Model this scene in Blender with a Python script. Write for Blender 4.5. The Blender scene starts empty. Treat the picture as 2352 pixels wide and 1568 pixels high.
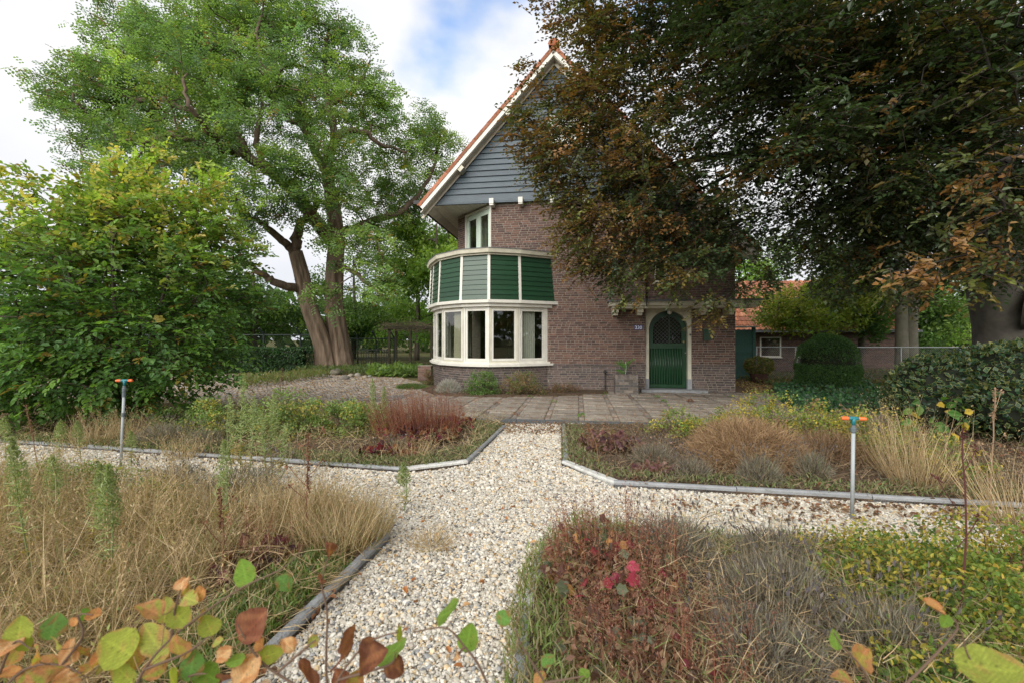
import bpy, math, random
import numpy as np
from mathutils import Matrix, Vector

# ------------------------------------------------------------------ camera, sky, sun, exposure
S = bpy.context.scene
CH = 1.42                      # camera height
F = 1045.0                     # focal length in 2352-wide pixels
HX, HY = 1176.0, 778.0
cam_d = bpy.data.cameras.new('camera'); cam = bpy.data.objects.new('camera', cam_d)
S.collection.objects.link(cam); S.camera = cam
cam.location = (0, 0, CH); cam.rotation_euler = (math.radians(90), 0, 0)
cam_d.sensor_width = 36; cam_d.lens = 36 * F / 2352; cam_d.shift_y = -6 / 2352
cam_d.clip_start = .05; cam_d.clip_end = 2000
cam_d.dof.use_dof = True; cam_d.dof.focus_distance = 8.5; cam_d.dof.aperture_fstop = 4.0

SUN_EL, SUN_AZ = math.radians(34), math.radians(-153)   # azimuth from +Y, clockwise; the sun is behind the camera to the left
W = bpy.data.worlds.new('World'); S.world = W; W.use_nodes = True
nt = W.node_tree; nt.nodes.clear(); N = nt.nodes; LK = nt.links
out = N.new('ShaderNodeOutputWorld'); bg = N.new('ShaderNodeBackground'); LK.new(bg.outputs[0], out.inputs[0])
sky = N.new('ShaderNodeTexSky'); sky.sky_type = 'NISHITA'; sky.sun_disc = False
sky.sun_elevation = SUN_EL; sky.sun_rotation = SUN_AZ; sky.altitude = 0; sky.air_density = 1.0; sky.dust_density = .6
bg.inputs['Strength'].default_value = .12
tc = N.new('ShaderNodeTexCoord')
mp = N.new('ShaderNodeMapping'); mp.inputs['Scale'].default_value = (1, 1, 1.6); LK.new(tc.outputs['Generated'], mp.inputs[0])
n1 = N.new('ShaderNodeTexNoise'); n1.inputs['Scale'].default_value = 3.2; n1.inputs['Detail'].default_value = 5; n1.inputs['Roughness'].default_value = .45
LK.new(mp.outputs[0], n1.inputs['Vector'])
# one gap in the cloud cover, where the blue shows
dst = N.new('ShaderNodeVectorMath'); dst.operation = 'DISTANCE'
_g = Vector((.015, 1, .76)).normalized(); dst.inputs[1].default_value = _g; LK.new(tc.outputs['Generated'], dst.inputs[0])
mr = N.new('ShaderNodeMapRange'); mr.inputs['From Min'].default_value = .03; mr.inputs['From Max'].default_value = .30
mr.inputs['To Min'].default_value = .36; mr.inputs['To Max'].default_value = 0; LK.new(dst.outputs['Value'], mr.inputs['Value'])
ad = N.new('ShaderNodeMath'); ad.operation = 'ADD'; LK.new(n1.outputs['Fac'], ad.inputs[0]); LK.new(mr.outputs[0], ad.inputs[1])
mr2 = N.new('ShaderNodeMapRange'); mr2.inputs['From Min'].default_value = .60; mr2.inputs['From Max'].default_value = .80; mr2.interpolation_type = 'SMOOTHSTEP'
LK.new(ad.outputs[0], mr2.inputs['Value'])
n2 = N.new('ShaderNodeTexNoise'); n2.inputs['Scale'].default_value = 1.9; n2.inputs['Detail'].default_value = 4
LK.new(mp.outputs[0], n2.inputs['Vector'])
cr = N.new('ShaderNodeValToRGB'); LK.new(n2.outputs['Fac'], cr.inputs[0])
K = 1 / .12
cr.color_ramp.elements[0].position = .32; cr.color_ramp.elements[0].color = (.43 * K, .455 * K, .51 * K, 1)
cr.color_ramp.elements[1].position = .62; cr.color_ramp.elements[1].color = (.63 * K, .63 * K, .64 * K, 1)
mx = N.new('ShaderNodeMix'); mx.data_type = 'RGBA'
LK.new(mr2.outputs[0], mx.inputs['Factor']); LK.new(cr.outputs[0], mx.inputs['A'])
sm = N.new('ShaderNodeMix'); sm.data_type = 'RGBA'; sm.blend_type = 'MULTIPLY'; sm.inputs['Factor'].default_value = 1
LK.new(sky.outputs[0], sm.inputs['A']); sm.inputs['B'].default_value = (1.5, 1.6, 1.7, 1)
LK.new(sm.outputs['Result'], mx.inputs['B']); LK.new(mx.outputs['Result'], bg.inputs['Color'])

sun_d = bpy.data.lights.new('sun', 'SUN'); sun = bpy.data.objects.new('sun', sun_d); S.collection.objects.link(sun)
sun_d.energy = 2.7; sun_d.angle = math.radians(62); sun_d.color = (1, .96, .90)
sun.location = (-6, -8, 12)
_sd = Vector((math.sin(SUN_AZ) * math.cos(SUN_EL), math.cos(SUN_AZ) * math.cos(SUN_EL), math.sin(SUN_EL)))
sun.rotation_euler = _sd.to_track_quat('Z', 'Y').to_euler()

S.view_settings.view_transform = 'Standard'; S.view_settings.look = 'None'
S.view_settings.gamma = 1; S.view_settings.use_curve_mapping = False
S.view_settings.exposure = .76
S.render.engine = 'CYCLES'
S.cycles.max_bounces = 6; S.cycles.diffuse_bounces = 3; S.cycles.glossy_bounces = 2
S.cycles.transmission_bounces = 3; S.cycles.transparent_max_bounces = 6
S.cycles.caustics_reflective = False; S.cycles.caustics_refractive = False
S.cycles.use_denoising = True
S.cycles.use_adaptive_sampling = True; S.cycles.adaptive_threshold = .01

# ------------------------------------------------------------------ helpers
rng = np.random.default_rng(7); random.seed(7)
COL = S.collection
def A3(v): return np.asarray(v, float)
def nrm(v):
    v = np.asarray(v, float); return v / np.maximum(np.linalg.norm(v, axis=-1, keepdims=True), 1e-9)
def at(x, y, Y):               # a point at depth Y seen in direction (x, y)
    return A3([(x - HX) / F * Y, Y, CH + (HY - y) / F * Y])
def gnd(x, y, z=0.0):          # the ground point seen in direction (x, y)
    Y = F * (CH - z) / (y - HY); return A3([(x - HX) / F * Y, Y, z])

class Geo:
    def __init__(s): s.v = []; s.l = []; s.n = []; s.c = []; s.k = 0
    def add(s, V, faces, col=(.5, .5, .5)):
        V = np.asarray(V, float).reshape(-1, 3); s.v.append(V)
        for f in faces: s.l.append(np.asarray(f) + s.k); s.n.append(len(f))
        c = np.asarray(col, float)
        if c.ndim == 1: c = np.broadcast_to(c, (len(V), 3))
        s.c.append(c); s.k += len(V); return s
    def many(s, V, tmpl, cols):        # V (n,m,3), tmpl faces of template, cols (n,3) or (n,m,3)
        n, m = V.shape[:2]
        if n == 0: return s
        s.v.append(V.reshape(-1, 3))
        cols = np.asarray(cols, float)
        if cols.ndim == 1: cols = np.broadcast_to(cols, (n, 3))
        if cols.ndim == 2: cols = np.repeat(cols[:, None], m, 1)
        s.c.append(cols.reshape(-1, 3))
        off = s.k + np.arange(n) * m
        for sz in (3, 4):
            fs = [f for f in tmpl if len(f) == sz]
            if fs:
                L = (off[:, None, None] + np.asarray(fs)[None]).reshape(-1)
                s.l.append(L); s.n.append(np.full(n * len(fs), sz))
        s.k += n * m; return s
    def box(s, x0, x1, y0, y1, z0, z1, col=(.5, .5, .5)):
        V = [(x0, y0, z0), (x1, y0, z0), (x1, y1, z0), (x0, y1, z0), (x0, y0, z1), (x1, y0, z1), (x1, y1, z1), (x0, y1, z1)]
        return s.add(V, BOXF, col)
    def obox(s, p, ax, ay, az, col=(.5, .5, .5)):      # oriented box from corner p with three edge vectors
        p, ax, ay, az = map(A3, (p, ax, ay, az))
        if np.dot(np.cross(ax, ay), az) < 0: p = p + ax; ax = -ax
        V = [p, p + ax, p + ax + ay, p + ay, p + az, p + ax + az, p + ax + ay + az, p + ay + az]
        return s.add(V, BOXF, col)
    def prism(s, poly, z0, z1, col=(.5, .5, .5)):       # vertical prism of a ccw polygon
        poly = [tuple(q) for q in poly]; n = len(poly)
        V = [(x, y, z0) for x, y in poly] + [(x, y, z1) for x, y in poly]
        fs = [list(range(n))[::-1], list(range(n, 2 * n))] + [(i, (i + 1) % n, (i + 1) % n + n, i + n) for i in range(n)]
        return s.add(V, fs, col)
    def tube(s, P, R, col=(.5, .5, .5), sides=6, cap=True, disp=None):
        P = A3(P); n = len(P); R = np.broadcast_to(np.asarray(R, float), (n,))
        T = np.gradient(P, axis=0) if n > 1 else A3([[0, 0, 1]]); T = nrm(T)
        ref = A3([0, 0, 1]) if abs(T[0][2]) < .9 else A3([1, 0, 0])
        U = nrm(np.cross(T, ref)); Wv = np.cross(T, U)
        if n > 2:
            U[0] = nrm(np.cross(T[0], ref))
            for i in range(1, n):
                u = U[i - 1] - T[i] * np.dot(U[i - 1], T[i]); U[i] = u / max(np.linalg.norm(u), 1e-9)
            Wv = np.cross(T, U)
        a = np.arange(sides) * 2 * math.pi / sides
        r = R[:, None] * np.ones(sides)
        if disp is not None: r = r * disp(n, sides)
        V = P[:, None] + r[..., None] * (np.cos(a)[None, :, None] * U[:, None] + np.sin(a)[None, :, None] * Wv[:, None])
        k = s.k; s.v.append(V.reshape(-1, 3)); c = np.asarray(col, float)
        s.c.append(np.broadcast_to(c, (n * sides, 3)) if c.ndim == 1 else np.repeat(c, sides, 0))
        i = np.arange(n - 1)[:, None]; j = np.arange(sides)[None]; j2 = (j + 1) % sides
        Q = np.stack([i * sides + j, i * sides + j2, (i + 1) * sides + j2, (i + 1) * sides + j], -1).reshape(-1, 4) + k
        s.l.append(Q.reshape(-1)[::1]); s.n.append(np.full(len(Q), 4)); s.k += n * sides
        if cap and sides > 3:
            s.l.append(np.arange(sides)[::-1] + k); s.n.append(sides)
            s.l.append(np.arange(sides) + k + (n - 1) * sides); s.n.append(sides)
        return s
    def lathe(s, prof, c=(0, 0, 0), sides=12, col=(.5, .5, .5)):
        prof = A3(prof); P = np.stack([np.zeros(len(prof)), np.zeros(len(prof)), prof[:, 1]], 1) + A3(c)
        a = np.arange(sides) * 2 * math.pi / sides
        V = P[:, None] + prof[:, 0][:, None, None] * np.stack([np.cos(a), np.sin(a), 0 * a], -1)[None]
        n = len(prof); fs = []
        for i in range(n - 1):
            for j in range(sides):
                fs.append((i * sides + j, i * sides + (j + 1) % sides, (i + 1) * sides + (j + 1) % sides, (i + 1) * sides + j))
        fs.append(tuple(range(sides))[::-1]); fs.append(tuple(range((n - 1) * sides, n * sides)))
        return s.add(V.reshape(-1, 3), fs, col)
    def mesh(s, name, m, smooth=False):
        me = bpy.data.meshes.new(name)
        if s.k == 0: return me
        V = np.concatenate(s.v); L = np.concatenate([np.atleast_1d(x).ravel() for x in s.l]).astype(np.int32)
        n = np.concatenate([np.atleast_1d(x).ravel() for x in s.n]).astype(np.int32)
        me.vertices.add(len(V)); me.vertices.foreach_set('co', V.astype(np.float32).ravel())
        me.loops.add(len(L)); me.loops.foreach_set('vertex_index', L)
        me.polygons.add(len(n)); st = np.zeros(len(n), np.int32); st[1:] = np.cumsum(n)[:-1]
        me.polygons.foreach_set('loop_start', st)
        me.polygons.foreach_set('use_smooth', np.full(len(n), bool(smooth)))
        C = np.concatenate(s.c); C4 = np.ones((len(C), 4), np.float32); C4[:, :3] = C
        at_ = me.color_attributes.new('Col', 'FLOAT_COLOR', 'POINT'); at_.data.foreach_set('color', C4.ravel())
        me.materials.append(m); me.update(calc_edges=True)
        return me
BOXF = [(3, 2, 1, 0), (4, 5, 6, 7), (0, 1, 5, 4), (1, 2, 6, 5), (2, 3, 7, 6), (3, 0, 4, 7)]

def link(name, me, parent=None, loc=None, rz=None):
    o = bpy.data.objects.new(name, me); COL.objects.link(o)
    if parent is not None: o.parent = parent
    if loc is not None: o.location = [float(q) for q in loc]
    if rz is not None: o.rotation_euler = (0, 0, rz)
    return o
def obj(name, geo, m, parent=None, smooth=False, **kw): return link(name, geo.mesh(name, m, smooth), parent, **kw)
def tag(o, label=None, cat=None, group=None, kind=None):
    if label: o['label'] = label
    if cat: o['category'] = cat
    if group: o['group'] = group
    if kind: o['kind'] = kind
    return o
def thing(name, label, cat, loc=(0, 0, 0), rz=0, group=None):
    o = bpy.data.objects.new(name, None); COL.objects.link(o); o.location = [float(q) for q in loc]; o.rotation_euler = (0, 0, rz)
    o.empty_display_size = .1
    return tag(o, label, cat, group)
def structure(name, geo, m, **kw): return tag(obj(name, geo, m, **kw), kind='structure')

# ------------------------------------------------------------------ materials
def mat(name, rough=.7, spec=.3, base=None, noise=0, nscale=20, bump=0, bscale=60, trans=0, metal=0, attr=True, rand=0, coat=0, det=4, stretch=None, dirt=None):
    m = bpy.data.materials.new(name); m.use_nodes = True; t = m.node_tree; n = t.nodes; l = t.links; n.clear()
    o = n.new('ShaderNodeOutputMaterial'); p = n.new('ShaderNodeBsdfPrincipled')
    p.inputs['Roughness'].default_value = rough; p.inputs['Specular IOR Level'].default_value = spec; p.inputs['Metallic'].default_value = metal
    if coat: p.inputs['Coat Weight'].default_value = coat; p.inputs['Coat Roughness'].default_value = .12
    if attr and base is None:
        c = n.new('ShaderNodeAttribute'); c.attribute_name = 'Col'; cs = c.outputs['Color']
    else:
        c = n.new('ShaderNodeRGB'); c.outputs[0].default_value = (*(base or (.5, .5, .5)), 1); cs = c.outputs[0]
    tc = n.new('ShaderNodeTexCoord'); vec = tc.outputs['Object']
    if stretch:
        mpn = n.new('ShaderNodeMapping'); mpn.inputs['Scale'].default_value = stretch; l.new(vec, mpn.inputs[0]); vec = mpn.outputs[0]
    if noise:
        nz = n.new('ShaderNodeTexNoise'); nz.inputs['Scale'].default_value = nscale; nz.inputs['Detail'].default_value = det; l.new(vec, nz.inputs['Vector'])
        r = n.new('ShaderNodeMapRange'); r.inputs['From Min'].default_value = .3; r.inputs['From Max'].default_value = .7
        r.inputs['To Min'].default_value = 1 - noise; r.inputs['To Max'].default_value = 1 + noise; l.new(nz.outputs['Fac'], r.inputs['Value'])
        mu = n.new('ShaderNodeVectorMath'); mu.operation = 'SCALE'; l.new(cs, mu.inputs[0]); l.new(r.outputs[0], mu.inputs['Scale']); cs = mu.outputs[0]
    if dirt:                     # (colour, scale, threshold)
        nz = n.new('ShaderNodeTexNoise'); nz.inputs['Scale'].default_value = dirt[1]; nz.inputs['Detail'].default_value = 6; nz.inputs['Roughness'].default_value = .65
        l.new(tc.outputs['Object'], nz.inputs['Vector'])
        r = n.new('ShaderNodeMapRange'); r.inputs['From Min'].default_value = dirt[2]; r.inputs['From Max'].default_value = dirt[2] + .16
        r.inputs['To Max'].default_value = dirt[3] if len(dirt) > 3 else .8; l.new(nz.outputs['Fac'], r.inputs['Value'])
        mi = n.new('ShaderNodeMix'); mi.data_type = 'RGBA'; l.new(r.outputs[0], mi.inputs['Factor']); l.new(cs, mi.inputs['A']); mi.inputs['B'].default_value = (*dirt[0], 1); cs = mi.outputs['Result']
    if rand:
        oi = n.new('ShaderNodeObjectInfo'); r = n.new('ShaderNodeMapRange'); r.inputs['To Min'].default_value = 1 - rand; r.inputs['To Max'].default_value = 1 + rand
        l.new(oi.outputs['Random'], r.inputs['Value']); mu = n.new('ShaderNodeVectorMath'); mu.operation = 'SCALE'; l.new(cs, mu.inputs[0]); l.new(r.outputs[0], mu.inputs['Scale']); cs = mu.outputs[0]
    l.new(cs, p.inputs['Base Color'])
    if bump:
        nb = n.new('ShaderNodeTexNoise'); nb.inputs['Scale'].default_value = bscale; nb.inputs['Detail'].default_value = 5; l.new(vec, nb.inputs['Vector'])
        b = n.new('ShaderNodeBump'); b.inputs['Strength'].default_value = bump; b.inputs['Distance'].default_value = .02; l.new(nb.outputs['Fac'], b.inputs['Height']); l.new(b.outputs[0], p.inputs['Normal'])
    if trans:
        tr = n.new('ShaderNodeBsdfTranslucent'); ms = n.new('ShaderNodeMixShader'); ms.inputs[0].default_value = trans
        g = n.new('ShaderNodeMix'); g.data_type = 'RGBA'; g.blend_type = 'MULTIPLY'; g.inputs['Factor'].default_value = 1; l.new(cs, g.inputs['A']); g.inputs['B'].default_value = (1.5, 1.6, .7, 1)
        l.new(g.outputs['Result'], tr.inputs['Color']); l.new(p.outputs[0], ms.inputs[1]); l.new(tr.outputs[0], ms.inputs[2]); l.new(ms.outputs[0], o.inputs[0])
    else: l.new(p.outputs[0], o.inputs[0])
    return m
M = dict(
    leaf=mat('leaf', .5, .35, trans=.44), glossy_leaf=mat('glossy_leaf', .38, .38, trans=.30), dull_leaf=mat('dull_leaf', .75, .2, trans=.3),
    dry=mat('dry_stems', .8, .15, trans=.22), bark=mat('bark', .9, .15, noise=.45, nscale=7, bump=1, bscale=14, stretch=(1, 1, .16), dirt=((.09, .10, .06), 1.6, .55, .5)),
    smooth_bark=mat('smooth_bark', .85, .15, noise=.3, nscale=5, bump=.4, bscale=18, dirt=((.10, .12, .07), 2.5, .52, .6)),
    twig=mat('twig', .8, .2), brick=mat('brick', .85, .2, noise=.22, nscale=22, bump=.5, bscale=70, rand=.12),
    brickj=mat('brickwork', .85, .2, noise=.22, nscale=22, bump=.5, bscale=70),
    mortar=mat('mortar', .95, .1, base=(.27, .235, .195), noise=.25, nscale=14),
    white=mat('white_paint', .45, .4, base=(.70, .68, .61), noise=.07, nscale=5, dirt=((.38, .35, .28), 9, .60, .35)),
    cream=mat('cream_paint', .5, .35, base=(.58, .55, .44), noise=.12, nscale=5, dirt=((.32, .29, .22), 6, .56, .5)),
    soffit=mat('soffit_boards', .6, .3, base=(.66, .60, .50), noise=.12, nscale=6, rand=.06),
    slate=mat('blue_grey_boards', .45, .45, base=(.048, .072, .090), noise=.26, nscale=4, bump=.15, bscale=60, stretch=(1, 4, 12), rand=.12),
    green=mat('green_paint', .34, .62, base=(.013, .050, .022), noise=.16, nscale=6, bump=.08, bscale=30, stretch=(1, 1, 5), rand=.10),
    door=mat('door_paint', .32, .5, base=(.006, .044, .014), noise=.25, nscale=9),
    tile=mat('roof_tile', .85, .15, noise=.3, nscale=6, rand=.22, dirt=((.15, .10, .075), 5, .50, .6)),
    lead=mat('lead', .5, .4, base=(.12, .13, .14), noise=.2, nscale=9), dark=mat('dark_metal', .5, .4, base=(.018, .028, .024)),
    iron=mat('black_iron', .5, .4, base=(.015, .015, .017)), stone=mat('edging_concrete', .9, .2, base=(.29, .30, .31), noise=.14, nscale=12, bump=.5, bscale=90, rand=.10, dirt=((.17, .16, .13), 5, .56, .5)),
    light_stone=mat('pale_concrete', .9, .2, base=(.56, .56, .53), noise=.14, nscale=14, bump=.7, bscale=60, rand=.06, dirt=((.3, .29, .25), 6, .58, .5)),
    gravel=mat('gravel_stones', .75, .25, noise=.12, nscale=60), rock=mat('rock', .9, .2, noise=.3, nscale=6, bump=.8, bscale=14),
    slab=mat('paving_slab', .92, .15, base=(.30, .265, .22), noise=.35, nscale=60, bump=.8, bscale=110, rand=.18, det=6, dirt=((.17, .125, .09), 2.6, .48, .7)),
    cobble=mat('cobbles', .85, .2, noise=.2, nscale=40), soil=mat('soil', 1, .05, base=(.10, .072, .05), noise=.5, nscale=14, bump=1, bscale=40, det=8),
    pipe=mat('grey_pipe', .45, .4, base=(.33, .36, .37), noise=.06, nscale=12), pvc_dark=mat('dark_grey_plastic', .5, .4, base=(.12, .145, .16)),
    orange=mat('orange_plastic', .4, .4, base=(.82, .16, .04)), teal=mat('teal_plastic', .4, .4, base=(.018, .17, .20)),
    curtain=mat('curtain', .9, .1, base=(.72, .71, .66), trans=.0, noise=.06, nscale=8), room=mat('room_wall', .9, .1, base=(.36, .32, .26), noise=.2, nscale=2),
    steel=mat('galvanised', .45, .4, base=(.42, .44, .44), metal=.4), blue=mat('enamel_blue', .25, .5, base=(.015, .05, .30)),
    number=mat('enamel_white', .3, .5, base=(.85, .85, .85)), brass=mat('brass', .35, .5, base=(.45, .35, .18), metal=.8),
    globe=mat('opal_glass', .2, .5, base=(.72, .72, .68)), rust=mat('rusty_pot', .8, .2, base=(.085, .045, .035), noise=.3, nscale=9),
    big_leaf=mat('big_leaf', .5, .4, trans=.35, bump=.5, bscale=160, noise=.16, nscale=30),
)
def glass_mat():
    m = bpy.data.materials.new('window_glass'); m.use_nodes = True; t = m.node_tree; n = t.nodes; l = t.links; n.clear()
    o = n.new('ShaderNodeOutputMaterial'); tr = n.new('ShaderNodeBsdfTransparent'); tr.inputs[0].default_value = (.86, .88, .86, 1)
    g = n.new('ShaderNodeBsdfGlossy'); g.inputs['Roughness'].default_value = .02; lw = n.new('ShaderNodeLayerWeight'); lw.inputs['Blend'].default_value = .5
    pw = n.new('ShaderNodeMath'); pw.operation = 'POWER'; l.new(lw.outputs['Facing'], pw.inputs[0]); pw.inputs[1].default_value = 5
    fr = n.new('ShaderNodeMapRange'); l.new(pw.outputs[0], fr.inputs['Value']); fr.inputs['To Min'].default_value = .09; fr.inputs['To Max'].default_value = 1
    ms = n.new('ShaderNodeMixShader'); l.new(fr.outputs[0], ms.inputs[0]); l.new(tr.outputs[0], ms.inputs[1]); l.new(g.outputs[0], ms.inputs[2]); l.new(ms.outputs[0], o.inputs[0])
    return m
M['glass'] = glass_mat()

# ------------------------------------------------------------------ leaf templates and scatterers
T_FOLD = (A3([(0, 0, 0), (.32, .5, .10), (.75, .34, .06), (1, 0, -.10), (.75, -.34, .06), (.32, -.5, .10)]), [(0, 3, 2, 1), (0, 5, 4, 3)])
T_DIA = (A3([(0, 0, 0), (.45, .5, .06), (1, 0, -.06), (.45, -.5, .06)]), [(0, 3, 2, 1)])
def _frond(np_=5):
    V = []; Fs = []
    for i in range(np_):
        x = .12 + .8 * i / (np_ - 1); z = -.25 * x * x; w = .5 * (1 - .35 * abs(x - .5))
        for sgn in (1, -1):
            k = len(V); V += [(x - .01, 0, z), (x - .09, sgn * w * .62, z + .02), (x + .06, sgn * w, z - .05), (x + .15, sgn * w * .38, z + .01)]
            Fs.append((k, k + 1, k + 2, k + 3) if sgn < 0 else (k, k + 3, k + 2, k + 1))
    return A3(V), Fs
T_FROND = _frond(3)
T_BLADE = (A3([(0, -.5, 0), (0, .5, 0), (.4, .4, .10), (.4, -.4, .10), (.75, .26, .02), (.75, -.26, .02), (1, 0, -.16)]), [(0, 1, 2, 3), (3, 2, 4, 5), (5, 4, 6)])
def frames(A, Nn):
    A = nrm(A); C = nrm(Nn - (Nn * A).sum(-1, keepdims=True) * A); return A, np.cross(C, A), C
def put(geo, tmpl, P, A, Nn, L, Wd, col, Z=None):
    A, B, C = frames(A, Nn); V = tmpl[0]; L = np.broadcast_to(L, (len(P),)); Wd = np.broadcast_to(Wd, (len(P),)); Z = L if Z is None else np.broadcast_to(Z, (len(P),))
    X = P[:, None] + V[None, :, 0, None] * (A * L[:, None])[:, None] + V[None, :, 1, None] * (B * Wd[:, None])[:, None] + V[None, :, 2, None] * (C * Z[:, None])[:, None]
    return geo.many(X, tmpl[1], col)
def pick(pal, n, w=None, var=.18):
    pal = A3(pal); i = rng.choice(len(pal), n, p=None if w is None else np.array(w) / np.sum(w)); return pal[i] * (1 + var * rng.standard_normal((n, 1)).clip(-2, 2))
def unit(n): return nrm(rng.standard_normal((n, 3)))

def sprays(geo, tw, B, D, ln, nl, L, Wd, col, tmpl=T_FOLD, droop=.35, spread=1.0, twig_col=(.06, .04, .03), flat=.5, rad=.0035):
    """flat leafy sprays: leaves alternate along a thin twig. col (n,3)"""
    n = len(B); D = nrm(D); up = A3([0, 0, 1.0])
    side = nrm(np.cross(D, np.broadcast_to(up, D.shape)) + .35 * rng.standard_normal((n, 3)))
    Nn = nrm(np.cross(side, D) * 1.0); Nn = np.where(Nn[:, 2:3] < 0, -Nn, Nn)
    ln = np.broadcast_to(ln, (n,))
    for k in range(nl):
        s = (k + .6) / nl; sg = 1 if k % 2 else -1
        P = B + D * (ln * s)[:, None] - up * (ln * s * s * .25)[:, None]
        a = D * .75 + side * sg * spread * (1 if k < nl - 1 else .1) - up * droop * rng.random((n, 1)) + .18 * rng.standard_normal((n, 3))
        nn = Nn + flat * rng.standard_normal((n, 3)) * .7
        sz = L * (1 - .25 * abs(s - .5)) * rng.uniform(.7, 1.15, n)
        put(geo, tmpl, P, a, nn, sz, sz * Wd, col * rng.uniform(.82, 1.18, (n, 1)))
    if tw is not None:
        E = B + D * ln[:, None] - up * (ln * .25)[:, None]
        s2 = nrm(np.cross(D, A3([.3, .5, .8]))); t2 = np.cross(D, s2)
        X = np.stack([B + s2 * rad * 1.6, B - s2 * rad * .8 + t2 * rad * 1.4, B - s2 * rad * .8 - t2 * rad * 1.4, E], 1)
        tw.many(X, [(0, 1, 3), (1, 2, 3), (2, 0, 3)], twig_col)

def curve(a, b, bend, n, jit=0.0):
    a, b = A3(a), A3(b); t = np.linspace(0, 1, n)[:, None]; P = a + (b - a) * t + A3(bend) * (4 * t * (1 - t))
    if jit: P[1:-1] += rng.standard_normal((n - 2, 3)) * jit
    return P
def smooth_line(P, k=4):       # Catmull-Rom
    P = A3(P)
    if len(P) < 3: return np.linspace(P[0], P[-1], k + 1)
    Q = np.vstack([2 * P[0] - P[1], P, 2 * P[-1] - P[-2]]); o = []
    for i in range(1, len(Q) - 2):
        p0, p1, p2, p3 = Q[i - 1:i + 3]
        for t in np.arange(k) / k:
            o.append(.5 * ((2 * p1) + (-p0 + p2) * t + (2 * p0 - 5 * p1 + 4 * p2 - p3) * t * t + (-p0 + 3 * p1 - 3 * p2 + p3) * t ** 3))
    o.append(P[-1]); return A3(o)

def furrow(seed, amp=.09, k=9, base=0.0):
    r = np.random.default_rng(seed); ph = r.random(k) * 6.28; fr = r.integers(4, 15, k); tw = r.uniform(-2, 2, k)
    def f(n, s):
        a = np.arange(s) * 2 * math.pi / s; z = np.linspace(0, 1, n)[:, None]
        v = sum(np.abs(np.sin(a[None] * fr[i] / 2 * 1.0 + ph[i] + tw[i] * z * 3)) for i in range(k)) / k
        e = 1 + amp * (v - .62) * 4
        if base: e = e * (1 + base * np.exp(-z * 9) * (1 + .35 * np.sin(a[None] * 3 + ph[0]) + .2 * np.sin(a[None] * 5 + ph[1])))
        return e
    return f

def grow(geo, limbs, targets, col, r0=.012, step=.4, expo=.45, jit=.05, cap=.16, rise=.12, sides=5):
    """limbs: list of (points, radii) already drawn; every target gets a branch from the nearest wood"""
    pos = [p for P, R in limbs for p in P]; par = [-1] * len(pos); lim = len(pos)
    POS = np.zeros((lim + len(targets) * 14, 3)); POS[:lim] = pos; n = lim
    d0 = np.min(np.linalg.norm(targets[:, None] - POS[None, :lim], axis=-1), axis=1) if len(targets) * lim < 4e6 else rng.random(len(targets))
    paths = []
    for ti in np.argsort(d0):
        T = targets[ti]; dd = np.linalg.norm(POS[:n] - T, axis=1) + .25 * np.maximum(POS[:n, 2] - T[2], 0); j = int(np.argmin(dd)); d = float(np.linalg.norm(POS[j] - T))
        if d < .05: continue
        m = min(max(2, int(d / step) + 1), 12)
        P = curve(POS[j], T, A3([rng.normal() * .08 * d, rng.normal() * .08 * d, rise * d * rng.random()]), m + 1, jit * min(1, d / 2))
        idx = [j]
        for q in P[1:]:
            POS[n] = q; par.append(idx[-1]); idx.append(n); n += 1
        paths.append(idx)
    cnt = np.zeros(n)
    for idx in paths: cnt[idx[-1]] += 1
    for i in range(n - 1, lim - 1, -1):
        cnt[par[i]] += cnt[i]
    for idx in paths:
        c = np.maximum(cnt[idx], 1); c[0] = c[1]; R = np.minimum(r0 * c ** expo, cap)
        geo.tube(POS[idx], R, col, sides if R[0] > .02 else 3, cap=False)
    return POS[:n]
def lobes_pts(lobes, dens, squash=.75, shell=.35):
    """lobes: (x, y, radius px, depth m) -> points in balls standing at their own depth"""
    o = []
    for x, y, r, Y in lobes:
        c = at(x, y, Y); R = r / F * Y; n = max(3, int(dens * R ** 2))
        u = unit(n) * (rng.random((n, 1)) ** shell); o.append(c + u * R * A3([1, 1, squash]))
    return np.concatenate(o)

# ------------------------------------------------------------------ ground
def inpoly(P, poly):
    P = A3(P); x, y = P[:, 0], P[:, 1]; c = np.zeros(len(P), bool); n = len(poly)
    for i in range(n):
        x0, y0 = poly[i][:2]; x1, y1 = poly[(i + 1) % n][:2]
        k = ((y0 > y) != (y1 > y)) & (x < (x1 - x0) * (y - y0) / (y1 - y0 + 1e-12) + x0); c ^= k
    return c
BED_A = [(-10, 6.88), (-1.10, 4.79), (-.49, 5.08), (-.10, 7.2), (-.14, 7.62), (-1.45, 8.35), (-2.9, 9.0), (-5.6, 9.5), (-10, 10.4)]
BED_B = [(.554, 5.08), (.97, 4.34), (4.2, 3.74), (9.5, 2.75), (9.5, 8.2), (6.3, 7.6), (3.2, 7.45), (.80, 7.45)]
BED_C = [(-1.9, -.6), (-1.06, 1.92), (-.855, 3.18), (-1.25, 3.65), (-10, 5.6), (-10, -.6)]
BED_D = [(-.15, -.6), (.033, 2.276), (.135, 2.876), (.5, 3.4), (.88, 3.335), (2.38, 3.08), (9.5, 1.9), (9.5, -.6)]
BEDS = [BED_A, BED_B, BED_C, BED_D]
def inbeds(P, shrink=0): 
    r = np.zeros(len(P), bool)
    for b in BEDS: r |= inpoly(P, b)
    return r
mg = mat('rough_ground', 1, .05, base=(.085, .085, .035), noise=.5, nscale=.6, bump=.6, bscale=9, det=10, dirt=((.13, .095, .055), .35, .5, .8))
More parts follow.
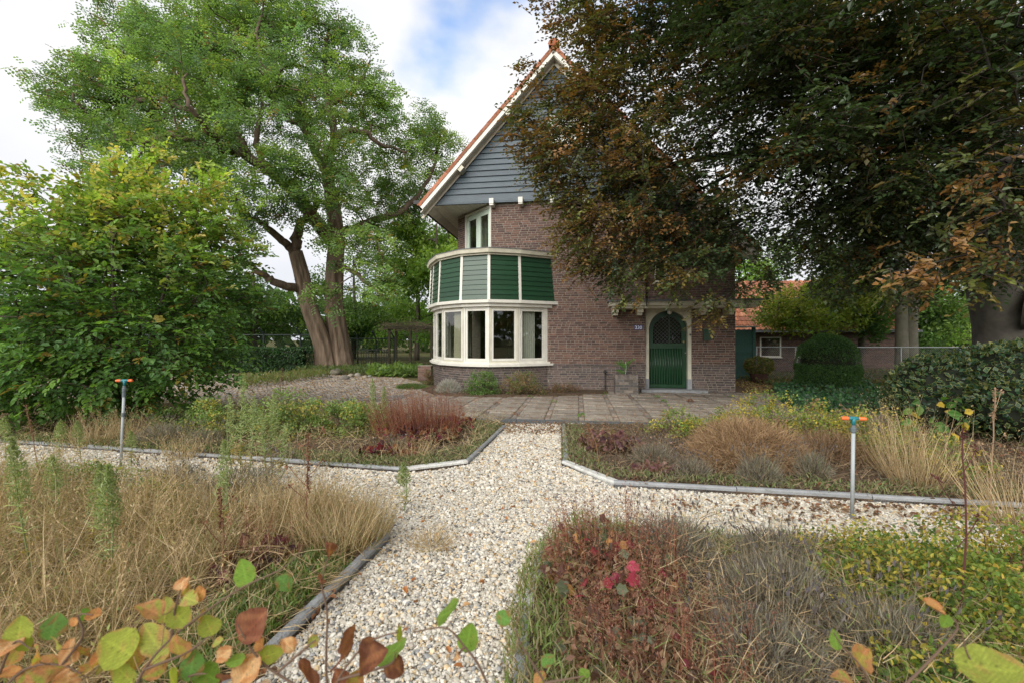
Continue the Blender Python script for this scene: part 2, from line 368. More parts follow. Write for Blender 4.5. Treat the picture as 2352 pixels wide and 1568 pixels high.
g = Geo(); s_ = 60; xs = np.linspace(-1, 1, s_ + 1); xs = np.sign(xs) * np.abs(xs) ** 3 * 420
V = A3([(x, y + 8, 0) for y in xs for x in xs]); rr = np.hypot(V[:, 0], V[:, 1] - 8)
V[:, 2] = -.012 + np.where(rr > 30, .25 * np.sin(V[:, 0] * .06) * np.minimum((rr - 30) / 40, 1), 0)
g.add(V, [(j * (s_ + 1) + i, j * (s_ + 1) + i + 1, (j + 1) * (s_ + 1) + i + 1, (j + 1) * (s_ + 1) + i) for j in range(s_) for i in range(s_)])
structure('ground', g, mg, smooth=True)
mgr = mat('gravel_bed', .95, .1, base=(.36, .33, .28), noise=.5, nscale=55, bump=1, bscale=60, det=3)
g = Geo(); g.add([(-11, -1, 0), (10, -1, 0), (10, 7.58, 0), (-11, 7.58, 0)], [(0, 1, 2, 3)]); structure('gravel_path', g, mgr)
for b in BEDS:
    g = Geo(); g.prism(b, -.02, .035); structure('garden_bed', g, M['soil'])

# gravel stones
def ico():
    t = (1 + 5 ** .5) / 2
    V = nrm(A3([(-1, t, 0), (1, t, 0), (-1, -t, 0), (1, -t, 0), (0, -1, t), (0, 1, t), (0, -1, -t), (0, 1, -t), (t, 0, -1), (t, 0, 1), (-t, 0, -1), (-t, 0, 1)]))
    Fc = [(0, 11, 5), (0, 5, 1), (0, 1, 7), (0, 7, 10), (0, 10, 11), (1, 5, 9), (5, 11, 4), (11, 10, 2), (10, 7, 6), (7, 1, 8), (3, 9, 4), (3, 4, 2), (3, 2, 6), (3, 6, 8), (3, 8, 9), (4, 9, 5), (2, 4, 11), (6, 2, 10), (8, 6, 7), (9, 8, 1)]
    return V, Fc
ICO = ico()
OCT = (A3([(1, 0, 0), (-1, 0, 0), (0, 1, 0), (0, -1, 0), (0, 0, 1), (0, 0, -1)]), [(0, 2, 4), (2, 1, 4), (1, 3, 4), (3, 0, 4)])
def stones(geo, tm, P, R, col, flat=.62):
    n = len(P); a = unit(n); a[:, 2] *= .35; b = A3([0, 0, 1.]) + .45 * rng.standard_normal((n, 3)); A, B, C = frames(a, b)
    V = tm[0]; J = 1 + .16 * rng.standard_normal((n, len(V), 1)).clip(-1.6, 1.6)
    X = P[:, None] + ((V[None, :, 0:1] * A[:, None] * 1.25 + V[None, :, 1:2] * B[:, None] * .9 + V[None, :, 2:3] * C[:, None] * flat)) * R[:, None, None] * J
    geo.many(X, tm[1], col)
gpal = [(.53, .495, .42), (.45, .415, .34), (.60, .57, .50), (.47, .36, .21), (.27, .27, .265), (.38, .34, .28), (.15, .145, .14), (.56, .44, .29)]
gw = [10, 8, 8, 2.6, 2.4, 4.5, 1.3, 2.6]
PP, RR = [], []
for y0, y1, dens, r0 in ((1.5, 2.8, 10500, .0066), (2.8, 4.2, 8500, .0074), (4.2, 7.56, 4600, .0098)):
    xl, xr = -1.2 * y1, 1.2 * y1; n = int((xr - xl) * (y1 - y0) * dens); P = np.stack([rng.uniform(xl, xr, n), rng.uniform(y0, y1, n), np.zeros(n)], 1)
    P = P[~inbeds(P)]; P = P[(np.abs(P[:, 0]) < 1.18 * P[:, 1]) & (P[:, 0] > -8.5)]
    r_ = r0 * np.exp(.30 * rng.standard_normal(len(P))).clip(.5, 2.1); P[:, 2] = r_ * .4 + rng.uniform(0, .009, len(P)); PP.append(P); RR.append(r_)
PP, RR = np.concatenate(PP), np.concatenate(RR); n = len(PP); me = bpy.data.meshes.new('gravel'); me.vertices.add(n); me.vertices.foreach_set('co', PP.astype(np.float32).ravel())
def pattr(nm, ty, key, v): a_ = me.attributes.new(nm, ty, 'POINT'); a_.data.foreach_set(key, np.asarray(v, np.float32 if ty != 'INT' else np.int32).ravel())
pattr('rot', 'FLOAT_VECTOR', 'vector', np.stack([rng.normal(0, .4, n), rng.normal(0, .4, n), rng.uniform(0, 6.283, n)], 1)); pattr('scl', 'FLOAT_VECTOR', 'vector', RR[:, None] * np.stack([rng.uniform(1.05, 1.5, n), rng.uniform(.8, 1.1, n), rng.uniform(.5, .8, n)], 1))
pattr('vi', 'INT', 'value', rng.integers(0, 4, n)); c4 = np.ones((n, 4)); c4[:, :3] = pick(gpal, n, gw, .1); pattr('tint', 'FLOAT_COLOR', 'color', c4)
ms_ = mat('gravel_stone', .75, .25, noise=.10, nscale=60)
for nd_ in ms_.node_tree.nodes:
    if nd_.type == 'ATTRIBUTE': nd_.attribute_type = 'INSTANCER'; nd_.attribute_name = 'tint'
ng = bpy.data.node_groups.new('gravel_scatter', 'GeometryNodeTree'); ng.interface.new_socket('Geometry', in_out='INPUT', socket_type='NodeSocketGeometry'); ng.interface.new_socket('Geometry', in_out='OUTPUT', socket_type='NodeSocketGeometry')
gn, gl_ = ng.nodes, ng.links; gi, go = gn.new('NodeGroupInput'), gn.new('NodeGroupOutput'); ip = gn.new('GeometryNodeInstanceOnPoints'); gj = gn.new('GeometryNodeJoinGeometry')
for k in range(4):
    ic = gn.new('GeometryNodeMeshIcoSphere'); ic.inputs['Radius'].default_value = 1; ic.inputs['Subdivisions'].default_value = 2
    nz = gn.new('ShaderNodeTexNoise'); nz.noise_dimensions = '4D'; nz.inputs['W'].default_value = k * 7.3 + 1; nz.inputs['Scale'].default_value = .9
    sb_ = gn.new('ShaderNodeVectorMath'); sb_.operation = 'SUBTRACT'; sb_.inputs[1].default_value = (.5, .5, .5); gl_.new(nz.outputs['Color'], sb_.inputs[0])
    sc_ = gn.new('ShaderNodeVectorMath'); sc_.operation = 'SCALE'; sc_.inputs['Scale'].default_value = 1.5; gl_.new(sb_.outputs[0], sc_.inputs[0])
    sp_ = gn.new('GeometryNodeSetPosition'); gl_.new(ic.outputs['Mesh'], sp_.inputs['Geometry']); gl_.new(sc_.outputs[0], sp_.inputs['Offset'])
    sm_ = gn.new('GeometryNodeSetMaterial'); sm_.inputs['Material'].default_value = ms_; gl_.new(sp_.outputs[0], sm_.inputs['Geometry'])
    gt = gn.new('GeometryNodeGeometryToInstance'); gl_.new(sm_.outputs[0], gt.inputs[0]); gl_.new(gt.outputs[0], gj.inputs[0])
def nattr(nm, ty): a_ = gn.new('GeometryNodeInputNamedAttribute'); a_.data_type = ty; a_.inputs['Name'].default_value = nm; return a_.outputs['Attribute']
gl_.new(gi.outputs[0], ip.inputs['Points']); gl_.new(gj.outputs[0], ip.inputs['Instance']); ip.inputs['Pick Instance'].default_value = True
gl_.new(nattr('vi', 'INT'), ip.inputs['Instance Index']); gl_.new(nattr('rot', 'FLOAT_VECTOR'), ip.inputs['Rotation']); gl_.new(nattr('scl', 'FLOAT_VECTOR'), ip.inputs['Scale']); gl_.new(ip.outputs[0], go.inputs[0])
me.materials.append(ms_); go_ = link('gravel', me); md = go_.modifiers.new('scatter', 'NODES'); md.node_group = ng
tag(go_, 'pale mixed gravel covering the crossing garden paths', 'gravel', kind='stuff')

# kerb-like edging round the beds
def edging(pts, label, pale=(), h=.095, w=.06, piece=1.0):
    p0 = pts[0]; T = thing('garden_edging', label, 'edging', (p0[0], p0[1], 0))
    for i in range(len(pts) - 1):
        a, b = A3((*pts[i], 0)), A3((*pts[i + 1], 0)); d = b - a; Ln = np.linalg.norm(d); d /= Ln; k = max(1, round(Ln / piece)); nn = A3([-d[1], d[0], 0])
        for j in range(k):
            q0 = a + d * (Ln * j / k + .004); l_ = Ln / k - .008; hh = h + random.uniform(-.006, .006)
            ww = w * (1.5 if i in pale and 'lower right' not in label else 1); c = .012; s0 = nn * 0; s1 = nn * ww
            if True:
                X = [q0, q0 + s1, q0 + s1 + A3([0, 0, hh - c]), q0 + s1 - nn * c + A3([0, 0, hh]), q0 + nn * c + A3([0, 0, hh]), q0 + A3([0, 0, hh - c])]
                X = [x - A3([p0[0], p0[1], .03]) for x in X]; Y_ = [x + d * l_ for x in X]
                n6 = 6; fs = [tuple(range(6)), tuple(range(11, 5, -1))] + [(m_, m_ + 6, (m_ + 1) % 6 + 6, (m_ + 1) % 6) for m_ in range(6)]
                obj('edging_stone', Geo().add(X + Y_, fs), M['light_stone'] if i in pale else M['stone'], T)
edging([(-10, 6.88), (-1.10, 4.79), (-.49, 5.08), (-.10, 7.2)], 'concrete edging along the bed in front of the drive, left of the gravel crossing', pale=(1,))
edging([(.80, 7.3), (.60, 5.3), (.554, 5.08), (.97, 4.34), (4.2, 3.74), (9.5, 2.75)], 'concrete edging of the bed with the right sprinkler before it', pale=(2,))
edging([(-1.9, -.6), (-1.06, 1.92), (-.855, 3.18), (-1.25, 3.65), (-10, 5.6)], 'concrete edging round the near dry grass bed, lower left', pale=(2,))
edging([(9.5, 1.9), (2.38, 3.08), (.88, 3.335), (.5, 3.4), (.135, 2.876), (.033, 2.276), (-.15, -.6)], 'edging round the near bed of red leaves and lavender, lower right', pale=(4,), h=.075)

# ------------------------------------------------------------------ the brick house
HA = math.radians(-8.31); P0 = A3([5.82, 11.78, 0]); ex = A3([math.cos(HA), math.sin(HA), 0]); ey = A3([-math.sin(HA), math.cos(HA), 0])
def HW(p): return P0 + ex * p[0] + ey * p[1] + A3([0, 0, p[2] if len(p) > 2 else 0])      # house coordinates -> world
def WH(p): d = A3(p)[:2] - P0[:2]; return (float(d @ ex[:2]), float(d @ ey[:2]))

# terrace and drive
g = Geo(); g.add([HW((-7.6, -4.85, .004)), HW((5.2, -4.85, .004)), HW((5.2, 6, .004)), HW((-7.6, 2, .004))], [(0, 1, 2, 3)]); terr = structure('terrace', g, mat('joint_sand', 1, .05, base=(.17, .115, .075), noise=.4, nscale=18, bump=.6, bscale=60, dirt=((.06, .075, .03), 3, .52, .6)))
slab_me = []
for i in range(5):
    g = Geo(); c = .012; a = .246
    X = [(-a, -a, 0), (a, -a, 0), (a, a, 0), (-a, a, 0), (-a, -a, .028), (a, -a, .028), (a, a, .028), (-a, a, .028), (-a + c, -a + c, .036), (a - c, -a + c, .036), (a - c, a - c, .036), (-a + c, a - c, .036)]
    X = A3(X) + rng.normal(0, .002, (12, 3)); g.add(X, [(0, 1, 5, 4), (1, 2, 6, 5), (2, 3, 7, 6), (3, 0, 4, 7), (4, 5, 9, 8), (5, 6, 10, 9), (6, 7, 11, 10), (7, 4, 8, 11), (8, 9, 10, 11)]); slab_me.append(g.mesh('paving_slab', M['slab']))
strip = Geo(); msb = mat('paver_brick', .9, .15, noise=.25, nscale=30, bump=.5, bscale=70)
for j in range(8):
    for i in range(-13, 7):
        q = HW((i * .6 - .1, -4.35 + j * .6, -.012 + random.uniform(0, .006)))
        if q[1] < 6.9: continue
        o = link('paving_slab', slab_me[random.randrange(5)], terr, q, HA + random.uniform(-.02, .02)); o.rotation_euler[0] = random.uniform(-.012, .012); o.rotation_euler[1] = random.uniform(-.012, .012)
        for k in range(2):
            for (cx, cy, hx, hy) in ((i * .6 - .1 + .3, -4.35 + j * .6 - .15 + .25 * k, .043, .105), (i * .6 - .1 - .12 + .24 * k, -4.35 + j * .6 + .3, .105, .043)):
                p = [HW((cx + sx * hx, cy + sy * hy, 0)) for sx, sy in ((-1, -1), (1, -1), (1, 1), (-1, 1))]; z = random.uniform(.012, .02)
                strip.add([(*v[:2], -.01) for v in p] + [(*v[:2], z) for v in p], [(4, 5, 6, 7), (0, 1, 5, 4), (1, 2, 6, 5), (2, 3, 7, 6), (3, 0, 4, 7)], pick([(.24, .21, .18), (.27, .215, .17), (.20, .18, .16)], 1)[0])
tag(obj('paving_bricks', strip, msb, terr), kind='stuff')
kb = Geo()
for i in range(26):
    x = -7.6 + i * .5; p = [HW((x + dx, y, 0)) for dx, y in ((.004, -4.86), (.496, -4.86), (.496, -4.68), (.004, -4.68))]
    kb = Geo().add([(*v[:2], -.02) for v in p] + [(*v[:2], .04) for v in p], BOXF); obj('kerb_stone', kb, mat('kerb_dark', .9, .2, base=(.10, .105, .11), noise=.25, nscale=30) if i == 0 else bpy.data.materials['kerb_dark'], terr)
# drive of small setts in arcs
DRV = [(-1.45, 8.5), (-3.0, 9.2), (-5.8, 9.65), (-11, 10.8), (-16, 14), (-14, 18), (-9.5, 18.6), (-6.2, 17.6), (-4.0, 16.6), (-2.9, 14.6), (-2.4, 12.6), (-1.6, 11.0)]
g = Geo(); g.add([(x, y, .001) for x, y in DRV], [tuple(range(len(DRV)))]); drive = structure('driveway', g, mat('drive_sand', 1, .05, base=(.25, .20, .15), noise=.3, nscale=12))
n_u, n_v = 120, 92; U, Vv = np.meshgrid(np.arange(n_u), np.arange(n_v)); U = U.ravel(); Vv = Vv.ravel()
X = -16 + U * .125 + (Vv % 2) * .06; Y = 8.2 + Vv * .118 - .28 * np.abs(np.sin((X + 3) * math.pi / 1.7)); P = np.stack([X, Y, 0 * X], 1); P = P[inpoly(P, DRV)]
band = np.abs((P[:, 1] - (10.6 + (P[:, 0] + 3.2) * .78))) < .55; band &= P[:, 0] > -6.5
V8 = A3([(-.052, -.05, 0), (.052, -.05, 0), (.052, .05, 0), (-.052, .05, 0), (-.046, -.044, .02), (.046, -.044, .02), (.046, .044, .02), (-.046, .044, .02)])
X = P[:, None] + V8[None] + rng.normal(0, .003, (len(P), 8, 3)) + np.stack([0 * P[:, 0], 0 * P[:, 0], rng.uniform(0, .006, len(P))], 1)[:, None]
cc = np.where(band[:, None], pick([(.16, .155, .15), (.19, .18, .17)], len(P)), pick([(.29, .25, .205), (.33, .28, .23), (.25, .22, .19)], len(P)))
g = Geo().many(X, [(4, 5, 6, 7), (0, 1, 5, 4), (1, 2, 6, 5), (2, 3, 7, 6), (3, 0, 4, 7)], cc); tag(obj('cobbles', g, M['cobble'], drive), kind='stuff')

house = thing('brick_house', 'brown brick house with a blue-grey boarded gable, orange tiled roof and round-cornered bay', 'house', P0, HA)
mort = Geo()
ZT = 5.23
RDG, RX, SL = 9.24, -4.70, 1.087
def roofz(x, off=0.0): return RDG - SL * abs(x - RX) - off
def wallbox(x0, x1, y0, y1, z0, z1): mort.box(x0, x1, y0, y1, z0, z1)
# openings: door x -2.275..-1.10 ; window over canopy ; stair window
wallbox(-4.90, -2.30, 0, .3, 0, 2.9); wallbox(-2.30, -2.262, .12, .4, 0, 2.9); wallbox(-1.11, 0, .12, .4, 0, 2.9); wallbox(-2.262, -1.11, .12, .4, 2.262, 2.9)
def wallcut(x0, x1, y0, y1, z0, z1, holes):
    cuts = sorted({x0, x1, *[h[0] for h in holes], *[h[1] for h in holes]})
    for a, b in zip(cuts[:-1], cuts[1:]):
        hs = [h for h in holes if h[0] < (a + b) / 2 < h[1]]; z = z0
        for h in sorted(hs, key=lambda q: q[2]): wallbox(a, b, y0, y1, z, h[2]); z = h[3]
        wallbox(a, b, y0, y1, z, z1)
WOP = (-2.06, -1.42, 2.92, 3.9); WST = (-3.08, -2.36, 4.55, 5.19)
wallcut(-6.47, -2.30, 0, .3, 2.901, ZT, [WST]); wallcut(-2.299, -1.0, .12, .4, 2.901, ZT - .1, [WOP]); wallbox(-.999, 0, .12, .4, 2.901, 4.0)
mort.add([(-.999, .12, 4.001), (0, .12, 4.001), (-.999, .12, 5.0), (-.999, .4, 4.001), (0, .4, 4.001), (-.999, .4, 5.0)], [(0, 1, 2), (5, 4, 3), (0, 3, 4, 1), (1, 4, 5, 2), (2, 5, 3, 0)])
wallbox(-.3, 0, .401, 9, 0, 4.0); wallbox(-7.77, -.301, 8.7, 9, 0, ZT); wallbox(-7.77, -7.47, 3.2, 8.7, 0, 2.9); wallbox(-7.77, -7.47, 1.3, 8.7, 2.901, ZT)
# chamfered corner above the bay
ca, cb = A3([-6.47, 0, 0]), A3([-7.77, 1.30, 0]); cd = (cb - ca) / np.linalg.norm(cb - ca); cn = A3([-cd[1], cd[0], 0]); cn = -cn if cn[0] > 0 else cn
mort.obox(ca + cd * 1.44 + A3([0, 0, 2.9]), cd * .40, -cn * .3, A3([0, 0, ZT - 2.9]))
wall = obj('wall', mort, M['mortar'], house)

bpal = [(.155, .09, .072), (.135, .08, .066), (.115, .07, .06), (.172, .10, .078), (.13, .082, .07), (.10, .066, .058)]
ppal = [(.13, .098, .09), (.11, .088, .083), (.145, .108, .097), (.095, .08, .078)]
bricks = []
def courses(o, d, n, L, z0, z1, ex=None, seed=0, proud=.007):
    """bricks on the vertical plane through o along d (unit), facing n; ex(z) gives the (from, to) stretches left free"""
    r = random.Random(seed); o, d, n = A3(o), A3(d), A3(n); k0 = int(round(z0 / .0625))
    for k in range(k0, int(z1 / .0625)):
        z = k * .0625 + .005; x = -(.5 * (k % 2)) * .11 - r.random() * .1; free = ex(z) if ex else []
        while x < L:
            w = .21 if r.random() < .62 else .10
            segs = [(max(x, 0.0), min(x + w, L))]
            for f0, f1 in free:
                segs = [q for a, b in segs for q in ((a, min(b, f0)), (max(a, f1), b)) if q[1] - q[0] > .02 and (q[1] <= f0 + 1e-6 or q[0] >= f1 - 1e-6)]
            for a, b in segs:
                if b - a > .02: bricks.append((o, d, n, a, b, z, z < .72, proud + (.012 if 0 <= .72 - z < .06 else 0)))
            x += w + .011
def exm(z):
    o = []
    if z < 2.36: o.append((-1, -4.88 + 6.47))
    if WST[2] - .05 < z < WST[3]: o.append((WST[0] + 6.47, WST[1] + 6.47))
    return o
courses((-6.47, 0, 0), (1, 0, 0), (0, -1, 0), 4.17, 0, ZT - .05, exm, 1)
def exr(z):
    o = []
    if z < 2.25: o.append((-2.275 + 2.30, -1.10 + 2.30))
    if WOP[2] - .05 < z < WOP[3]: o.append((WOP[0] + 2.30, WOP[1] + 2.30))
    xm = RX + (RDG - .3 - z) / SL
    if xm < 0: o.append((xm + 2.30, 9))
    return o
courses((-2.30, .12, 0), (1, 0, 0), (0, -1, 0), 2.30, 0, ZT - .15, exr, 2)
courses((-2.30, .12, 0), (0, -1, 0), (1, 0, 0), .12, 0, ZT - .1, None, 3)
courses((0, .12, 0), (0, 1, 0), (1, 0, 0), 4, 0, 3.4, None, 4)
courses(ca + cd * 1.44, cd, cn, .40, 2.9, ZT - .05, None, 5)
courses((-7.77, 3.2, 0), (0, -1, 0), (-1, 0, 0), 1.9, 2.9, ZT - .05, None, 6)

# bay geometry (house coordinates)
BV = [(-4.61, 0), (-5.544, -.679), (-6.341, -1.028), (-7.158, -.854), (-7.98, -.21), (-8.45, .611), (-8.80, 1.43), (-8.45, 2.23), (-7.77, 3.16)]
def offs(d):                    # offset of the bay outline; d > 0 goes inwards; ends stay on the walls
    P = A3(BV); n = len(P); ns = []
    for i in range(n - 1):
        e = P[i + 1] - P[i]; e /= np.linalg.norm(e); ns.append(A3([-e[1], e[0]]) * (-1 if True else 1))
    c = A3([-6.6, 1.1]); ns = [q if np.dot(c - (P[i] + P[i + 1]) / 2, q) > 0 else -q for i, q in enumerate(ns)]
    def isect(p, u, q, v):
        D = u[0] * v[1] - u[1] * v[0]; t = ((q[0] - p[0]) * v[1] - (q[1] - p[1]) * v[0]) / D; return p + u * t
    L = [(P[i] + ns[i] * d, P[i + 1] - P[i]) for i in range(n - 1)]
    o = [isect(L[0][0], L[0][1], A3([0, 0]), A3([1, 0]))]
    for i in range(n - 2): o.append(isect(L[i][0], L[i][1], L[i + 1][0], L[i + 1][1]))
    o.append(isect(L[-1][0], L[-1][1], A3([-7.77, 0]), A3([0, 1]))); return A3(o)
def ring(geo, d0, d1, z0, z1, top=None):        # a band between two offsets; top = (d0, d1) at z1
    a, b = offs(d0), offs(d1); a2, b2 = (offs(top[0]), offs(top[1])) if top else (a, b)
    for i in range(len(a) - 1):
        X = [(*a[i], z0), (*a[i + 1], z0), (*b[i + 1], z0), (*b[i], z0), (*a2[i], z1), (*a2[i + 1], z1), (*b2[i + 1], z1), (*b2[i], z1)]
        geo.add(X, [(0, 1, 2, 3), (7, 6, 5, 4), (4, 5, 1, 0), (6, 7, 3, 2)] + ([(0, 3, 7, 4)] if i == 0 else []) + ([(1, 5, 6, 2)] if i == len(a) - 2 else []))
    return geo
bay = link('bay', Geo().mesh('bay', M['white']), house)
bay = obj('bay_base', ring(Geo(), .167, .35, 0, .70), M['mortar'], house)
for i in range(8):
    a, b = offs(.167)[i], offs(.167)[i + 1]; d = b - a; L = np.linalg.norm(d); d /= L; n_ = A3([d[1], -d[0]]); n_ = n_ if np.dot(n_, a - A3([-6.6, 1.1])) > 0 else -n_
    courses((*a, 0), (*d, 0), (*n_, 0), L, 0, .70, None, 20 + i, .008)

# bricks: the 300 nearest in view as objects, the rest joined
cx = A3([-P0[0], -P0[1]]); camH = A3([float(cx @ ex[:2]), float(cx @ ey[:2]), CH])
def bmesh_brick(w, c, proud):
    g = Geo(); x0, x1, z0, z1 = -w / 2, w / 2, 0, .0515; e = .0035
    V = [(x0, .02, z0), (x1, .02, z0), (x1, .02, z1), (x0, .02, z1), (x0, -proud + e, z0), (x1, -proud + e, z0), (x1, -proud + e, z1), (x0, -proud + e, z1), (x0 + e, -proud, z0 + e), (x1 - e, -proud, z0 + e), (x1 - e, -proud, z1 - e), (x0 + e, -proud, z1 - e)]
    return g.add(V, [(4, 0, 3, 7)[::-1], (1, 5, 6, 2)[::-1], (3, 2, 6, 7)[::-1], (0, 4, 5, 1)[::-1], (4, 5, 9, 8), (5, 6, 10, 9), (6, 7, 11, 10), (7, 4, 8, 11), (8, 9, 10, 11)], c).mesh('brick', M['brick'])
rb = random.Random(5); rest = Geo(); cand = []
for i, (o, d, n, a, b, z, pl, pr) in enumerate(bricks):
    c = o + d * (a + b) / 2 + A3([0, 0, z]); full = abs((b - a) - .21) < .002
    if full and abs(n[1] + 1) < .01 and c[1] < .01 and z < 2.3: cand.append((float(np.linalg.norm(c - camH)), i))
own = {i for _, i in sorted(cand)[:300]}; cache = {}; VV = []; CC = []
for i, (o, d, n, a, b, z, pl, pr) in enumerate(bricks):
    pal = ppal if pl else bpal; ci = rb.randrange(len(pal)); c = pal[ci]
    if i in own:
        k = (pl, ci, round(pr, 3))
        if k not in cache: cache[k] = bmesh_brick(.21, c, pr)
        q = o + d * (a + b) / 2; link('brick', cache[k], wall, (q[0], q[1] + rb.uniform(-.002, .001), z))
    else:
        pr2 = pr + rb.uniform(-.002, .002); p = o + d * a; q = o + d * b; zz = z + .0515; e = .003
        V = [p - n * .01, q - n * .01, p - n * .01, q - n * .01, p + n * pr2 + d * e, q + n * pr2 - d * e, q + n * pr2 - d * e, p + n * pr2 + d * e]
        V = A3(V); V[:, 2] = [z, z, zz, zz, z + e, z + e, zz - e, zz - e]; VV.append(V); CC.append(A3(c) * rb.uniform(.8, 1.2))
VV = A3(VV); rest.many(VV, [(4, 5, 6, 7), (0, 4, 7, 2), (5, 1, 3, 6), (7, 6, 3, 2), (0, 1, 5, 4)], A3(CC))
tag(obj('brickwork', rest, M['brickj'], wall), kind='stuff')

# gable boards
k = 0; z = ZT; bx0 = -8.16
while z < 9.0:
    z1 = z + (.157 if z > ZT + .01 else .215); zl = z + .03
    xl = max(bx0, RX - (RDG - .17 - zl) / SL); xr = RX + (RDG - .17 - zl) / SL
    xl1 = max(bx0, RX - (RDG - .17 - z1) / SL) if z1 < 9.05 else RX - .02; xr1 = RX + max(.02, (RDG - .17 - z1) / SL)
    if z < ZT + .01: z0b = z - .015
    else: z0b = z
    X = [(xl, -.132, z0b), (xr, -.132, z0b), (xr, -.08, z0b), (xl, -.08, z0b), (xl1, -.098, z1 + .01), (xr1, -.098, z1 + .01), (xr1, -.07, z1 + .01), (xl1, -.07, z1 + .01)]
    obj('gable_board', Geo().add(X, BOXF), M['slate'], house); z = z1 + .002
g = Geo(); g.add([(bx0, -.06, ZT), (-1.15, -.06, ZT), (RX, -.06, 9.05), (bx0, .1, ZT), (-1.15, .1, ZT), (RX, .1, 9.05)], [(0, 1, 2), (5, 4, 3), (0, 3, 4, 1), (1, 4, 5, 2), (2, 5, 3, 0)]); obj('gable_backing', g, M['slate'], house)
g = Geo(); g.box(-8.2, -1.0, -.13, -.06, ZT - .055, ZT - .018); obj('gable_trim', g, M['slate'], house)
for x in (-6.41, -5.61, -4.75, -3.9, -2.2, -1.45):
    g = Geo(); g.box(x - .055, x + .055, -.30, -.002, 5.06, 5.24); g.box(x - .06, x + .06, -.315, -.301, 5.10, 5.245); obj('corbel', g, M['white'], house)
# soffit of the cut corner and eaves
x = -8.40
while x < -6.55:
    x1 = x + .094; y1 = 9.2 if x1 < -7.77 else max(.05, -(x1 + 6.47) + .02)
    g = Geo(); g.box(x, x1, -.075, y1, ZT - .02, ZT - .004); obj('soffit_board', g, M['soffit'], house); x += .1
g = Geo(); g.box(-8.40, -6.45, -.07, 1.6, ZT - .002, ZT + .01); g.box(-8.4, -7.5, 1.6, 9.2, ZT - .002, ZT + .01); obj('soffit_backing', g, M['soffit'], house)
g = Geo(); g.box(-8.47, -8.405, -.40, 9.3, ZT - .10, ZT + .02); g.box(-8.60, -8.475, -.36, 9.3, ZT - .07, ZT + .03); obj('gutter', g, M['iron'], house)
# roof
th = math.atan(SL); sv = A3([math.cos(th), 0, math.sin(th)])
for sg, x_e in ((-1, -8.46), (1, .45)):
    Ls = abs(x_e - RX) / math.cos(th); dn = A3([sg * math.cos(th), 0, -math.sin(th)]); nm = A3([sg * math.sin(th), 0, math.cos(th)])
    top = A3([RX, 0, RDG - .03])
    g = Geo().obox(top - nm * .12 + A3([0, -.30, 0]), dn * Ls, A3([0, 9.7, 0]), nm * .06); roof = obj('roof', g, M['soffit'], house)
    for q in range(3):
        l0 = Ls / 3 * q
        g = Geo().obox(top - nm * .185 + dn * (l0 + .002) + A3([0, -.405, 0]), dn * (Ls / 3 - .004), A3([0, .03, 0]), nm * .145); obj('barge_board', g, M['white'], house)
        g = Geo().obox(top - nm * .20 + dn * (l0 + .002 + .1) + A3([0, -.372, 0]), dn * (Ls / 3 - .006), A3([0, .27, 0]), nm * .02); obj('verge_soffit', g, M['soffit'], house)
        g = Geo().obox(top - nm * .27 + dn * (l0 + .2) + A3([0, -.165, 0]), dn * (Ls / 3 - .006), A3([0, .03, 0]), nm * .068); obj('verge_trim', g, M['soffit'], house)
    for l0 in (2.0, 3.95):
        g = Geo().obox(top - nm * .30 + dn * l0 + A3([0, -.385, 0]), dn * .16, A3([0, .29, 0]), nm * .10); obj('purlin_end', g, M['cream'], house)
    # tiles
    def tile_geo(geo, p, u, v, nmv, c):      # p corner, u across (y), v down slope
        pr = [(0, .004), (.18, .030), (.4, .036), (.62, .012), (.82, .0), (1.0, .014)]
        V = [p + u * a + nmv * h for a, h in pr] + [p + u * a + v * 1.08 + nmv * (h + .028) for a, h in pr] + [p + u * a + v * 1.08 + nmv * (h + .010) for a, h in pr] + [p + u * a + nmv * (h - .015) for a, h in pr]
        fs = [(i, i + 1, i + 7, i + 6) for i in range(5)] + [(i + 6, i + 7, i + 13, i + 12) for i in range(5)] + [(0, 6, 12, 18), (5, 23, 17, 11)]
        fs = [f[::-1] for f in fs] if sg < 0 else fs
        geo.add(V, fs, c)
    tp = [(.40, .145, .075), (.34, .13, .07), (.45, .175, .10), (.29, .115, .07)]; rj = Geo(); nr = int(round(Ls / .289)); vs = dn * (Ls / nr)
    tm_ = []
    for c in tp:
        gg = Geo(); tile_geo(gg, A3([0, 0, 0]), A3([0, .215, 0]), vs, nm, c)
        gg.obox(A3([0, -.004, 0]) - nm * .055, vs * .985, A3([0, .018, 0]), nm * .085, c); tm_.append(gg.mesh('roof_tile', M['tile']))
    for i in range(nr):
        link('roof_tile', tm_[rb.randrange(4)], roof, top - nm * .055 + vs * i + A3([0, -.42, 0]) + nm * .03)
        for j in range(1, 45): tile_geo(rj, top - nm * .055 + vs * i + A3([0, -.42 + j * .216, 0]) + nm * .03, A3([0, .215, 0]), vs, nm, A3(tp[rb.randrange(4)]) * rb.uniform(.8, 1.2))
    tag(obj('tiles', rj, M['tile'], roof), kind='stuff')
for j in range(20):
    g = Geo(); a = np.linspace(-.35, math.pi + .35, 9); V = [(RX + .15 * math.cos(q), -.44 + j * .48 - (.03 if j else 0), RDG - .01 + .14 * math.sin(q)) for q in a] + [(RX + .135 * math.cos(q), -.44 + (j + 1) * .48, RDG - .01 + .125 * math.sin(q)) for q in a]
    fs = [(i, i + 9, i + 10, i + 1) for i in range(8)] + [tuple(range(9))]
    obj('ridge_tile', g.add(V, fs, (.40, .125, .06)), M['tile'], house)

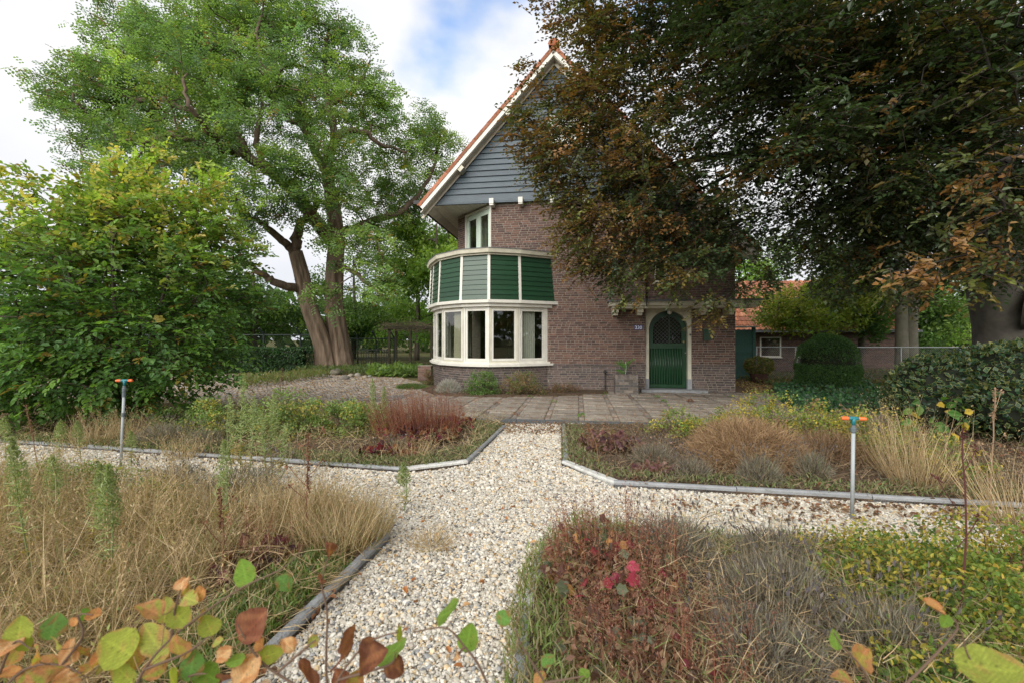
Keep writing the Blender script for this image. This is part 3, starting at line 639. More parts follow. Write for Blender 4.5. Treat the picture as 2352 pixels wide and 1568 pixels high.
# windows
def window(parent, x0, x1, z0, z1, y, fr=.06, mull=(), bars=(), name='window', cur=None, dpt=.07):
    w = Geo(); w.box(x0, x0 + fr, y, y + dpt, z0, z1); w.box(x1 - fr, x1, y, y + dpt, z0, z1); w.box(x0 + fr, x1 - fr, y + .002, y + dpt - .002, z0, z0 + fr); w.box(x0 + fr, x1 - fr, y + .002, y + dpt - .002, z1 - fr, z1)
    for m_ in mull: w.box(m_ - .03, m_ + .03, y + .004, y + dpt - .01, z0 + fr, z1 - fr)
    for m_ in bars: w.box(x0 + fr, x1 - fr, y + .012, y + .04, m_ - .012, m_ + .012)
    o = obj(name, w, M['white'], parent); g = Geo().box(x0 + fr, x1 - fr, y + .03, y + .036, z0 + fr, z1 - fr); obj('pane', g, M['glass'], o)
    s = Geo().box(x0 - .03, x1 + .03, y - .04, y + .05, z0 - .045, z0 - .002); obj('sill', s, M['white'], o); return o
window(house, *WST, .03); window(house, WOP[0], WOP[1], WOP[2], WOP[3], .15, mull=(-1.74,))
gw_ = window(house, -4.86, -3.78, 6.55, 7.45, -.20, mull=(-4.32,), bars=(7.0,)); obj('backing', Geo().box(-4.8, -3.84, -.128, -.127, 6.6, 7.4), M['room'], gw_)

# bay upper part: cladding slats, posts, cornices
zb, zt = 2.44, 3.60; b0, t0 = offs(.055), offs(.115); ib, it = offs(.12), offs(.17)
def facet_pt(i, f, z, b_, t_):
    s = (z - zb) / (zt - zb); a = b_[i] * (1 - s) + t_[i] * s; c = b_[i + 1] * (1 - s) + t_[i + 1] * s; return a + (c - a) * f
for i in range(8):
    a, b = b0[i], b0[i + 1]; L = np.linalg.norm(b - a); fm = .035 / L
    if i < 7 or True:
        for k in range(9):
            z0 = zb + (zt - zb) / 9 * k; z1 = zb + (zt - zb) / 9 * (k + 1) + .008; f0, f1 = fm, 1 - fm
            if i == 0: f0 = .0
            n_ = A3([-(b - a)[1], (b - a)[0]]) / L; n_ = n_ if np.dot(n_, a - A3([-6.6, 1.1])) > 0 else -n_
            B0, B1 = facet_pt(i, f0, z0, b0, t0) + n_ * .014, facet_pt(i, f1, z0, b0, t0) + n_ * .014; T0_, T1_ = facet_pt(i, f0, z1, b0, t0) - n_ * .006, facet_pt(i, f1, z1, b0, t0) - n_ * .006
            X = [(*(B0 - n_ * .028), z0), (*(B1 - n_ * .028), z0), (*B1, z0), (*B0, z0), (*(T0_ - n_ * .012), z1), (*(T1_ - n_ * .012), z1), (*T1_, z1), (*T0_, z1)]
            obj('cladding_board', Geo().add(X, [f[::-1] for f in BOXF]), M['green'], house)
ring(g := Geo(), .10, .14, zb - .02, zt, (.155, .195)); obj('bay_lining', g, M['green'], house)
for i in range(9):
    a = offs(.045)[i]; a2 = offs(.10)[i]; c = A3([-6.6, 1.1]); d = c - a; d /= np.linalg.norm(d); s = A3([-d[1], d[0]]) * .036
    X = [(*(a - s), zb - .01), (*(a + s), zb - .01), (*(a + s + d * .07), zb - .01), (*(a - s + d * .07), zb - .01), (*(a2 - s), zt + .01), (*(a2 + s), zt + .01), (*(a2 + s + d * .07), zt + .01), (*(a2 - s + d * .07), zt + .01)]
    if 0 < i < 8: obj('bay_post', Geo().add(X, BOXF), M['white'], house)
obj('bay_cornice', ring(ring(Geo(), .06, .20, zt, zt + .045), -.005, .24, zt + .047, zt + .15, (-.03, .24)), M['cream'], house)
obj('bay_capping', ring(Geo(), -.045, .28, zt + .152, zt + .165), M['lead'], house)
obj('bay_band', ring(ring(Geo(), .0, .25, 2.35, 2.43, (-.005, .25)), .09, .25, 2.26, 2.348), M['white'], house)
obj('bay_sill', ring(ring(Geo(), .06, .30, .702, .755), .12, .30, .757, .80), M['white'], house)
g = Geo(); P = offs(.2); c = [(-6.47, .01), (-7.76, 1.3)]
poly = [tuple(q) for q in P]; g.prism(poly + [(-7.76, 1.32), (-6.49, .012)], 2.95, 3.02); obj('bay_flat_roof', g, M['lead'], house)
# bay windows
wz0, wz1 = .80, 2.262; w0 = offs(.17)
for i in range(8):
    a, b = w0[i], w0[i + 1]; d = b - a; L = np.linalg.norm(d); d /= L; n_ = A3([-d[1], d[0]]); n_ = n_ if np.dot(n_, a - A3([-6.6, 1.1])) > 0 else -n_
    D3, N3, UZ = A3([*d, 0]), A3([*n_, 0]), A3([0, 0, 1]); base = A3([*a, wz0])
    pf = Geo(); pw = .05 if 0 < i else .09
    pf.obox(base + D3 * .004 - N3 * .10, D3 * pw, N3 * .10, UZ * (wz1 - wz0)); pf.obox(base + D3 * (L - .054) - N3 * .10, D3 * .05, N3 * .10, UZ * (wz1 - wz0))
    pf.obox(base + D3 * pw - N3 * .095, D3 * (L - pw - .054), N3 * .09, UZ * .04); pf.obox(base + D3 * pw - N3 * .095 + UZ * (wz1 - wz0 - .05), D3 * (L - pw - .054), N3 * .09, UZ * .05)
    fo = obj('window_frame', pf, M['cream'] if i % 2 else M['white'], house)
    s = .055; x0, x1 = pw + .006, L - .06; h0, h1 = .045, wz1 - wz0 - .055
    cf = Geo(); cf.obox(base + D3 * x0 - N3 * .055 + UZ * h0, D3 * s, N3 * .05, UZ * (h1 - h0)); cf.obox(base + D3 * (x1 - s) - N3 * .055 + UZ * h0, D3 * s, N3 * .05, UZ * (h1 - h0))
    cf.obox(base + D3 * (x0 + s) - N3 * .053 + UZ * h0, D3 * (x1 - x0 - 2 * s), N3 * .046, UZ * .06); cf.obox(base + D3 * (x0 + s) - N3 * .053 + UZ * (h1 - .055), D3 * (x1 - x0 - 2 * s), N3 * .046, UZ * .055)
    co = obj('casement', cf, M['white'], fo)
    obj('pane', Geo().obox(base + D3 * (x0 + s) - N3 * .035 + UZ * (h0 + .06), D3 * (x1 - x0 - 2 * s), N3 * .005, UZ * (h1 - h0 - .115)), M['glass'], fo)
    for hz in (.3, 1.15):
        hg = Geo().tube([base + D3 * (x1 + .002) + N3 * .004 + UZ * hz, base + D3 * (x1 + .002) + N3 * .004 + UZ * (hz + .09)], .008, sides=6); obj('hinge', hg, M['white'], fo)
# room inside
g = Geo(); g.prism([tuple(q) for q in offs(.36)] + [(-7.4, 3.2), (-7.4, 5), (-2.7, 5), (-2.7, .3), (-4.8, .3)], .05, .1); obj('room_floor', g, mat('floor_wood', .5, .3, base=(.10, .06, .03)), house)
g = Geo(); g.prism([tuple(q) for q in offs(.26)] + [(-7.4, 3.2), (-7.4, 5), (-2.7, 5), (-2.7, .3), (-4.8, .3)], 2.44, 2.52); obj('room_ceiling', g, M['room'], house)
g = Geo(); g.box(-7.5, -2.7, 5, 5.1, .1, 2.44); g.box(-2.7, -2.6, .3, 5.1, .1, 2.44); obj('room_wall', g, M['room'], house)
g = Geo(); g.box(-7.4, -2.5, 2.4, 2.5, 3.02, 5.2); g.box(-2.5, -2.4, .31, 2.5, 3.02, 5.2); obj('partition', g, M['room'], house)
def curtain(p, q, z0, z1, label, waves=7, amp=.035, gather=1.0, col=(.80, .79, .75), taper=0.0, name='curtain'):
    p, q = A3(p), A3(q); n = waves * 8; t = np.linspace(0, 1, n); nn = A3([-(q - p)[1], (q - p)[0]]); nn /= np.linalg.norm(nn); V = []; rows = 9
    for r_ in range(rows):
        s = r_ / (rows - 1); z = z0 + (z1 - z0) * s; tt = t * (1 - taper * (1 - s)) + taper * (1 - s) * .0
        for k_ in range(n): 
            w = p + (q - p) * tt[k_] + nn * amp * math.sin(t[k_] * waves * 6.283 + .6 * math.sin(t[k_] * 9 + s)) * (.6 + .4 * (1 - s)); V.append((*HW((*w, 0))[:2], z))
    fs = [(r_ * n + k_, r_ * n + k_ + 1, (r_ + 1) * n + k_ + 1, (r_ + 1) * n + k_) for r_ in range(rows - 1) for k_ in range(n - 1)]
    o = obj(name, Geo().add(V, fs), mat('curtain_cloth', .9, .1, base=col, noise=.05, nscale=8, trans=.25), smooth=True); return tag(o, label, 'curtain')
w2 = offs(.30)
def on(i, f): return w2[i] + (w2[i + 1] - w2[i]) * f
curtain(on(0, .22), on(0, .80), .82, 2.22, 'white curtain in the bay pane nearest the brick wall', 7, .03, taper=.0)
curtain(on(3, .02), on(3, .62), .82, 2.22, 'cream curtain in the second bay pane from the left edge of the bay', 6, .035, col=(.70, .65, .52))
curtain(on(4, .1), on(4, .6), .82, 2.22, 'pale curtain in the narrow leftmost bay pane seen edge-on', 5, .03, col=(.66, .66, .66))
curtain((-6.35, 2.3), (-5.6, 2.5), .12, 2.3, 'dark hanging sheet deep in the room behind the third bay pane, for the dark of the room', 7, .03, col=(.10, .105, .09))  # dark folded sheet put in where the room shows dark
curtain((-4.9, 3.6), (-4.75, 3.8), .12, 2.2, 'narrow pale sheet deep in the room behind the fourth bay pane, for far window light', 3, .02, col=(.75, .70, .5))  # pale sheet, its colour stands in for light from a far window
# french door on the cut corner
fd = ca + cd * .02 + A3([0, 0, 3.05]); Lf = 1.40; g = Geo(); Z = A3([0, 0, 1]); hh = 2.12
g.obox(fd, cd * .07, -cn * .12, Z * hh); g.obox(fd + cd * (Lf - .07), cd * .07, -cn * .12, Z * hh); g.obox(fd + cd * .07 + Z * (hh - .07), cd * (Lf - .14), -cn * .118, Z * .069)
fdo = obj('french_door', g, M['white'], house); mint = mat('pale_green_paint', .45, .4, base=(.56, .66, .55), noise=.06)
for k in range(2):
    x0 = .075 + k * (Lf - .15) / 2 + .003; Lw = (Lf - .15) / 2 - .006; b = fd + cd * x0 - cn * .035; g = Geo()
    g.obox(b, cd * .11, -cn * .045, Z * (hh - .075)); g.obox(b + cd * (Lw - .11), cd * .11, -cn * .045, Z * (hh - .075)); g.obox(b + cd * .11, cd * (Lw - .22), -cn * .043, Z * .28); g.obox(b + cd * .11 + Z * (hh - .215), cd * (Lw - .22), -cn * .043, Z * .138)
    obj('door_leaf', g, mint, fdo); obj('pane', Geo().obox(b + cd * .11 - cn * .02 + Z * .28, cd * (Lw - .22), -cn * .005, Z * (hh - .495)), M['glass'], fdo)
q0 = ca + cd * .7 - cn * .32; q1 = ca + cd * 1.25 - cn * .32
curtain(q0[:2], q1[:2], 3.06, 5.1, 'white curtain behind the upstairs balcony door', 6, .03, col=(.60, .60, .58))
g = Geo().obox(fd - Z * .14 + cn * .02, cd * (Lf + .02), -cn * .2, Z * .12); obj('door_sill', g, M['stone'], house)

# front door, arched surround, canopy
DX0, DX1, SPR, R_ = -2.19, -1.19, 1.665, .5; xc = (DX0 + DX1) / 2
inn = [(DX0, .10), (DX0, .9), (DX0, SPR)] + [(xc - R_ * math.cos(a), SPR + R_ * math.sin(a)) for a in np.linspace(0, math.pi, 21)[1:-1]] + [(DX1, SPR), (DX1, .9), (DX1, .10)]
def outp(x, z):
    if z <= SPR: return (-2.275 if x < xc else -1.10, z)
    a = math.atan2(z - SPR, x - xc); ux, uz = math.cos(a), math.sin(a); t = min((2.262 - SPR) / max(uz, 1e-6), (.585 if ux < 0 else .59) / max(abs(ux), 1e-6)); return (xc + ux * t, SPR + uz * t)
g = Geo(); n = len(inn); y0, y1 = .095, .30
V = [(x, y0, z) for x, z in inn] + [(outp(x, z)[0], y0, outp(x, z)[1]) for x, z in inn] + [(x, y1, z) for x, z in inn] + [(outp(x, z)[0], y1, outp(x, z)[1]) for x, z in inn]
fs = [(i, i + 1, n + i + 1, n + i)[::-1] for i in range(n - 1)] + [(i, 2 * n + i, 2 * n + i + 1, i + 1)[::-1] for i in range(n - 1)] + [(n + i, n + i + 1, 3 * n + i + 1, 3 * n + i)[::-1] for i in range(n - 1)]
g.add(V, fs); surr = obj('door_surround', g, M['cream'], house)
g = Geo(); g.box(-2.285, -2.185, .085, .30, .0, .36); obj('plinth_stone', g, M['stone'], house); g = Geo(); g.box(-1.195, -1.085, .085, .30, .0, .36); obj('plinth_stone', g, M['stone'], house)
# the leaf: a frame with an arched top, ribs below, lattice window above
yd = .235; door = Geo(); arc = [(xc - .497 * math.cos(a), SPR + .497 * math.sin(a)) for a in np.linspace(0, math.pi, 21)]
win = lambda x, z: None
ow = [(-2.06, 1.30), (-2.06, 1.62)] + [(xc - .37 * math.cos(a), SPR - .02 + .37 * math.sin(a)) for a in np.linspace(0, math.pi, 13)[1:-1]] + [(-1.32, 1.62), (-1.32, 1.30)]
oo = [(DX0 + .003, 1.18), (DX0 + .003, 1.6)] + [(xc - .497 * math.cos(a), SPR + .497 * math.sin(a)) for a in np.linspace(0, math.pi, 13)[1:-1]] + [(DX1 - .003, 1.6), (DX1 - .003, 1.18)]
n = len(ow); V = [(x, yd, z) for x, z in ow] + [(x, yd, z) for x, z in oo] + [(x, yd + .04, z) for x, z in ow]
door.add(V, [(i, n + i, n + (i + 1) % n, (i + 1) % n) for i in range(n)] + [(i, (i + 1) % n, 2 * n + (i + 1) % n, 2 * n + i) for i in range(n)])
door.box(DX0 + .003, DX1 - .003, yd + .012, yd + .045, .11, 1.178); door.box(DX0 + .01, DX1 - .01, yd - .02, yd + .011, 1.165, 1.20); door.box(DX0 + .004, DX1 - .004, yd - .012, yd + .011, .112, .20)
door.box(DX0 + .004, DX0 + .05, yd - .004, yd + .011, .201, 1.164); door.box(DX1 - .06, DX1 - .004, yd - .004, yd + .011, .201, 1.164)
dr = obj('front_door', door, M['door'], house)
for k in range(13):
    x = DX0 + .065 + k * .067; g = Geo().tube([(x, yd + .010, .202), (x, yd + .010, 1.163)], .020, sides=8); obj('rib', g, M['door'], dr, smooth=True)
g = Geo(); n = len(ow); g.add([(x, yd + .03, z) for x, z in ow], [tuple(range(n))[::-1]]); obj('pane', g, M['glass'], dr)
lat = Geo()
for sgn in (1, -1):
    for k in range(-9, 10):
        pts = [(xc + k * .1 + sgn * (z - 1.65), z) for z in np.linspace(1.3, 2.02, 25)]; pts = [(x, z) for x, z in pts if (z <= SPR and abs(x - xc) < .36) or (z > SPR and math.hypot(x - xc, z - SPR) < .36)]
        if len(pts) > 2: lat.tube([(pts[0][0], yd + .018, pts[0][1]), (pts[-1][0], yd + .018, pts[-1][1])], .0045, sides=4)
obj('lattice', lat, M['lead'], dr); obj('glazing_bar', Geo().box(xc + .05, xc + .075, yd + .004, yd + .03, 1.3, 2.0), M['door'], dr)
obj('door_back', Geo().box(DX0 - .05, DX1 + .05, .42, .44, .1, 2.3), mat('dark_hall', .9, .1, base=(.02, .018, .015)), house)  # panel behind the pane, coloured dark to stand for the unlit hall
obj('knob', Geo().lathe([(0, -.03), (.02, -.025), (.028, 0), (.02, .025), (0, .03)], (DX1 - .085, yd - .04, 1.335), 10), M['brass'], dr, smooth=True)
obj('lock', Geo().lathe([(0, -.015), (.014, -.01), (.016, 0), (.014, .01), (0, .015)], (DX1 - .035, yd - .02, 1.05), 8), M['steel'], dr, smooth=True)
tag(obj('doorstep', Geo().box(-2.42, -.75, -.18, .30, 0, .095), M['stone'], house))
g = Geo(); g.box(-3.26, .35, -.62, -.002, 2.26, 2.385); g.box(-2.9, .30, -.002, .118, 2.27, 2.385); g.box(-3.2, .3, -.55, -.01, 2.20, 2.258); g.box(.008, .35, .119, 1.2, 2.26, 2.385); can = obj('canopy', g, M['cream'], house)
obj('canopy_flashing', Geo().box(-3.30, .39, -.66, -.002, 2.387, 2.402).box(-3.32, .40, -.685, -.625, 2.36, 2.395), M['lead'], house)
for x in (-3.10, -2.48, -.92, -.24):
    g = Geo(); g.box(x - .075, x + .075, -.46, .115 if x > -2.3 else -.004, 2.10, 2.198); g.box(x - .06, x + .06, -.36, .112 if x > -2.3 else -.006, 2.03, 2.098); obj('corbel', g, M['cream'], house)
for x in (-2.36, -.62, -.02): obj('gutter_bracket', Geo().box(x - .008, x + .008, -.70, -.62, 2.24, 2.41), M['iron'], house)
g = Geo(); u = np.linspace(0, math.pi, 9); g.lathe([(.062 * math.sin(a), -.062 * math.cos(a)) for a in u], (xc + .02, .03, 2.12), 14); g.lathe([(.035, .055), (.035, .085)], (xc + .02, .03, 2.12), 12)
tag(obj('door_lamp', g, M['globe'], smooth=True, loc=P0, rz=HA), 'round opal glass globe lamp above the arched green door', 'lamp')
# house number 230 on a blue enamel plate
num = thing('house_number', 'small blue enamel plate reading 230 on the brick left of the door', 'sign', HW((-2.475, -.02, 1.66)), HA)
obj('plate', Geo().box(-.10, .10, -.006, .004, 0, .115), M['blue'], num)
cu = bpy.data.curves.new('digits', 'FONT'); cu.body = '230'; cu.size = .125; cu.align_x = 'CENTER'; cu.extrude = .001; cu.offset = .0006; cu.materials.append(M['number']); to = bpy.data.objects.new('tmp', cu); COL.objects.link(to); bpy.context.view_layer.update(); dme = bpy.data.meshes.new_from_object(to.evaluated_get(bpy.context.evaluated_depsgraph_get())); bpy.data.objects.remove(to); to = link('digits', dme, num); to.location = (0, -.009, .015); to.rotation_euler = (math.radians(90), 0, 0)
mb = thing('letterbox', 'green slatted letterbox fixed to the brick right of the door', 'letterbox', HW((-.72, .11, 1.38)), HA)
obj('box', Geo().box(-.09, .09, -.07, -.002, 0, .30), M['green'], mb)
for k in range(8): obj('slat', Geo().box(-.075, .01, -.078, -.071, .03 + k * .032, .045 + k * .032), M['green'], mb)
db = thing('doorbell', 'small black doorbell with a pale button right of the door', 'doorbell', HW((-1.13, .095, 1.50)), HA); obj('case', Geo().box(-.02, .02, -.02, 0, 0, .05), M['iron'], db); obj('button', Geo().box(-.006, .006, -.024, -.021, .018, .030), M['steel'], db)
tp_ = thing('outdoor_tap', 'black standpipe with a tap against the brick plinth', 'tap', HW((-3.35, -.03, 0)), HA); obj('pipe', Geo().tube([(0, -.02, 0), (0, -.02, .55)], .012), M['iron'], tp_); obj('valve', Geo().tube([(-.05, -.03, .55), (.05, -.03, .55)], .018).box(-.02, .02, -.05, -.01, .50, .59), M['iron'], tp_); obj('spout', Geo().tube([(0, -.03, .53), (0, -.09, .50)], .012), M['iron'], tp_)
cb_ = tag(obj('downlead', Geo().tube([HW((-2.41, -.012, 2.4)), HW((-2.41, -.012, 3.2)), HW((-2.55, -.012, 4.9))], .006), M['iron'], house))

# brick planter by the door
pl = thing('brick_planter', 'square grey brick planter with a green seedling beside the door', 'planter', HW((-2.85, -.46, 0)), HA)
obj('core', Geo().box(-.272, .272, -.25, .25, 0, .50), M['mortar'], pl)
sh = {}
for k in range(6):
    z = .006 + k * .068; off = .0 if k % 2 else -.11
    for face in range(4):
        x = -.285 + off
        while x < .284:
            a, b = max(x, -.285), min(x + .21, .285)
            if b - a > .04:
                g = Geo(); pr = random.uniform(.010, .016)
                if face == 0: g.box(a, b, -.25 - pr, -.249, z, z + .056, pick([(.155, .14, .125), (.19, .16, .135), (.12, .11, .105)], 1)[0])
                elif face == 1: g.box(.271, .272 + pr, a * .87, b * .87, z, z + .056, (.13, .12, .11))
                elif face == 2: g.box(-.272 - pr, -.271, a * .87, b * .87, z, z + .056, (.14, .12, .11))
                else: x += .221; continue
                obj('brick', g, M['brickj'], pl)
            x += .221
for k in range(8): obj('brick', Geo().box(-.285 + k * .0715, -.285 + k * .0715 + .062, -.265, .262, .415, .517, pick([(.16, .14, .125), (.20, .17, .145)], 1)[0]), M['brickj'], pl)
sd = thing('robinia_seedling', 'small feathery green seedling growing in the brick planter', 'plant', HW((-2.85, -.4, .5)), HA)
gl, gs = Geo(), Geo(); B = []; D = []
for k in range(9):
    a = random.uniform(0, 6.28); d = nrm(A3([math.cos(a), math.sin(a) * .6, random.uniform(.3, 1.2)])); B.append(A3([0, 0, .02 + .03 * k])); D.append(d)
gs.tube([(0, 0, 0), (.02, 0, .2), (0, 0, .33)], .006)
for k in range(3): sprays(gl, gs, A3(B), A3(D) + rng.normal(0, .2, (9, 3)), .32, 14, .045, .55, pick([(.10, .26, .04), (.14, .32, .06)], 9), T_DIA, .1, 1, (.1, .2, .04))
obj('foliage', gl, M['leaf'], sd); obj('stem', gs, M['twig'], sd)

# ------------------------------------------------------------------ the big locust tree
BR = (.13, .095, .07)
def limb_line(pts, k=5, jit=.0):
    P = A3([at(x, y, Y) for x, y, Y in pts]); P = smooth_line(P, k)
    if jit: P[1:-1] += rng.normal(0, jit, (len(P) - 2, 3))
    return P
def tree_thing(name, label, base, cat='tree', group=None): return thing(name, label, cat, base, 0, group)
tb = gnd(768, 853); T = tree_thing('locust_tree', 'huge green locust tree with two furrowed trunks standing behind the drive', tb)
tg = Geo(); bgm = Geo()
def L_(pts, r0, r1, geo=bgm, sides=8, fur=None, jit=.03, col=BR, pw=1.0):
    P = limb_line(pts, 6, jit); R = r0 + (r1 - r0) * np.linspace(0, 1, len(P)) ** pw; geo.tube(P - tb, R, col, sides, disp=fur); return P, R
limbs = []
limbs.append(L_([(752, 862, 20.3), (745, 800, 20.3), (727, 750, 20.1), (708, 700, 20), (695, 640, 19.8), (678, 578, 19.6)], .44, .27, tg, 44, furrow(1, .16, base=.28), 0, (.17, .125, .09)))
limbs.append(L_([(784, 866, 20.5), (779, 800, 20.6), (772, 740, 20.6), (768, 680, 20.5), (769, 600, 20.5), (772, 545, 20.5), (765, 470, 20.6)], .52, .30, tg, 48, furrow(2, .16, base=.42), 0, (.17, .125, .09), .6))
for p_, a_, b_ in [
    ([(678, 578, 19.6), (654, 559, 19.3), (616, 526, 18.6), (590, 505, 18.2), (545, 500, 17.6)], .20, .06),
    ([(678, 578, 19.6), (682, 545, 19.5), (690, 515, 19.4), (711, 493, 19.2), (735, 460, 19)], .24, .10),
    ([(702, 672, 20), (640, 650, 19), (600, 628, 18.5), (555, 600, 18), (500, 590, 17)], .20, .06),
    ([(765, 470, 20.6), (752, 400, 20.7), (758, 350, 20.8), (768, 310, 21), (755, 240, 21), (745, 160, 21), (752, 80, 21)], .30, .06),
    ([(772, 570, 20.5), (744, 530, 20.2), (702, 478, 19.5), (662, 425, 19), (616, 393, 18.5), (569, 360, 18), (517, 346, 17.5), (465, 332, 17), (390, 310, 16.6), (330, 330, 16.4)], .34, .06),
    ([(569, 360, 18), (536, 300, 18.3), (474, 265, 18.5), (417, 251, 18.7), (370, 228, 19), (322, 232, 19), (265, 213, 19.2), (204, 190, 19.4), (140, 215, 19.6)], .20, .04),
    ([(752, 400, 20.7), (712, 320, 20.5), (697, 284, 20.4), (668, 280, 20.2), (649, 237, 20), (640, 180, 20)], .20, .05),
    ([(755, 360, 20.8), (782, 308, 20.8), (830, 303, 20.8), (877, 332, 21), (935, 350, 21.5)], .20, .05),
    ([(697, 284, 20.4), (688, 237, 19.8), (640, 199, 19.4), (600, 150, 19), (590, 80, 19)], .14, .05),
    ([(755, 240, 21), (820, 200, 21.5), (850, 140, 22)], .13, .04),
    ([(771, 600, 20.5), (830, 640, 18.5), (890, 690, 17.4)], .12, .04),
    ([(770, 540, 20.5), (850, 510, 22), (930, 480, 23), (990, 400, 24), (1010, 320, 24)], .22, .05),
    ([(612, 395, 18.5), (590, 320, 18.2), (600, 250, 18), (610, 180, 18)], .14, .04),
    ([(530, 348, 17.5), (480, 300, 16.4), (440, 250, 15.6), (420, 180, 15.4)], .14, .04)]:
    limbs.append(L_(p_, a_, b_))
LB = [(300, 80, 90, 21), (300, 40, 60, 21), (400, 80, 110, 20), (440, 50, 80, 22), (540, 50, 110, 20), (560, 30, 100, 22), (670, 50, 110, 20), (600, -40, 100, 21), (720, 40, 70, 21), (190, 190, 100, 20), (120, 210, 60, 19.6), (270, 250, 130, 20), (270, 160, 100, 19), (400, 190, 140, 17.5), (540, 180, 140, 17.5), (680, 180, 130, 18.5),
      (800, 150, 80, 21), (790, 100, 60, 21), (860, 220, 85, 21), (900, 260, 55, 21.5), (985, 290, 65, 24), (1000, 350, 70, 24), (1030, 320, 40, 24), (900, 360, 100, 22), (760, 340, 110, 19), (600, 330, 100, 16.5), (430, 330, 120, 17), (300, 330, 100, 18), (190, 310, 75, 19), (200, 400, 55, 18.5), (330, 400, 90, 17.5),
      (470, 400, 80, 17), (870, 460, 100, 23), (650, 400, 80, 18), (700, 450, 70, 18), (780, 440, 70, 18.5), (560, 450, 80, 17), (830, 580, 85, 18), (950, 420, 90, 25), (960, 480, 60, 25), (890, 650, 65, 17.4), (860, 560, 80, 22), (740, 690, 50, 18.6), (660, 500, 50, 18.2), (600, 480, 60, 17.5), (540, 520, 70, 17), (520, 600, 60, 16.5),
      (600, 200, 170, 24), (400, 200, 170, 24), (780, 260, 130, 25), (480, 350, 110, 23), (740, 540, 45, 18.0), (920, 560, 70, 25)]
tg_pts = lobes_pts(LB, 10.5, .8, .45)
grow(bgm, [(P - tb, R) for P, R in limbs], tg_pts - tb, BR, .011, .5, .42, .07, .13)
gl = Geo(); n = len(tg_pts); kf = 21; tint = pick([(.175, .27, .085), (.15, .24, .09), (.22, .31, .085), (.125, .21, .095)], n, None, .12)
B = np.repeat(tg_pts - tb, kf, 0); B = B + unit(len(B)) * (rng.random((len(B), 1)) ** .5) * A3([.58, .58, .32]); D = unit(len(B)); D[:, 2] = D[:, 2] * .5 - .15
tint = tint * rng.uniform(.75, 1.3, (n, 1)); col = np.repeat(tint, kf, 0) * rng.uniform(.75, 1.3, (len(B), 1)); yl = rng.random(len(B)) < .035; col[yl] = pick([(.30, .24, .05), (.22, .14, .05)], int(yl.sum()))
put(gl, T_FROND, B, D, A3([0, 0, 1.]) + .45 * rng.standard_normal(B.shape), rng.uniform(.24, .40, len(B)), rng.uniform(.17, .27, len(B)), col)
obj('trunk', tg, M['bark'], T, smooth=True); obj('limbs', bgm, M['bark'], T, smooth=True); obj('crown', gl, M['leaf'], T)

# ------------------------------------------------------------------ copper beech overhanging the house front
bb = A3([9.35, 8.7, 0]); T = tree_thing('copper_beech', 'big dark copper beech overhanging the house front, its thick grey trunk at the right edge', bb)
tg, bgm = Geo(), Geo()
def LW(P, r0, r1, geo=None, sides=8, fur=None, col=(.022, .019, .017), k=6, base=None):
    geo = geo or bgm; P = smooth_line(P, k); R = np.linspace(r0, r1, len(P)); geo.tube(P - (bb if base is None else base), R, col, sides, disp=fur); return P, R
tr = LW([(9.75, 8.7, -.1), (9.7, 8.7, .8), (9.6, 8.7, 1.6), (9.3, 8.7, 2.8), (9.1, 8.7, 5), (9.3, 8.8, 8), (9.2, 9, 12), (9.0, 9, 16)], .74, .12, tg, 28, furrow(5, .03, 5, .18), (.11, .10, .085))
for q0, q1, r_, in ((( 9.35, 8.25, 2.0), (9.75, 7.65, 1.75), .34), ((9.5, 8.3, 2.75), (9.9, 7.9, 3.0), .26)):
    sc = Geo(); P = curve(q0, q1, (0, 0, .05), 6) - bb; sc.tube(P, [r_ * 1.25, r_ * 1.1, r_, r_ * 1.03, r_ * .95, r_ * .6], (.10, .085, .07), 16, disp=furrow(int(r_ * 99), .10, 6)); obj('branch_stub', sc, M['bark'], T, smooth=True)
limbs = [(tr[0], tr[1])]
for P_, a_, b_ in [([(9.1, 8.7, 3.2), (7.5, 8.6, 4.4), (5.5, 8.8, 5.0), (3.5, 9.2, 5.0), (1.6, 9.4, 4.4)], .15, .03), ([(9.0, 8.7, 4.6), (7.2, 8.4, 6.4), (4.8, 8.6, 7.6), (2.4, 9, 8.2), (.8, 9.2, 8.4)], .14, .03),
    ([(9.0, 8.7, 2.9), (8.2, 8.5, 3.9), (6.8, 8.5, 4.6), (5.0, 8.5, 4.8), (3.4, 8.8, 4.2)], .12, .025), ([(9.1, 8.8, 5.6), (7.4, 8.4, 8), (5, 7.6, 9.6), (3, 6.6, 10)], .12, .03), ([(9.2, 8.7, 3.5), (9.6, 7, 4.6), (8.4, 5.4, 5.0), (6.5, 4.6, 4.6)], .11, .025),
    ([(9.2, 8.8, 6.5), (11, 7, 9), (12, 5, 11)], .11, .03), ([(9.2, 8.8, 7), (7, 10, 10), (4.5, 10.5, 12)], .11, .03), ([(9, 8.8, 3.4), (8, 10.5, 4.2), (7.4, 12.5, 4.0)], .09, .02), ([(9.2, 8.7, 4.2), (11.5, 9, 5), (14, 9, 5)], .11, .03)]:
    limbs.append(LW(P_, a_, b_))
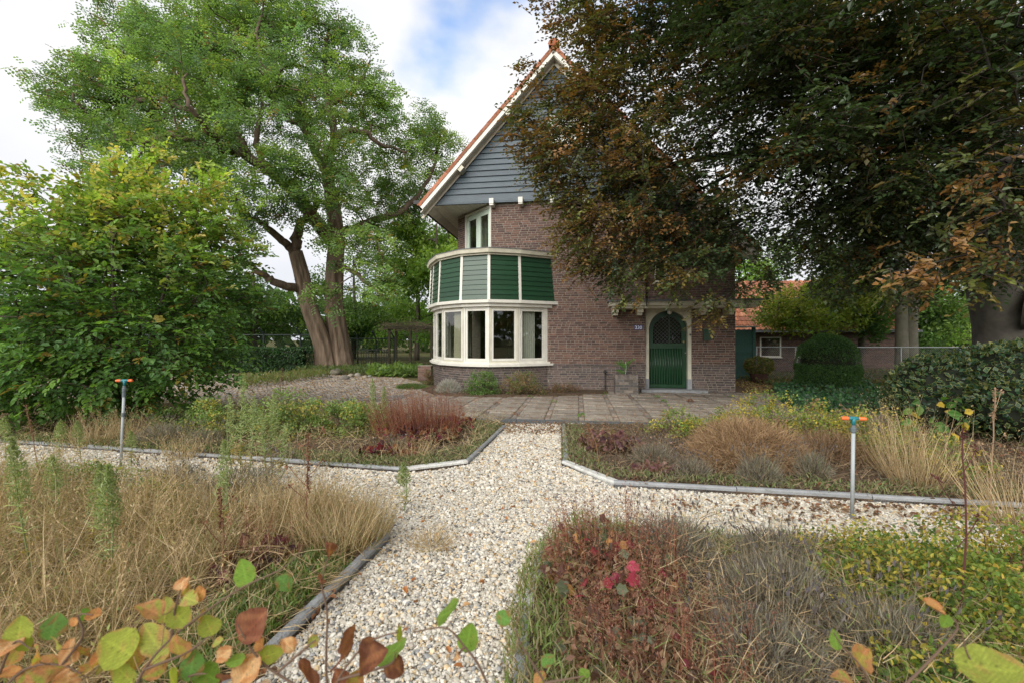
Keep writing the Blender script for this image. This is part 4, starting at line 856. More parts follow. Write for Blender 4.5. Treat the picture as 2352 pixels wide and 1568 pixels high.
# lobes of outer foliage: (x, y, r, depth)
BL = [(1230, 280, 34, 8.6), (1240, 335, 46, 8.6), (1310, 262, 58, 8.6), (1345, 185, 46, 8.8), (1375, 95, 52, 8.8), (1345, 10, 40, 8.8), (1290, 340, 80, 8.5), (1290, 420, 52, 8.6), (1330, 480, 66, 8.6), (1340, 550, 58, 8.6), (1350, 605, 42, 8.6), (1410, 610, 44, 8.6), (1420, 560, 80, 8.8), (1400, 420, 95, 8.8), (1390, 300, 100, 8.8), (1400, 180, 100, 8.8),
      (1400, 60, 110, 8.8), (1490, 610, 46, 8.8), (1560, 618, 40, 8.6), (1620, 600, 45, 8.4), (1660, 560, 70, 8.6), (1520, 550, 70, 9), (1500, 440, 60, 9), (1500, 320, 90, 9), (1530, 180, 110, 9), (1540, 50, 110, 9), (1660, 250, 80, 8.2), (1640, 480, 60, 8.6), (1680, 120, 130, 8.4), (1800, 60, 140, 8), (1830, 220, 130, 7.8), (1960, 120, 150, 7.6), (1850, 360, 100, 8), (1760, 360, 60, 8.4),
      (1980, 300, 140, 7.8), (1960, 450, 110, 8), (1830, 500, 65, 8.4), (1870, 570, 60, 8.4), (2120, 200, 160, 7.4), (2120, 380, 140, 7.8), (2080, 530, 100, 8), (2000, 580, 70, 8.2), (1930, 640, 50, 8.6), (1780, 620, 40, 8.8), (1720, 650, 30, 8.8), (2180, 560, 90, 7.6), (2080, 640, 60, 8), (2290, 180, 160, 7), (2290, 420, 140, 7.4), (2330, 560, 100, 7.2), (1450, 640, 24, 8.6), (1560, 660, 16, 8.7), (1450, 680, 10, 8.8),
      (1590, 330, 45, 8.7), (1570, 400, 50, 8.5), (1250, 4, 12, 8.8), (1185, 300, 10, 8.6), (1300, 60, 12, 8.8), (1225, 165, 8, 8.6), (1660, 690, 16, 8.7), (1635, 720, 10, 8.7)]
BL += [(1760, 120, 120, 6.8), (1900, 300, 120, 6.6), (2060, 180, 130, 6.4), (2000, 60, 120, 6.4), (2120, 380, 110, 6.6), (2230, 260, 110, 6.2), (2230, 90, 120, 6.2), (1880, 60, 110, 6.6), (1640, 40, 100, 7.6), (2040, 450, 80, 7)]
BL += [(1700, 420, 55, 8), (1740, 500, 50, 8.2), (1700, 340, 60, 8), (1620, 380, 40, 8.4), (1780, 560, 40, 8.4)]
BL += [(1460, 380, 60, 8.9), (1520, 400, 55, 8.9), (1600, 450, 55, 8.9), (1560, 520, 55, 8.9), (1640, 540, 50, 8.9), (1480, 520, 55, 8.9), (1440, 480, 50, 8.7), (1590, 580, 40, 8.8)]
BL += [(1212, 252, 22, 8.6), (1262, 395, 36, 8.6), (1290, 205, 26, 8.7), (1270, 235, 30, 8.6)]
tp1 = lobes_pts(BL, 66, .85, .5)
pin = lobes_pts([(2200, 560, 95, 4.6), (2130, 600, 60, 4.5), (2060, 620, 38, 4.3), (2290, 450, 90, 4.4), (2300, 640, 70, 4.4), (2340, 330, 60, 4.2), (2340, 180, 50, 4.2), (2250, 360, 40, 4.4), (1520, 250, 46, 7.4), (1440, 300, 40, 7.6), (1480, 400, 40, 7.4), (1470, 480, 40, 7.6)], 60, .8, .45)
inner = A3([8.5, 8.3, 7.5]) + unit(420) * (rng.random((420, 1)) ** .4) * A3([6.2, 4.2, 4.6]); inner = inner[inner[:, 2] > 3.1]
allp = np.concatenate([tp1, pin, inner])
grow(bgm, [(P - bb, R) for P, R in limbs], allp - bb, (.03, .026, .023), .0045, .5, .44, .07, .08)
gl, tw = Geo(), Geo()
def beech_leaves(pts, per, ln, L, pal, w, nl=8, tmpl=T_FOLD, rad=.35, drp=.3):
    n = len(pts) * per; B = np.repeat(pts - bb, per, 0) + unit(n) * (rng.random((n, 1)) ** .5) * rad * A3([1, 1, .7]); D = unit(n); D[:, 2] = D[:, 2] * .35 - .12; out_ = nrm((B + bb) - A3([9, 9, 5])); D = D + out_ * .6
    t = np.repeat(pick(pal, len(pts), w, .10), per, 0); sprays(gl, tw, B, D, ln * rng.uniform(.6, 1.3, n), nl, L, .62, t * rng.uniform(.8, 1.2, (n, 1)), tmpl, drp, 1, (.07, .05, .04))
cop = [(.20, .115, .036), (.18, .14, .036), (.12, .135, .034), (.23, .115, .036), (.07, .09, .03)]; grn = [(.046, .078, .028), (.064, .092, .028), (.04, .064, .028), (.115, .10, .03)]
xs_ = tp1[:, 0] / tp1[:, 1]; left = xs_ < (1500 - HX) / F
edge = rng.random(len(tp1)) < np.clip((1720 - (xs_ * F + HX)) / 380, .16, .95)
beech_leaves(tp1[edge], 8, .34, .088, cop, [4, 4, 3, 2, 1.2], 8, T_DIA)
beech_leaves(tp1[~edge], 7, .34, .100, grn, [4, 3, 3, 1], 8, T_DIA)
beech_leaves(pin, 3, .30, .074, cop, [3, 2, 2, 2, 2.5], 9, T_FOLD, .22)
beech_leaves(inner, 12, .5, .13, grn, [4, 2, 3, .3], 6, T_DIA, .9)
up = A3([8.5, 7.0, 10.5]) + nrm(unit(520) * A3([1, 1, .8]) + A3([0, 0, .25])) * (rng.uniform(.75, 1, (520, 1))) * A3([7.4, 6.5, 6]); up = up[(up[:, 2] > 7.5) & ((up[:, 2] - CH) / np.maximum(up[:, 1], .1) > .86)]  # coarse upper crown out of view, added to shade the boughs below
beech_leaves(up, 6, 1.0, .30, cop[:3], None, 5, T_DIA, 1.0)
obj('trunk', tg, M['smooth_bark'], T, smooth=True); obj('limbs', bgm, M['smooth_bark'], T, smooth=True); obj('crown', gl, M['glossy_leaf'], T); obj('twigs', tw, M['twig'], T)

# ------------------------------------------------------------------ big shrub at the left
sb = A3([-6.5, 7.9, 0]); T = thing('hornbeam_shrub', 'large leafy green shrub turning yellow on top, left of the drive', 'shrub', sb)
SLB = [(120, 650, 170, 7.2), (290, 620, 170, 7.4), (430, 640, 120, 7.6), (210, 500, 85, 7.6), (330, 470, 80, 7.8), (430, 510, 75, 7.8), (60, 560, 90, 7.6), (150, 810, 150, 7.0), (340, 810, 140, 7.2), (470, 770, 85, 7.6), (510, 680, 60, 7.8), (-60, 700, 180, 7.4), (330, 400, 28, 8), (370, 370, 14, 8), (270, 400, 22, 7.8), (450, 430, 30, 7.8), (490, 420, 12, 7.9), (545, 560, 30, 7.8), (590, 690, 12, 7.8), (560, 690, 20, 7.8),
       (60, 440, 18, 7.4), (40, 420, 10, 7.4), (100, 860, 110, 6.9), (250, 870, 90, 7.0), (400, 870, 70, 7.3), (490, 850, 40, 7.5), (30, 900, 90, 6.9), (540, 600, 40, 7.8), (130, 700, 150, 8.2), (350, 700, 150, 8.4)]
SLB += [(300, 450, 70, 7.6), (200, 540, 110, 7.5), (400, 540, 100, 7.6), (330, 520, 120, 7.9), (90, 520, 60, 7.6), (460, 480, 45, 7.7)]
sp = lobes_pts(SLB, 50, .9, .3); sp = sp[sp[:, 2] > .12]
bgm = Geo(); lim = []
for k in range(9):
    a = k * .7; P = smooth_line([sb + (.12 * math.cos(a), .12 * math.sin(a), 0), sb + (.5 * math.cos(a), .45 * math.sin(a), 1.0), sb + (1.0 * math.cos(a), .7 * math.sin(a), 2.1), sb + (1.3 * math.cos(a), .8 * math.sin(a), 2.9)], 4)
    bgm.tube(P - sb, np.linspace(.045, .015, len(P)), (.09, .075, .06), 6); lim.append((P - sb, np.linspace(.045, .015, len(P))))
grow(bgm, lim, sp - sb, (.08, .065, .05), .0045, .3, .42, .04, .04)
gl, tw = Geo(), Geo(); per = 7; n = len(sp) * per; B = np.repeat(sp - sb, per, 0) + unit(n) * .2; D = unit(n); D[:, 2] = D[:, 2] * .3 + .02; D += nrm(B - A3([0, 0, 1.6])) * .8
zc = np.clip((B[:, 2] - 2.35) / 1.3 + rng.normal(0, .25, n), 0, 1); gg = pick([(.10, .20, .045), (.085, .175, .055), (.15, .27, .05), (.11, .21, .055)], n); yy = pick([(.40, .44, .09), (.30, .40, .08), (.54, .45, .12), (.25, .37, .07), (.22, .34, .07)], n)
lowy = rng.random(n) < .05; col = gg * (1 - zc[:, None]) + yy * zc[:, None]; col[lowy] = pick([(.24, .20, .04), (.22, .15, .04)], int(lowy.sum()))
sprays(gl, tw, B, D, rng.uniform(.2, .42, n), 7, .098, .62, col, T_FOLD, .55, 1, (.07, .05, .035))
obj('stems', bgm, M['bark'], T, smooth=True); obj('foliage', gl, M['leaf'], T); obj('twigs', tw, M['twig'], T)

# ------------------------------------------------------------------ other trees
def small_tree(name, label, base, H, R, pal, trunk_r=.16, nt=90, per=60, leaf=.16, group=None, z0=.3, trunk_col=(.10, .085, .065), lean=0, cat='tree', tmpl=T_DIA, squash=1.0, m='leaf', sh=.45):
    b = A3([*base[:2], 0]); T = thing(name, label, cat, b, 0, group); wood = Geo(); top = b + A3([lean, 0, H * .8])
    P = smooth_line([b, b + A3([lean * .3 + .1, 0, H * .3]), b + A3([lean * .7, .1, H * .55]), top], 5); Rr = np.linspace(trunk_r, trunk_r * .25, len(P)); wood.tube(P - b, Rr, trunk_col, 8)
    nl = 9; pts = []
    for k in range(nl):
        a = rng.uniform(0, 6.28); rr = R * rng.uniform(.25, .62); zc = H * (z0 + (1 - z0) * rng.uniform(.15, .82)); lr = R * rng.uniform(.34, .5)
        q = unit(nt // nl) * rng.random((nt // nl, 1)) ** sh; pts.append(b + A3([rr * math.cos(a) + lean * zc / H, rr * math.sin(a), zc]) + q * lr * A3([1, 1, .8 * squash]))
    pts = np.concatenate(pts); pts = pts[pts[:, 2] > .3]
    grow(wood, [(P - b, Rr)], pts - b, trunk_col, .014, .8, .45, .08, trunk_r * .7, sides=4)
    n = len(pts) * per; B = np.repeat(pts - b, per, 0) + unit(n) * (rng.random((n, 1)) ** .45) * R * .22 * A3([1, 1, .6]); D = unit(n); D[:, 2] -= .3
    t = np.repeat(pick(pal, len(pts), None, .15), per, 0) * rng.uniform(.75, 1.25, (n, 1)); gl = Geo(); put(gl, tmpl, B, D, A3([0, 0, 1.]) + .6 * unit(n), leaf * rng.uniform(.6, 1.2, n), leaf * rng.uniform(.35, .6, n), t)
    obj('trunk', wood, M['bark'], T, smooth=True); obj('crown', gl, M[m], T); return T
GR = [(.09, .17, .045), (.11, .20, .045), (.075, .14, .045), (.14, .22, .05)]; LG = [(.17, .28, .05), (.14, .25, .055), (.21, .31, .055)]
TRS = [('deciduous_tree', 'light green tree with thin forking trunks just behind the bay, left of the house', (-3.9, 23.5), 9.2, 3.7, LG, .2, 130, .0),
    ('deciduous_tree', 'light green tree far behind the pergola, its crown low', (-6.5, 31), 10, 4.4, LG, .2, 120, .0), ('deciduous_tree', 'green tree far behind the locust trunks', (-11.5, 33), 9.2, 4.4, GR, .2, 120, 0),
    ('deciduous_tree', 'green tree beyond the fence, left of the locust trunks', (-16.5, 29), 7.6, 4.2, GR, .2, 120, 0), ('deciduous_tree', 'distant tree behind the yellow-topped shrub', (-22, 30), 7.4, 4.4, GR, .2, 110, 0),
    ('deciduous_tree', 'distant tree at the far left edge of the photo', (-33, 33), 9.6, 5, GR, .22, 110, 0), ('deciduous_tree', 'distant light green tree just inside the far left edge', (-27, 36), 8.2, 4.4, LG, .22, 100, 0),
    ('deciduous_tree', 'tall green tree far back beside the house, left of the gutter', (-2.8, 33), 12, 4.6, GR, .22, 130, .15),
    ('deciduous_tree', 'green tree behind the house roof, seen through beech gaps', (6, 36), 9, 4, GR, .22, 80, 0),
    ('hazel_tree', 'yellow-green spreading tree between the brick outbuilding and the clipped yew', (10.4, 15.8), 4.4, 2.1, [(.24, .32, .06), (.17, .27, .06), (.34, .36, .07)], .08, 200, .28),
    ('deciduous_tree', 'dark green tree behind the wire fence, right of the yew', (14.5, 19), 5.6, 2.6, GR, .14, 120, .25),
    ('deciduous_tree', 'green tree in the back garden right of the twin grey trunks', (22, 26), 6.0, 3.8, GR, .2, 130, .0), ('deciduous_tree', 'pale green tree at the far right back garden', (30, 30), 7.5, 5.0, LG, .2, 120, 0),
    ('deciduous_tree', 'tall green tree rising behind the outbuilding roof', (16, 32), 8.5, 4.5, LG, .22, 130, .2)]
for nm, lb, b, H, R, pal, tr_, nt, z0 in TRS: small_tree(nm, lb, b, H, R, pal, tr_, nt, 105 if b[1] > 18 else 80, .25 if b[1] > 18 else .13, z0=z0)
# trees on the street side, behind the camera
for k, (x, y, H, R) in enumerate([(-16, -9, 9, 4.5), (9, -12, 9, 4.5), (16, -4, 9, 4.5), (-24, 2, 9, 4.5)]):
    small_tree('street_tree', ['street tree well left behind the viewer', 'street tree behind the viewer', 'street tree right behind the viewer', 'street tree beyond the left edge'][k], (x, y), H, R, GR, .2, 60, 24, .45, z0=.15)
# beech-like twin trunk in the back right
T = thing('beech_tree', 'twin grey trunks of a beech beyond the wire fence, right of the yew', 'tree', (13.0, 15, 0)); g = Geo()
for dx, s in ((-.15, -1), (.17, 1)): g.tube(smooth_line([(dx * 1.1, 0, -.1), (dx, 0, 1), (dx * 1.1, 0, 2.2), (dx * 2 + .1, 0, 4.5)], 6), np.linspace(.20, .15, 19), (.20, .185, .14), 18, disp=furrow(8 + s, .03, 5, .1))
gl = Geo(); P = A3([0, 0, 5.0]) + unit(240) * (rng.random((240, 1)) ** .4) * A3([3.6, 2.6, 1.9]); n = 240 * 50; B = np.repeat(P, 50, 0) + unit(n) * .55 * rng.random((n, 1)); put(gl, T_DIA, B, unit(n) - A3([0, 0, .3]), A3([0, 0, 1.]) + .6 * unit(n), .14, .085, pick([(.05, .07, .02), (.07, .09, .02), (.035, .05, .018)], n))
obj('trunk', g, M['smooth_bark'], T, smooth=True); obj('crown', gl, M['leaf'], T)
# far wood
n = 18000; a = rng.uniform(-math.pi, math.pi, n); r = rng.uniform(48, 66, n); hh = (6.5 + 1.6 * np.sin(a * 11) + 1.2 * np.sin(a * 23 + 1) + .7 * np.sin(a * 47)) * (.75 + .25 * np.cos(a * 3)) * .9
B = np.stack([np.sin(a) * r, np.cos(a) * r, hh * rng.random(n) ** .7], 1); gl = Geo(); put(gl, T_DIA, B, unit(n), unit(n) + A3([0, -.3, .8]), 1.3, .9, pick([(.045, .085, .025), (.06, .10, .03), (.035, .07, .025)], n, None, .25)); tag(obj('far_wood', gl, M['dull_leaf']), 'far green wood closing off the garden on all sides', 'wood', kind='stuff')

# ------------------------------------------------------------------ hedges and clipped bushes
def leafy_solid(name, label, cat, c, radii, n, pal, leaf, shape='ell', core=True, m='glossy_leaf', wdt=.55, tmpl=T_DIA, bumps=.06, top=None, rim=None, var=.2):
    c = A3(c); T = thing(name, label, cat, c); u = unit(n)
    if shape == 'box':
        u = rng.uniform(-1, 1, (n, 3)); ax = rng.choice(3, n, p=[.18, .42, .40]); sgn = np.where(rng.random(n) < .75, -1., 1.); 
        for i in range(n): u[i, ax[i]] = (1. if ax[i] == 2 else sgn[i])
        Nn = np.zeros((n, 3)); Nn[np.arange(n), ax] = u[np.arange(n), ax]
    elif shape == 'dome':       # straight sides, round top
        th_ = rng.uniform(0, 6.283, n); v = rng.random(n); side = v < .55; zz = np.where(side, -1 + 1.0 * rng.random(n), 0); rr_ = np.where(side, 1, np.sqrt(rng.random(n))); zz = np.where(side, zz, 1.0 * np.sqrt(np.maximum(0, 1 - rr_ ** 2.1)))
        rr_ = np.where(side, rr_ * (1 - .10 * (zz < -.7)), rr_); u = np.stack([rr_ * np.cos(th_), rr_ * np.sin(th_), zz], 1); Nn = nrm(np.stack([u[:, 0], u[:, 1], np.where(side, .1, .7)], 1))
    else: Nn = u.copy()
    lump = 1 + bumps * np.sin(u[:, :1] * 7 + c[0]) * np.sin(u[:, 1:2] * 6 + 1) + bumps * .8 * np.sin(u[:, 2:3] * 9 + u[:, :1] * 5)
    dep = 1 - (rng.random((n, 1)) ** 2) * .16
    P = u * lump * dep * A3(radii) + A3([0, 0, radii[2]]); ok = P[:, 2] > .0; P, Nn = P[ok], Nn[ok]; n = len(P)
    A = nrm(Nn * .7 + unit(n) * .9 + A3([0, 0, -.15])); gl = Geo(); cc = pick(pal, n, None, var)
    put(gl, tmpl, P, A, Nn + .7 * unit(n), leaf * rng.uniform(.7, 1.25, n), leaf * wdt * rng.uniform(.8, 1.2, n), cc)
    if rim is not None:
        put(gl, T_DIA, P - Nn * .004, A, Nn + .7 * unit(n), leaf * 1.2, leaf * wdt * 1.3, A3(rim))
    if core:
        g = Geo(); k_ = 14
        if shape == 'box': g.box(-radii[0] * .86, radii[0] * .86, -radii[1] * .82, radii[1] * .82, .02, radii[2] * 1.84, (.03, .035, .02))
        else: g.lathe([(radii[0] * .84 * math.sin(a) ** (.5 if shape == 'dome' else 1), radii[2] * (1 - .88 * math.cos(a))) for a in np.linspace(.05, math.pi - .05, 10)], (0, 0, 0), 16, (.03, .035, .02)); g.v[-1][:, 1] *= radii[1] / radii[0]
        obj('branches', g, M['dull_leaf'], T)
    obj('foliage', gl, M[m], T); return T
leafy_solid('clipped_yew', 'dark green clipped yew with a domed top beside the house corner', 'bush', (724 / F * 12.3, 12.3, 0), (.75, .74, .76), 26000, [(.055, .13, .035), (.07, .16, .04), (.035, .09, .03), (.11, .21, .05)], .055, 'dome', wdt=.28, bumps=.03)
leafy_solid('ivy_hedge', 'low dark green clipped hedge along the left fence beyond the drive', 'hedge', (-10.9, 19.8, 0), (2.0, .6, .5), 9000, [(.035, .085, .03), (.05, .11, .03), (.03, .065, .03)], .10, 'box')
leafy_solid('ivy_hedge', 'dark hedge continuing behind the big yellow-topped shrub', 'hedge', (-17, 19.4, 0), (4.0, .6, .6), 7000, [(.035, .085, .03), (.05, .11, .03)], .14, 'box')
# variegated holly: two joined mounds built of rimmed leaves
T = thing('variegated_holly', 'dark holly hedge with cream-edged leaves under the beech, right side', 'hedge', (6.9, 6.3, 0)); hb = A3([6.9, 6.3, 0])
gl, gr, cores = Geo(), Geo(), Geo()
HL = [(6.6, 7.0, .75, 1.16), (7.3, 6.7, .95, 1.34), (8.2, 6.9, 1.1, 1.42), (6.15, 6.9, .42, .8), (7.4, 5.9, .8, 1.0), (8.4, 5.7, 1.0, 1.2), (6.75, 6.1, .6, .85), (9.2, 6.6, 1.1, 1.36)]
for x, y, R, H in HL:
    n = int(3000 * R * H); u = unit(n); P = A3([x, y, H * .52]) + u * A3([R, R * .8, H * .5]) * (1 - .18 * rng.random((n, 1)) ** 2) * (1 + .07 * np.sin(u[:, :1] * 8) * np.sin(u[:, 2:] * 9)); ok = P[:, 2] > .05; P, u = P[ok] - hb, u[ok]; n = len(P)
    A = nrm(u * .4 + unit(n) + A3([0, 0, .2])); Nn = u + .55 * unit(n); L = rng.uniform(.05, .085, n); W_ = L * .62
    q = rng.random(n) < .6; put(gr, T_DIA, (P - nrm(Nn) * .0015 - A * (L * .10)[:, None])[q], A[q], Nn[q], (L * 1.18)[q], (W_ * 1.26)[q], pick([(.27, .29, .10), (.18, .22, .07), (.34, .34, .14)], int(q.sum())), Z=(L * .6)[q]); put(gl, T_DIA, P + nrm(Nn) * .002, A, Nn, L * .96, W_, pick([(.022, .056, .025), (.032, .075, .03), (.018, .045, .024)], n), Z=L * .6)
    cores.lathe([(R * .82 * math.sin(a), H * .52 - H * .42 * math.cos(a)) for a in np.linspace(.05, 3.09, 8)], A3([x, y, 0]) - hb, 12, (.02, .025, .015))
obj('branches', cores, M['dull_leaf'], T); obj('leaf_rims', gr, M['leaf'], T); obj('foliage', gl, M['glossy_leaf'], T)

# ------------------------------------------------------------------ outbuilding with orange pantiles, shed, fences, pergola
ob = A3([9.75, 20.5, 0]); OA = math.radians(-5); T = thing('outbuilding', 'low brick outbuilding with an orange pantiled roof behind the house corner', 'building', ob, OA)
g = Geo(); g.box(0, 7.5, 0, .2, 0, 1.95); g.box(0, .2, .2, 5, 0, 1.95); g.box(7.3, 7.5, .2, 5, 0, 1.95); w_ = obj('wall', g, M['mortar'], T)
bk = Geo(); VV = []; CC = []
for k in range(30):
    x = -(k % 2) * .11
    while x < 7.5:
        a, b = max(x, 0), min(x + .21, 7.5)
        if b - a > .03: VV.append([(a, -.001, k * .0645), (b, -.001, k * .0645), (b, -.001, k * .0645 + .053), (a, -.001, k * .0645 + .053), (a, -.010, k * .0645), (b, -.010, k * .0645), (b, -.010, k * .0645 + .053), (a, -.010, k * .0645 + .053)]); CC.append(A3(bpal[rb.randrange(6)]) * rb.uniform(.8, 1.1))
        x += .221
bk.many(A3(VV), [(4, 5, 6, 7), (0, 4, 7, 3), (5, 1, 2, 6), (7, 6, 2, 3), (0, 1, 5, 4)], A3(CC)); tag(obj('brickwork', bk, M['brickj'], w_), kind='stuff')
sl = 2.75 / 2.75; dnv = A3([0, -math.cos(.78), -math.sin(.78)]); upn = A3([0, -math.sin(.78), math.cos(.78)]); eave = A3([-.25, -.35, 1.80])
g = Geo().obox(eave - upn * .03, A3([8, 0, 0]), -dnv * 3.5, upn * .02); rf = obj('roof', g, M['soffit'], T); g2 = Geo().obox(eave - dnv * 3.5 + A3([0, 0, -.03]), A3([8, 0, 0]), A3([0, 2.4, -2.4]), A3([0, .02, .02])); obj('roof', g2, M['tile'], T)
mt = []
for c in [(.46, .19, .105), (.39, .155, .09), (.52, .24, .145), (.33, .14, .09)]:
    gg = Geo(); pr = [(0, .0), (.16, .030), (.38, .038), (.6, .014), (.8, .0), (1., .006)]; u = A3([.235, 0, 0]); v = dnv * .30
    V = [u * a + upn * h for a, h in pr] + [u * a + v + upn * (h + .028) for a, h in pr] + [u * a + v + upn * (h + .008) for a, h in pr]
    mt.append(gg.add(V, [(i, i + 6, i + 7, i + 1) for i in range(5)] + [(i + 6, i + 12, i + 13, i + 7) for i in range(5)], c).mesh('pantile', M['tile']))
for i in range(12):
    for j in range(24): link('pantile', mt[rb.randrange(4)], rf, eave - dnv * 3.48 + dnv * (.29 * i) + A3([j * .228, 0, 0]) + upn * .005)
rest = Geo()
for i in range(12):
    for j in range(24, 35):
        p = eave - dnv * 3.48 + dnv * (.29 * i) + A3([j * .228, 0, 0]); u = A3([.23, 0, 0]); v = dnv * .3; V = [p + u * a + upn * h for a, h in pr] + [p + u * a + v + upn * (h + .028) for a, h in pr]; rest.add(V, [(i_, i_ + 6, i_ + 7, i_ + 1) for i_ in range(5)], A3([.43, .18, .10]) * rb.uniform(.75, 1.2))
tag(obj('tiles', rest, M['tile'], rf), kind='stuff')
obj('gutter', Geo().box(-.3, 7.8, -.47, -.36, 1.70, 1.80), M['lead'], T)
for x0, x1, z0, z1 in ((1.35, 2.25, .62, 1.50), (2.85, 3.4, .62, 1.05)):
    wo = window(T, x0, x1, z0, z1, -.05, .05, dpt=.045); obj('backing', Geo().box(x0 + .04, x1 - .04, -.004, -.002, z0 + .04, z1 - .04, ), mat('dark_room', 1, 0, base=(.02, .022, .022)) if 'dark_room' not in bpy.data.materials else bpy.data.materials['dark_room'], wo)
sh0 = A3([7.85, 16.2, 0]); T = thing('garden_shed', 'narrow blue-green slatted shed beside the outbuilding', 'shed', sh0, 0); mshed = mat('shed_paint', .6, .3, base=(.05, .12, .10), noise=.2, rand=.1)
obj('frame', Geo().box(.02, .78, .02, .8, 0, 1.72), mshed, T)
for k in range(13): obj('slat', Geo().obox((0, -.012, .08 + k * .126), (.74, 0, 0), (0, .03, .0), (0, .010, .120)), mshed, T)
obj('post', Geo().box(.70, .80, -.05, .05, 0, 1.82), mshed, T); obj('roof', Geo().box(-.1, .9, -.12, .9, 1.83, 1.87), M['steel'], T)

def wire_fence(label, p, q, h, postn, m, mesh_step=.10, bent=False, rail=True, mesh=True, pr=.022):
    p, q = A3([*p, 0]), A3([*q, 0]); T = thing('wire_fence', label, 'fence', p); d = q - p; L = np.linalg.norm(d); d /= L
    for k in range(postn):
        b = d * (L * k / (postn - 1)); pts = [b, b + A3([0, 0, h])] + ([b + A3([-.12, -.22, h + .32])] if bent else []); obj('post', Geo().tube(pts, pr, sides=8), m, T)
    if rail: obj('rail', Geo().tube([A3([0, 0, h - .02]), d * L + A3([0, 0, h - .02])], pr * .8, sides=6), m, T)
    if mesh:
        g = Geo(); k = 0; u = 0.0; N_ = int(L / mesh_step); r = .0022 if mesh_step < .07 else .004
        for k in range(-int(h / mesh_step), N_):
            for sg in (1, -1):
                u0 = k * mesh_step; u1 = u0 + h; z0, z1 = 0, h
                if u0 < 0: z0 = -u0; u0 = 0
                if u1 > L: z1 -= (u1 - L); u1 = L
                if z1 <= z0: continue
                a, b = (z0, z1) if sg > 0 else (h - z0, h - z1)
                g.tube([d * u0 + A3([0, 0, a]), d * u1 + A3([0, 0, b])], r, sides=3, cap=False)
        tag(obj('mesh', g, m, T), kind='stuff')
wire_fence('galvanised chain-link fence between the house corner and the yew', (7.85, 14.6), (10.2, 14.2), 1.18, 3, M['steel'], .055)
wire_fence('galvanised chain-link fence to the right of the clipped yew', (10.3, 14.2), (17.5, 14.0), 1.18, 5, M['steel'], .06)
wire_fence('dark green fence with bent post tops left of the locust trunk', (-19, 21.5), (-8.7, 22.6), 1.62, 7, M['dark'], .12, True, pr=.05)
wire_fence('dark green fence with bent post tops between the locust and the pergola', (-8.6, 22.7), (-5.8, 22.4), 1.45, 4, M['dark'], .12, True, pr=.04)
T = thing('pergola', 'rustic pergola of posts carrying dry vine stems left of the bay', 'pergola', (-5.4, 20, 0)); mw = mat('old_wood', .9, .1, base=(.05, .045, .03), noise=.3)
for x, y in ((0, 0), (1.9, -.2), (0, 1.2), (1.9, 1.0), (.95, -.1)): obj('post', Geo().box(x - .05, x + .05, y - .05, y + .05, 0, 1.85), mw, T)
for y in (0, .5, 1.1): obj('beam', Geo().box(-.2, 2.4, y - .16, y - .08, 1.85, 1.95), mw, T)
g = Geo()
for k in range(260):
    a = A3([rng.uniform(-.3, 2.2), rng.uniform(-.3, 1.2), rng.uniform(1.7, 2.05)]); g.tube(curve(a, a + A3([rng.normal() * .5, rng.normal() * .2, rng.normal() * .12]), (0, 0, .1), 4, .03), .006, (.14, .11, .075), 3)
obj('vine_stems', g, M['twig'], T)
T = thing('iron_gate', 'low black iron railing left of the pergola', 'railing', (-6.5, 19.6, 0))
for k in range(11): obj('bar', Geo().tube([(k * .11, 0, 0), (k * .11, 0, 1.0)], .012), M['iron'], T)
obj('rail', Geo().tube([(0, 0, .95), (1.1, 0, .95)], .015), M['iron'], T); obj('rail', Geo().tube([(0, 0, .15), (1.1, 0, .15)], .015), M['iron'], T)
T = thing('brick_pier', 'low brick garden wall stub left of the bay base', 'wall', (-3.25, 15.7, 0)); obj('core', Geo().box(0, .45, 0, .4, 0, .50), M['mortar'], T)
for k in range(8):
    for j in range(-(k % 2), 3):
        a, b = max(0, j * .22 + (k % 2) * .11), min(.45, j * .22 + .21 + (k % 2) * .11)
        if b - a > .03: obj('brick', Geo().box(a, b, -.008, .001, k * .0625, k * .0625 + .052, pick([(.22, .13, .10), (.17, .11, .09)], 1)[0]), M['brickj'], T)
# stones round the locust
for k, (x, y, r) in enumerate([(742, 866, .20), (757, 868, .15), (772, 860, .34), (790, 872, .26), (806, 866, .22), (822, 864, .20), (838, 868, .16), (812, 874, .15), (850, 866, .14), (730, 872, .13)]):
    g = Geo(); V, Fc = ICO; V = V * (1 + rng.normal(0, .12, (12, 1))) * A3([r, r * .75, r * .6]); me_v = V + A3([0, 0, r * .25]); g.add(me_v, Fc, pick([(.22, .20, .17), (.17, .17, .155), (.26, .23, .18)], 1)[0])
    o = obj('boulder', g, M['rock'], smooth=True, loc=gnd(x, y), rz=rng.uniform(0, 6)); sm_ = o.modifiers.new('s', 'SUBSURF'); sm_.levels = sm_.render_levels = 1
    tag(o, ['pale boulder at the left foot of the locust', 'small stone left of the biggest boulder', 'biggest grey boulder against the locust trunk', 'boulder right of the biggest one, nearest the drive', 'flat stone below the right locust trunk', 'second stone from the right at the locust foot', 'small rounded stone at the right of the locust', 'little stone on the drive edge below the trunk', 'rightmost small stone of the locust ring', 'leftmost small stone of the locust ring'][k], 'stone', 'stones round the locust foot')
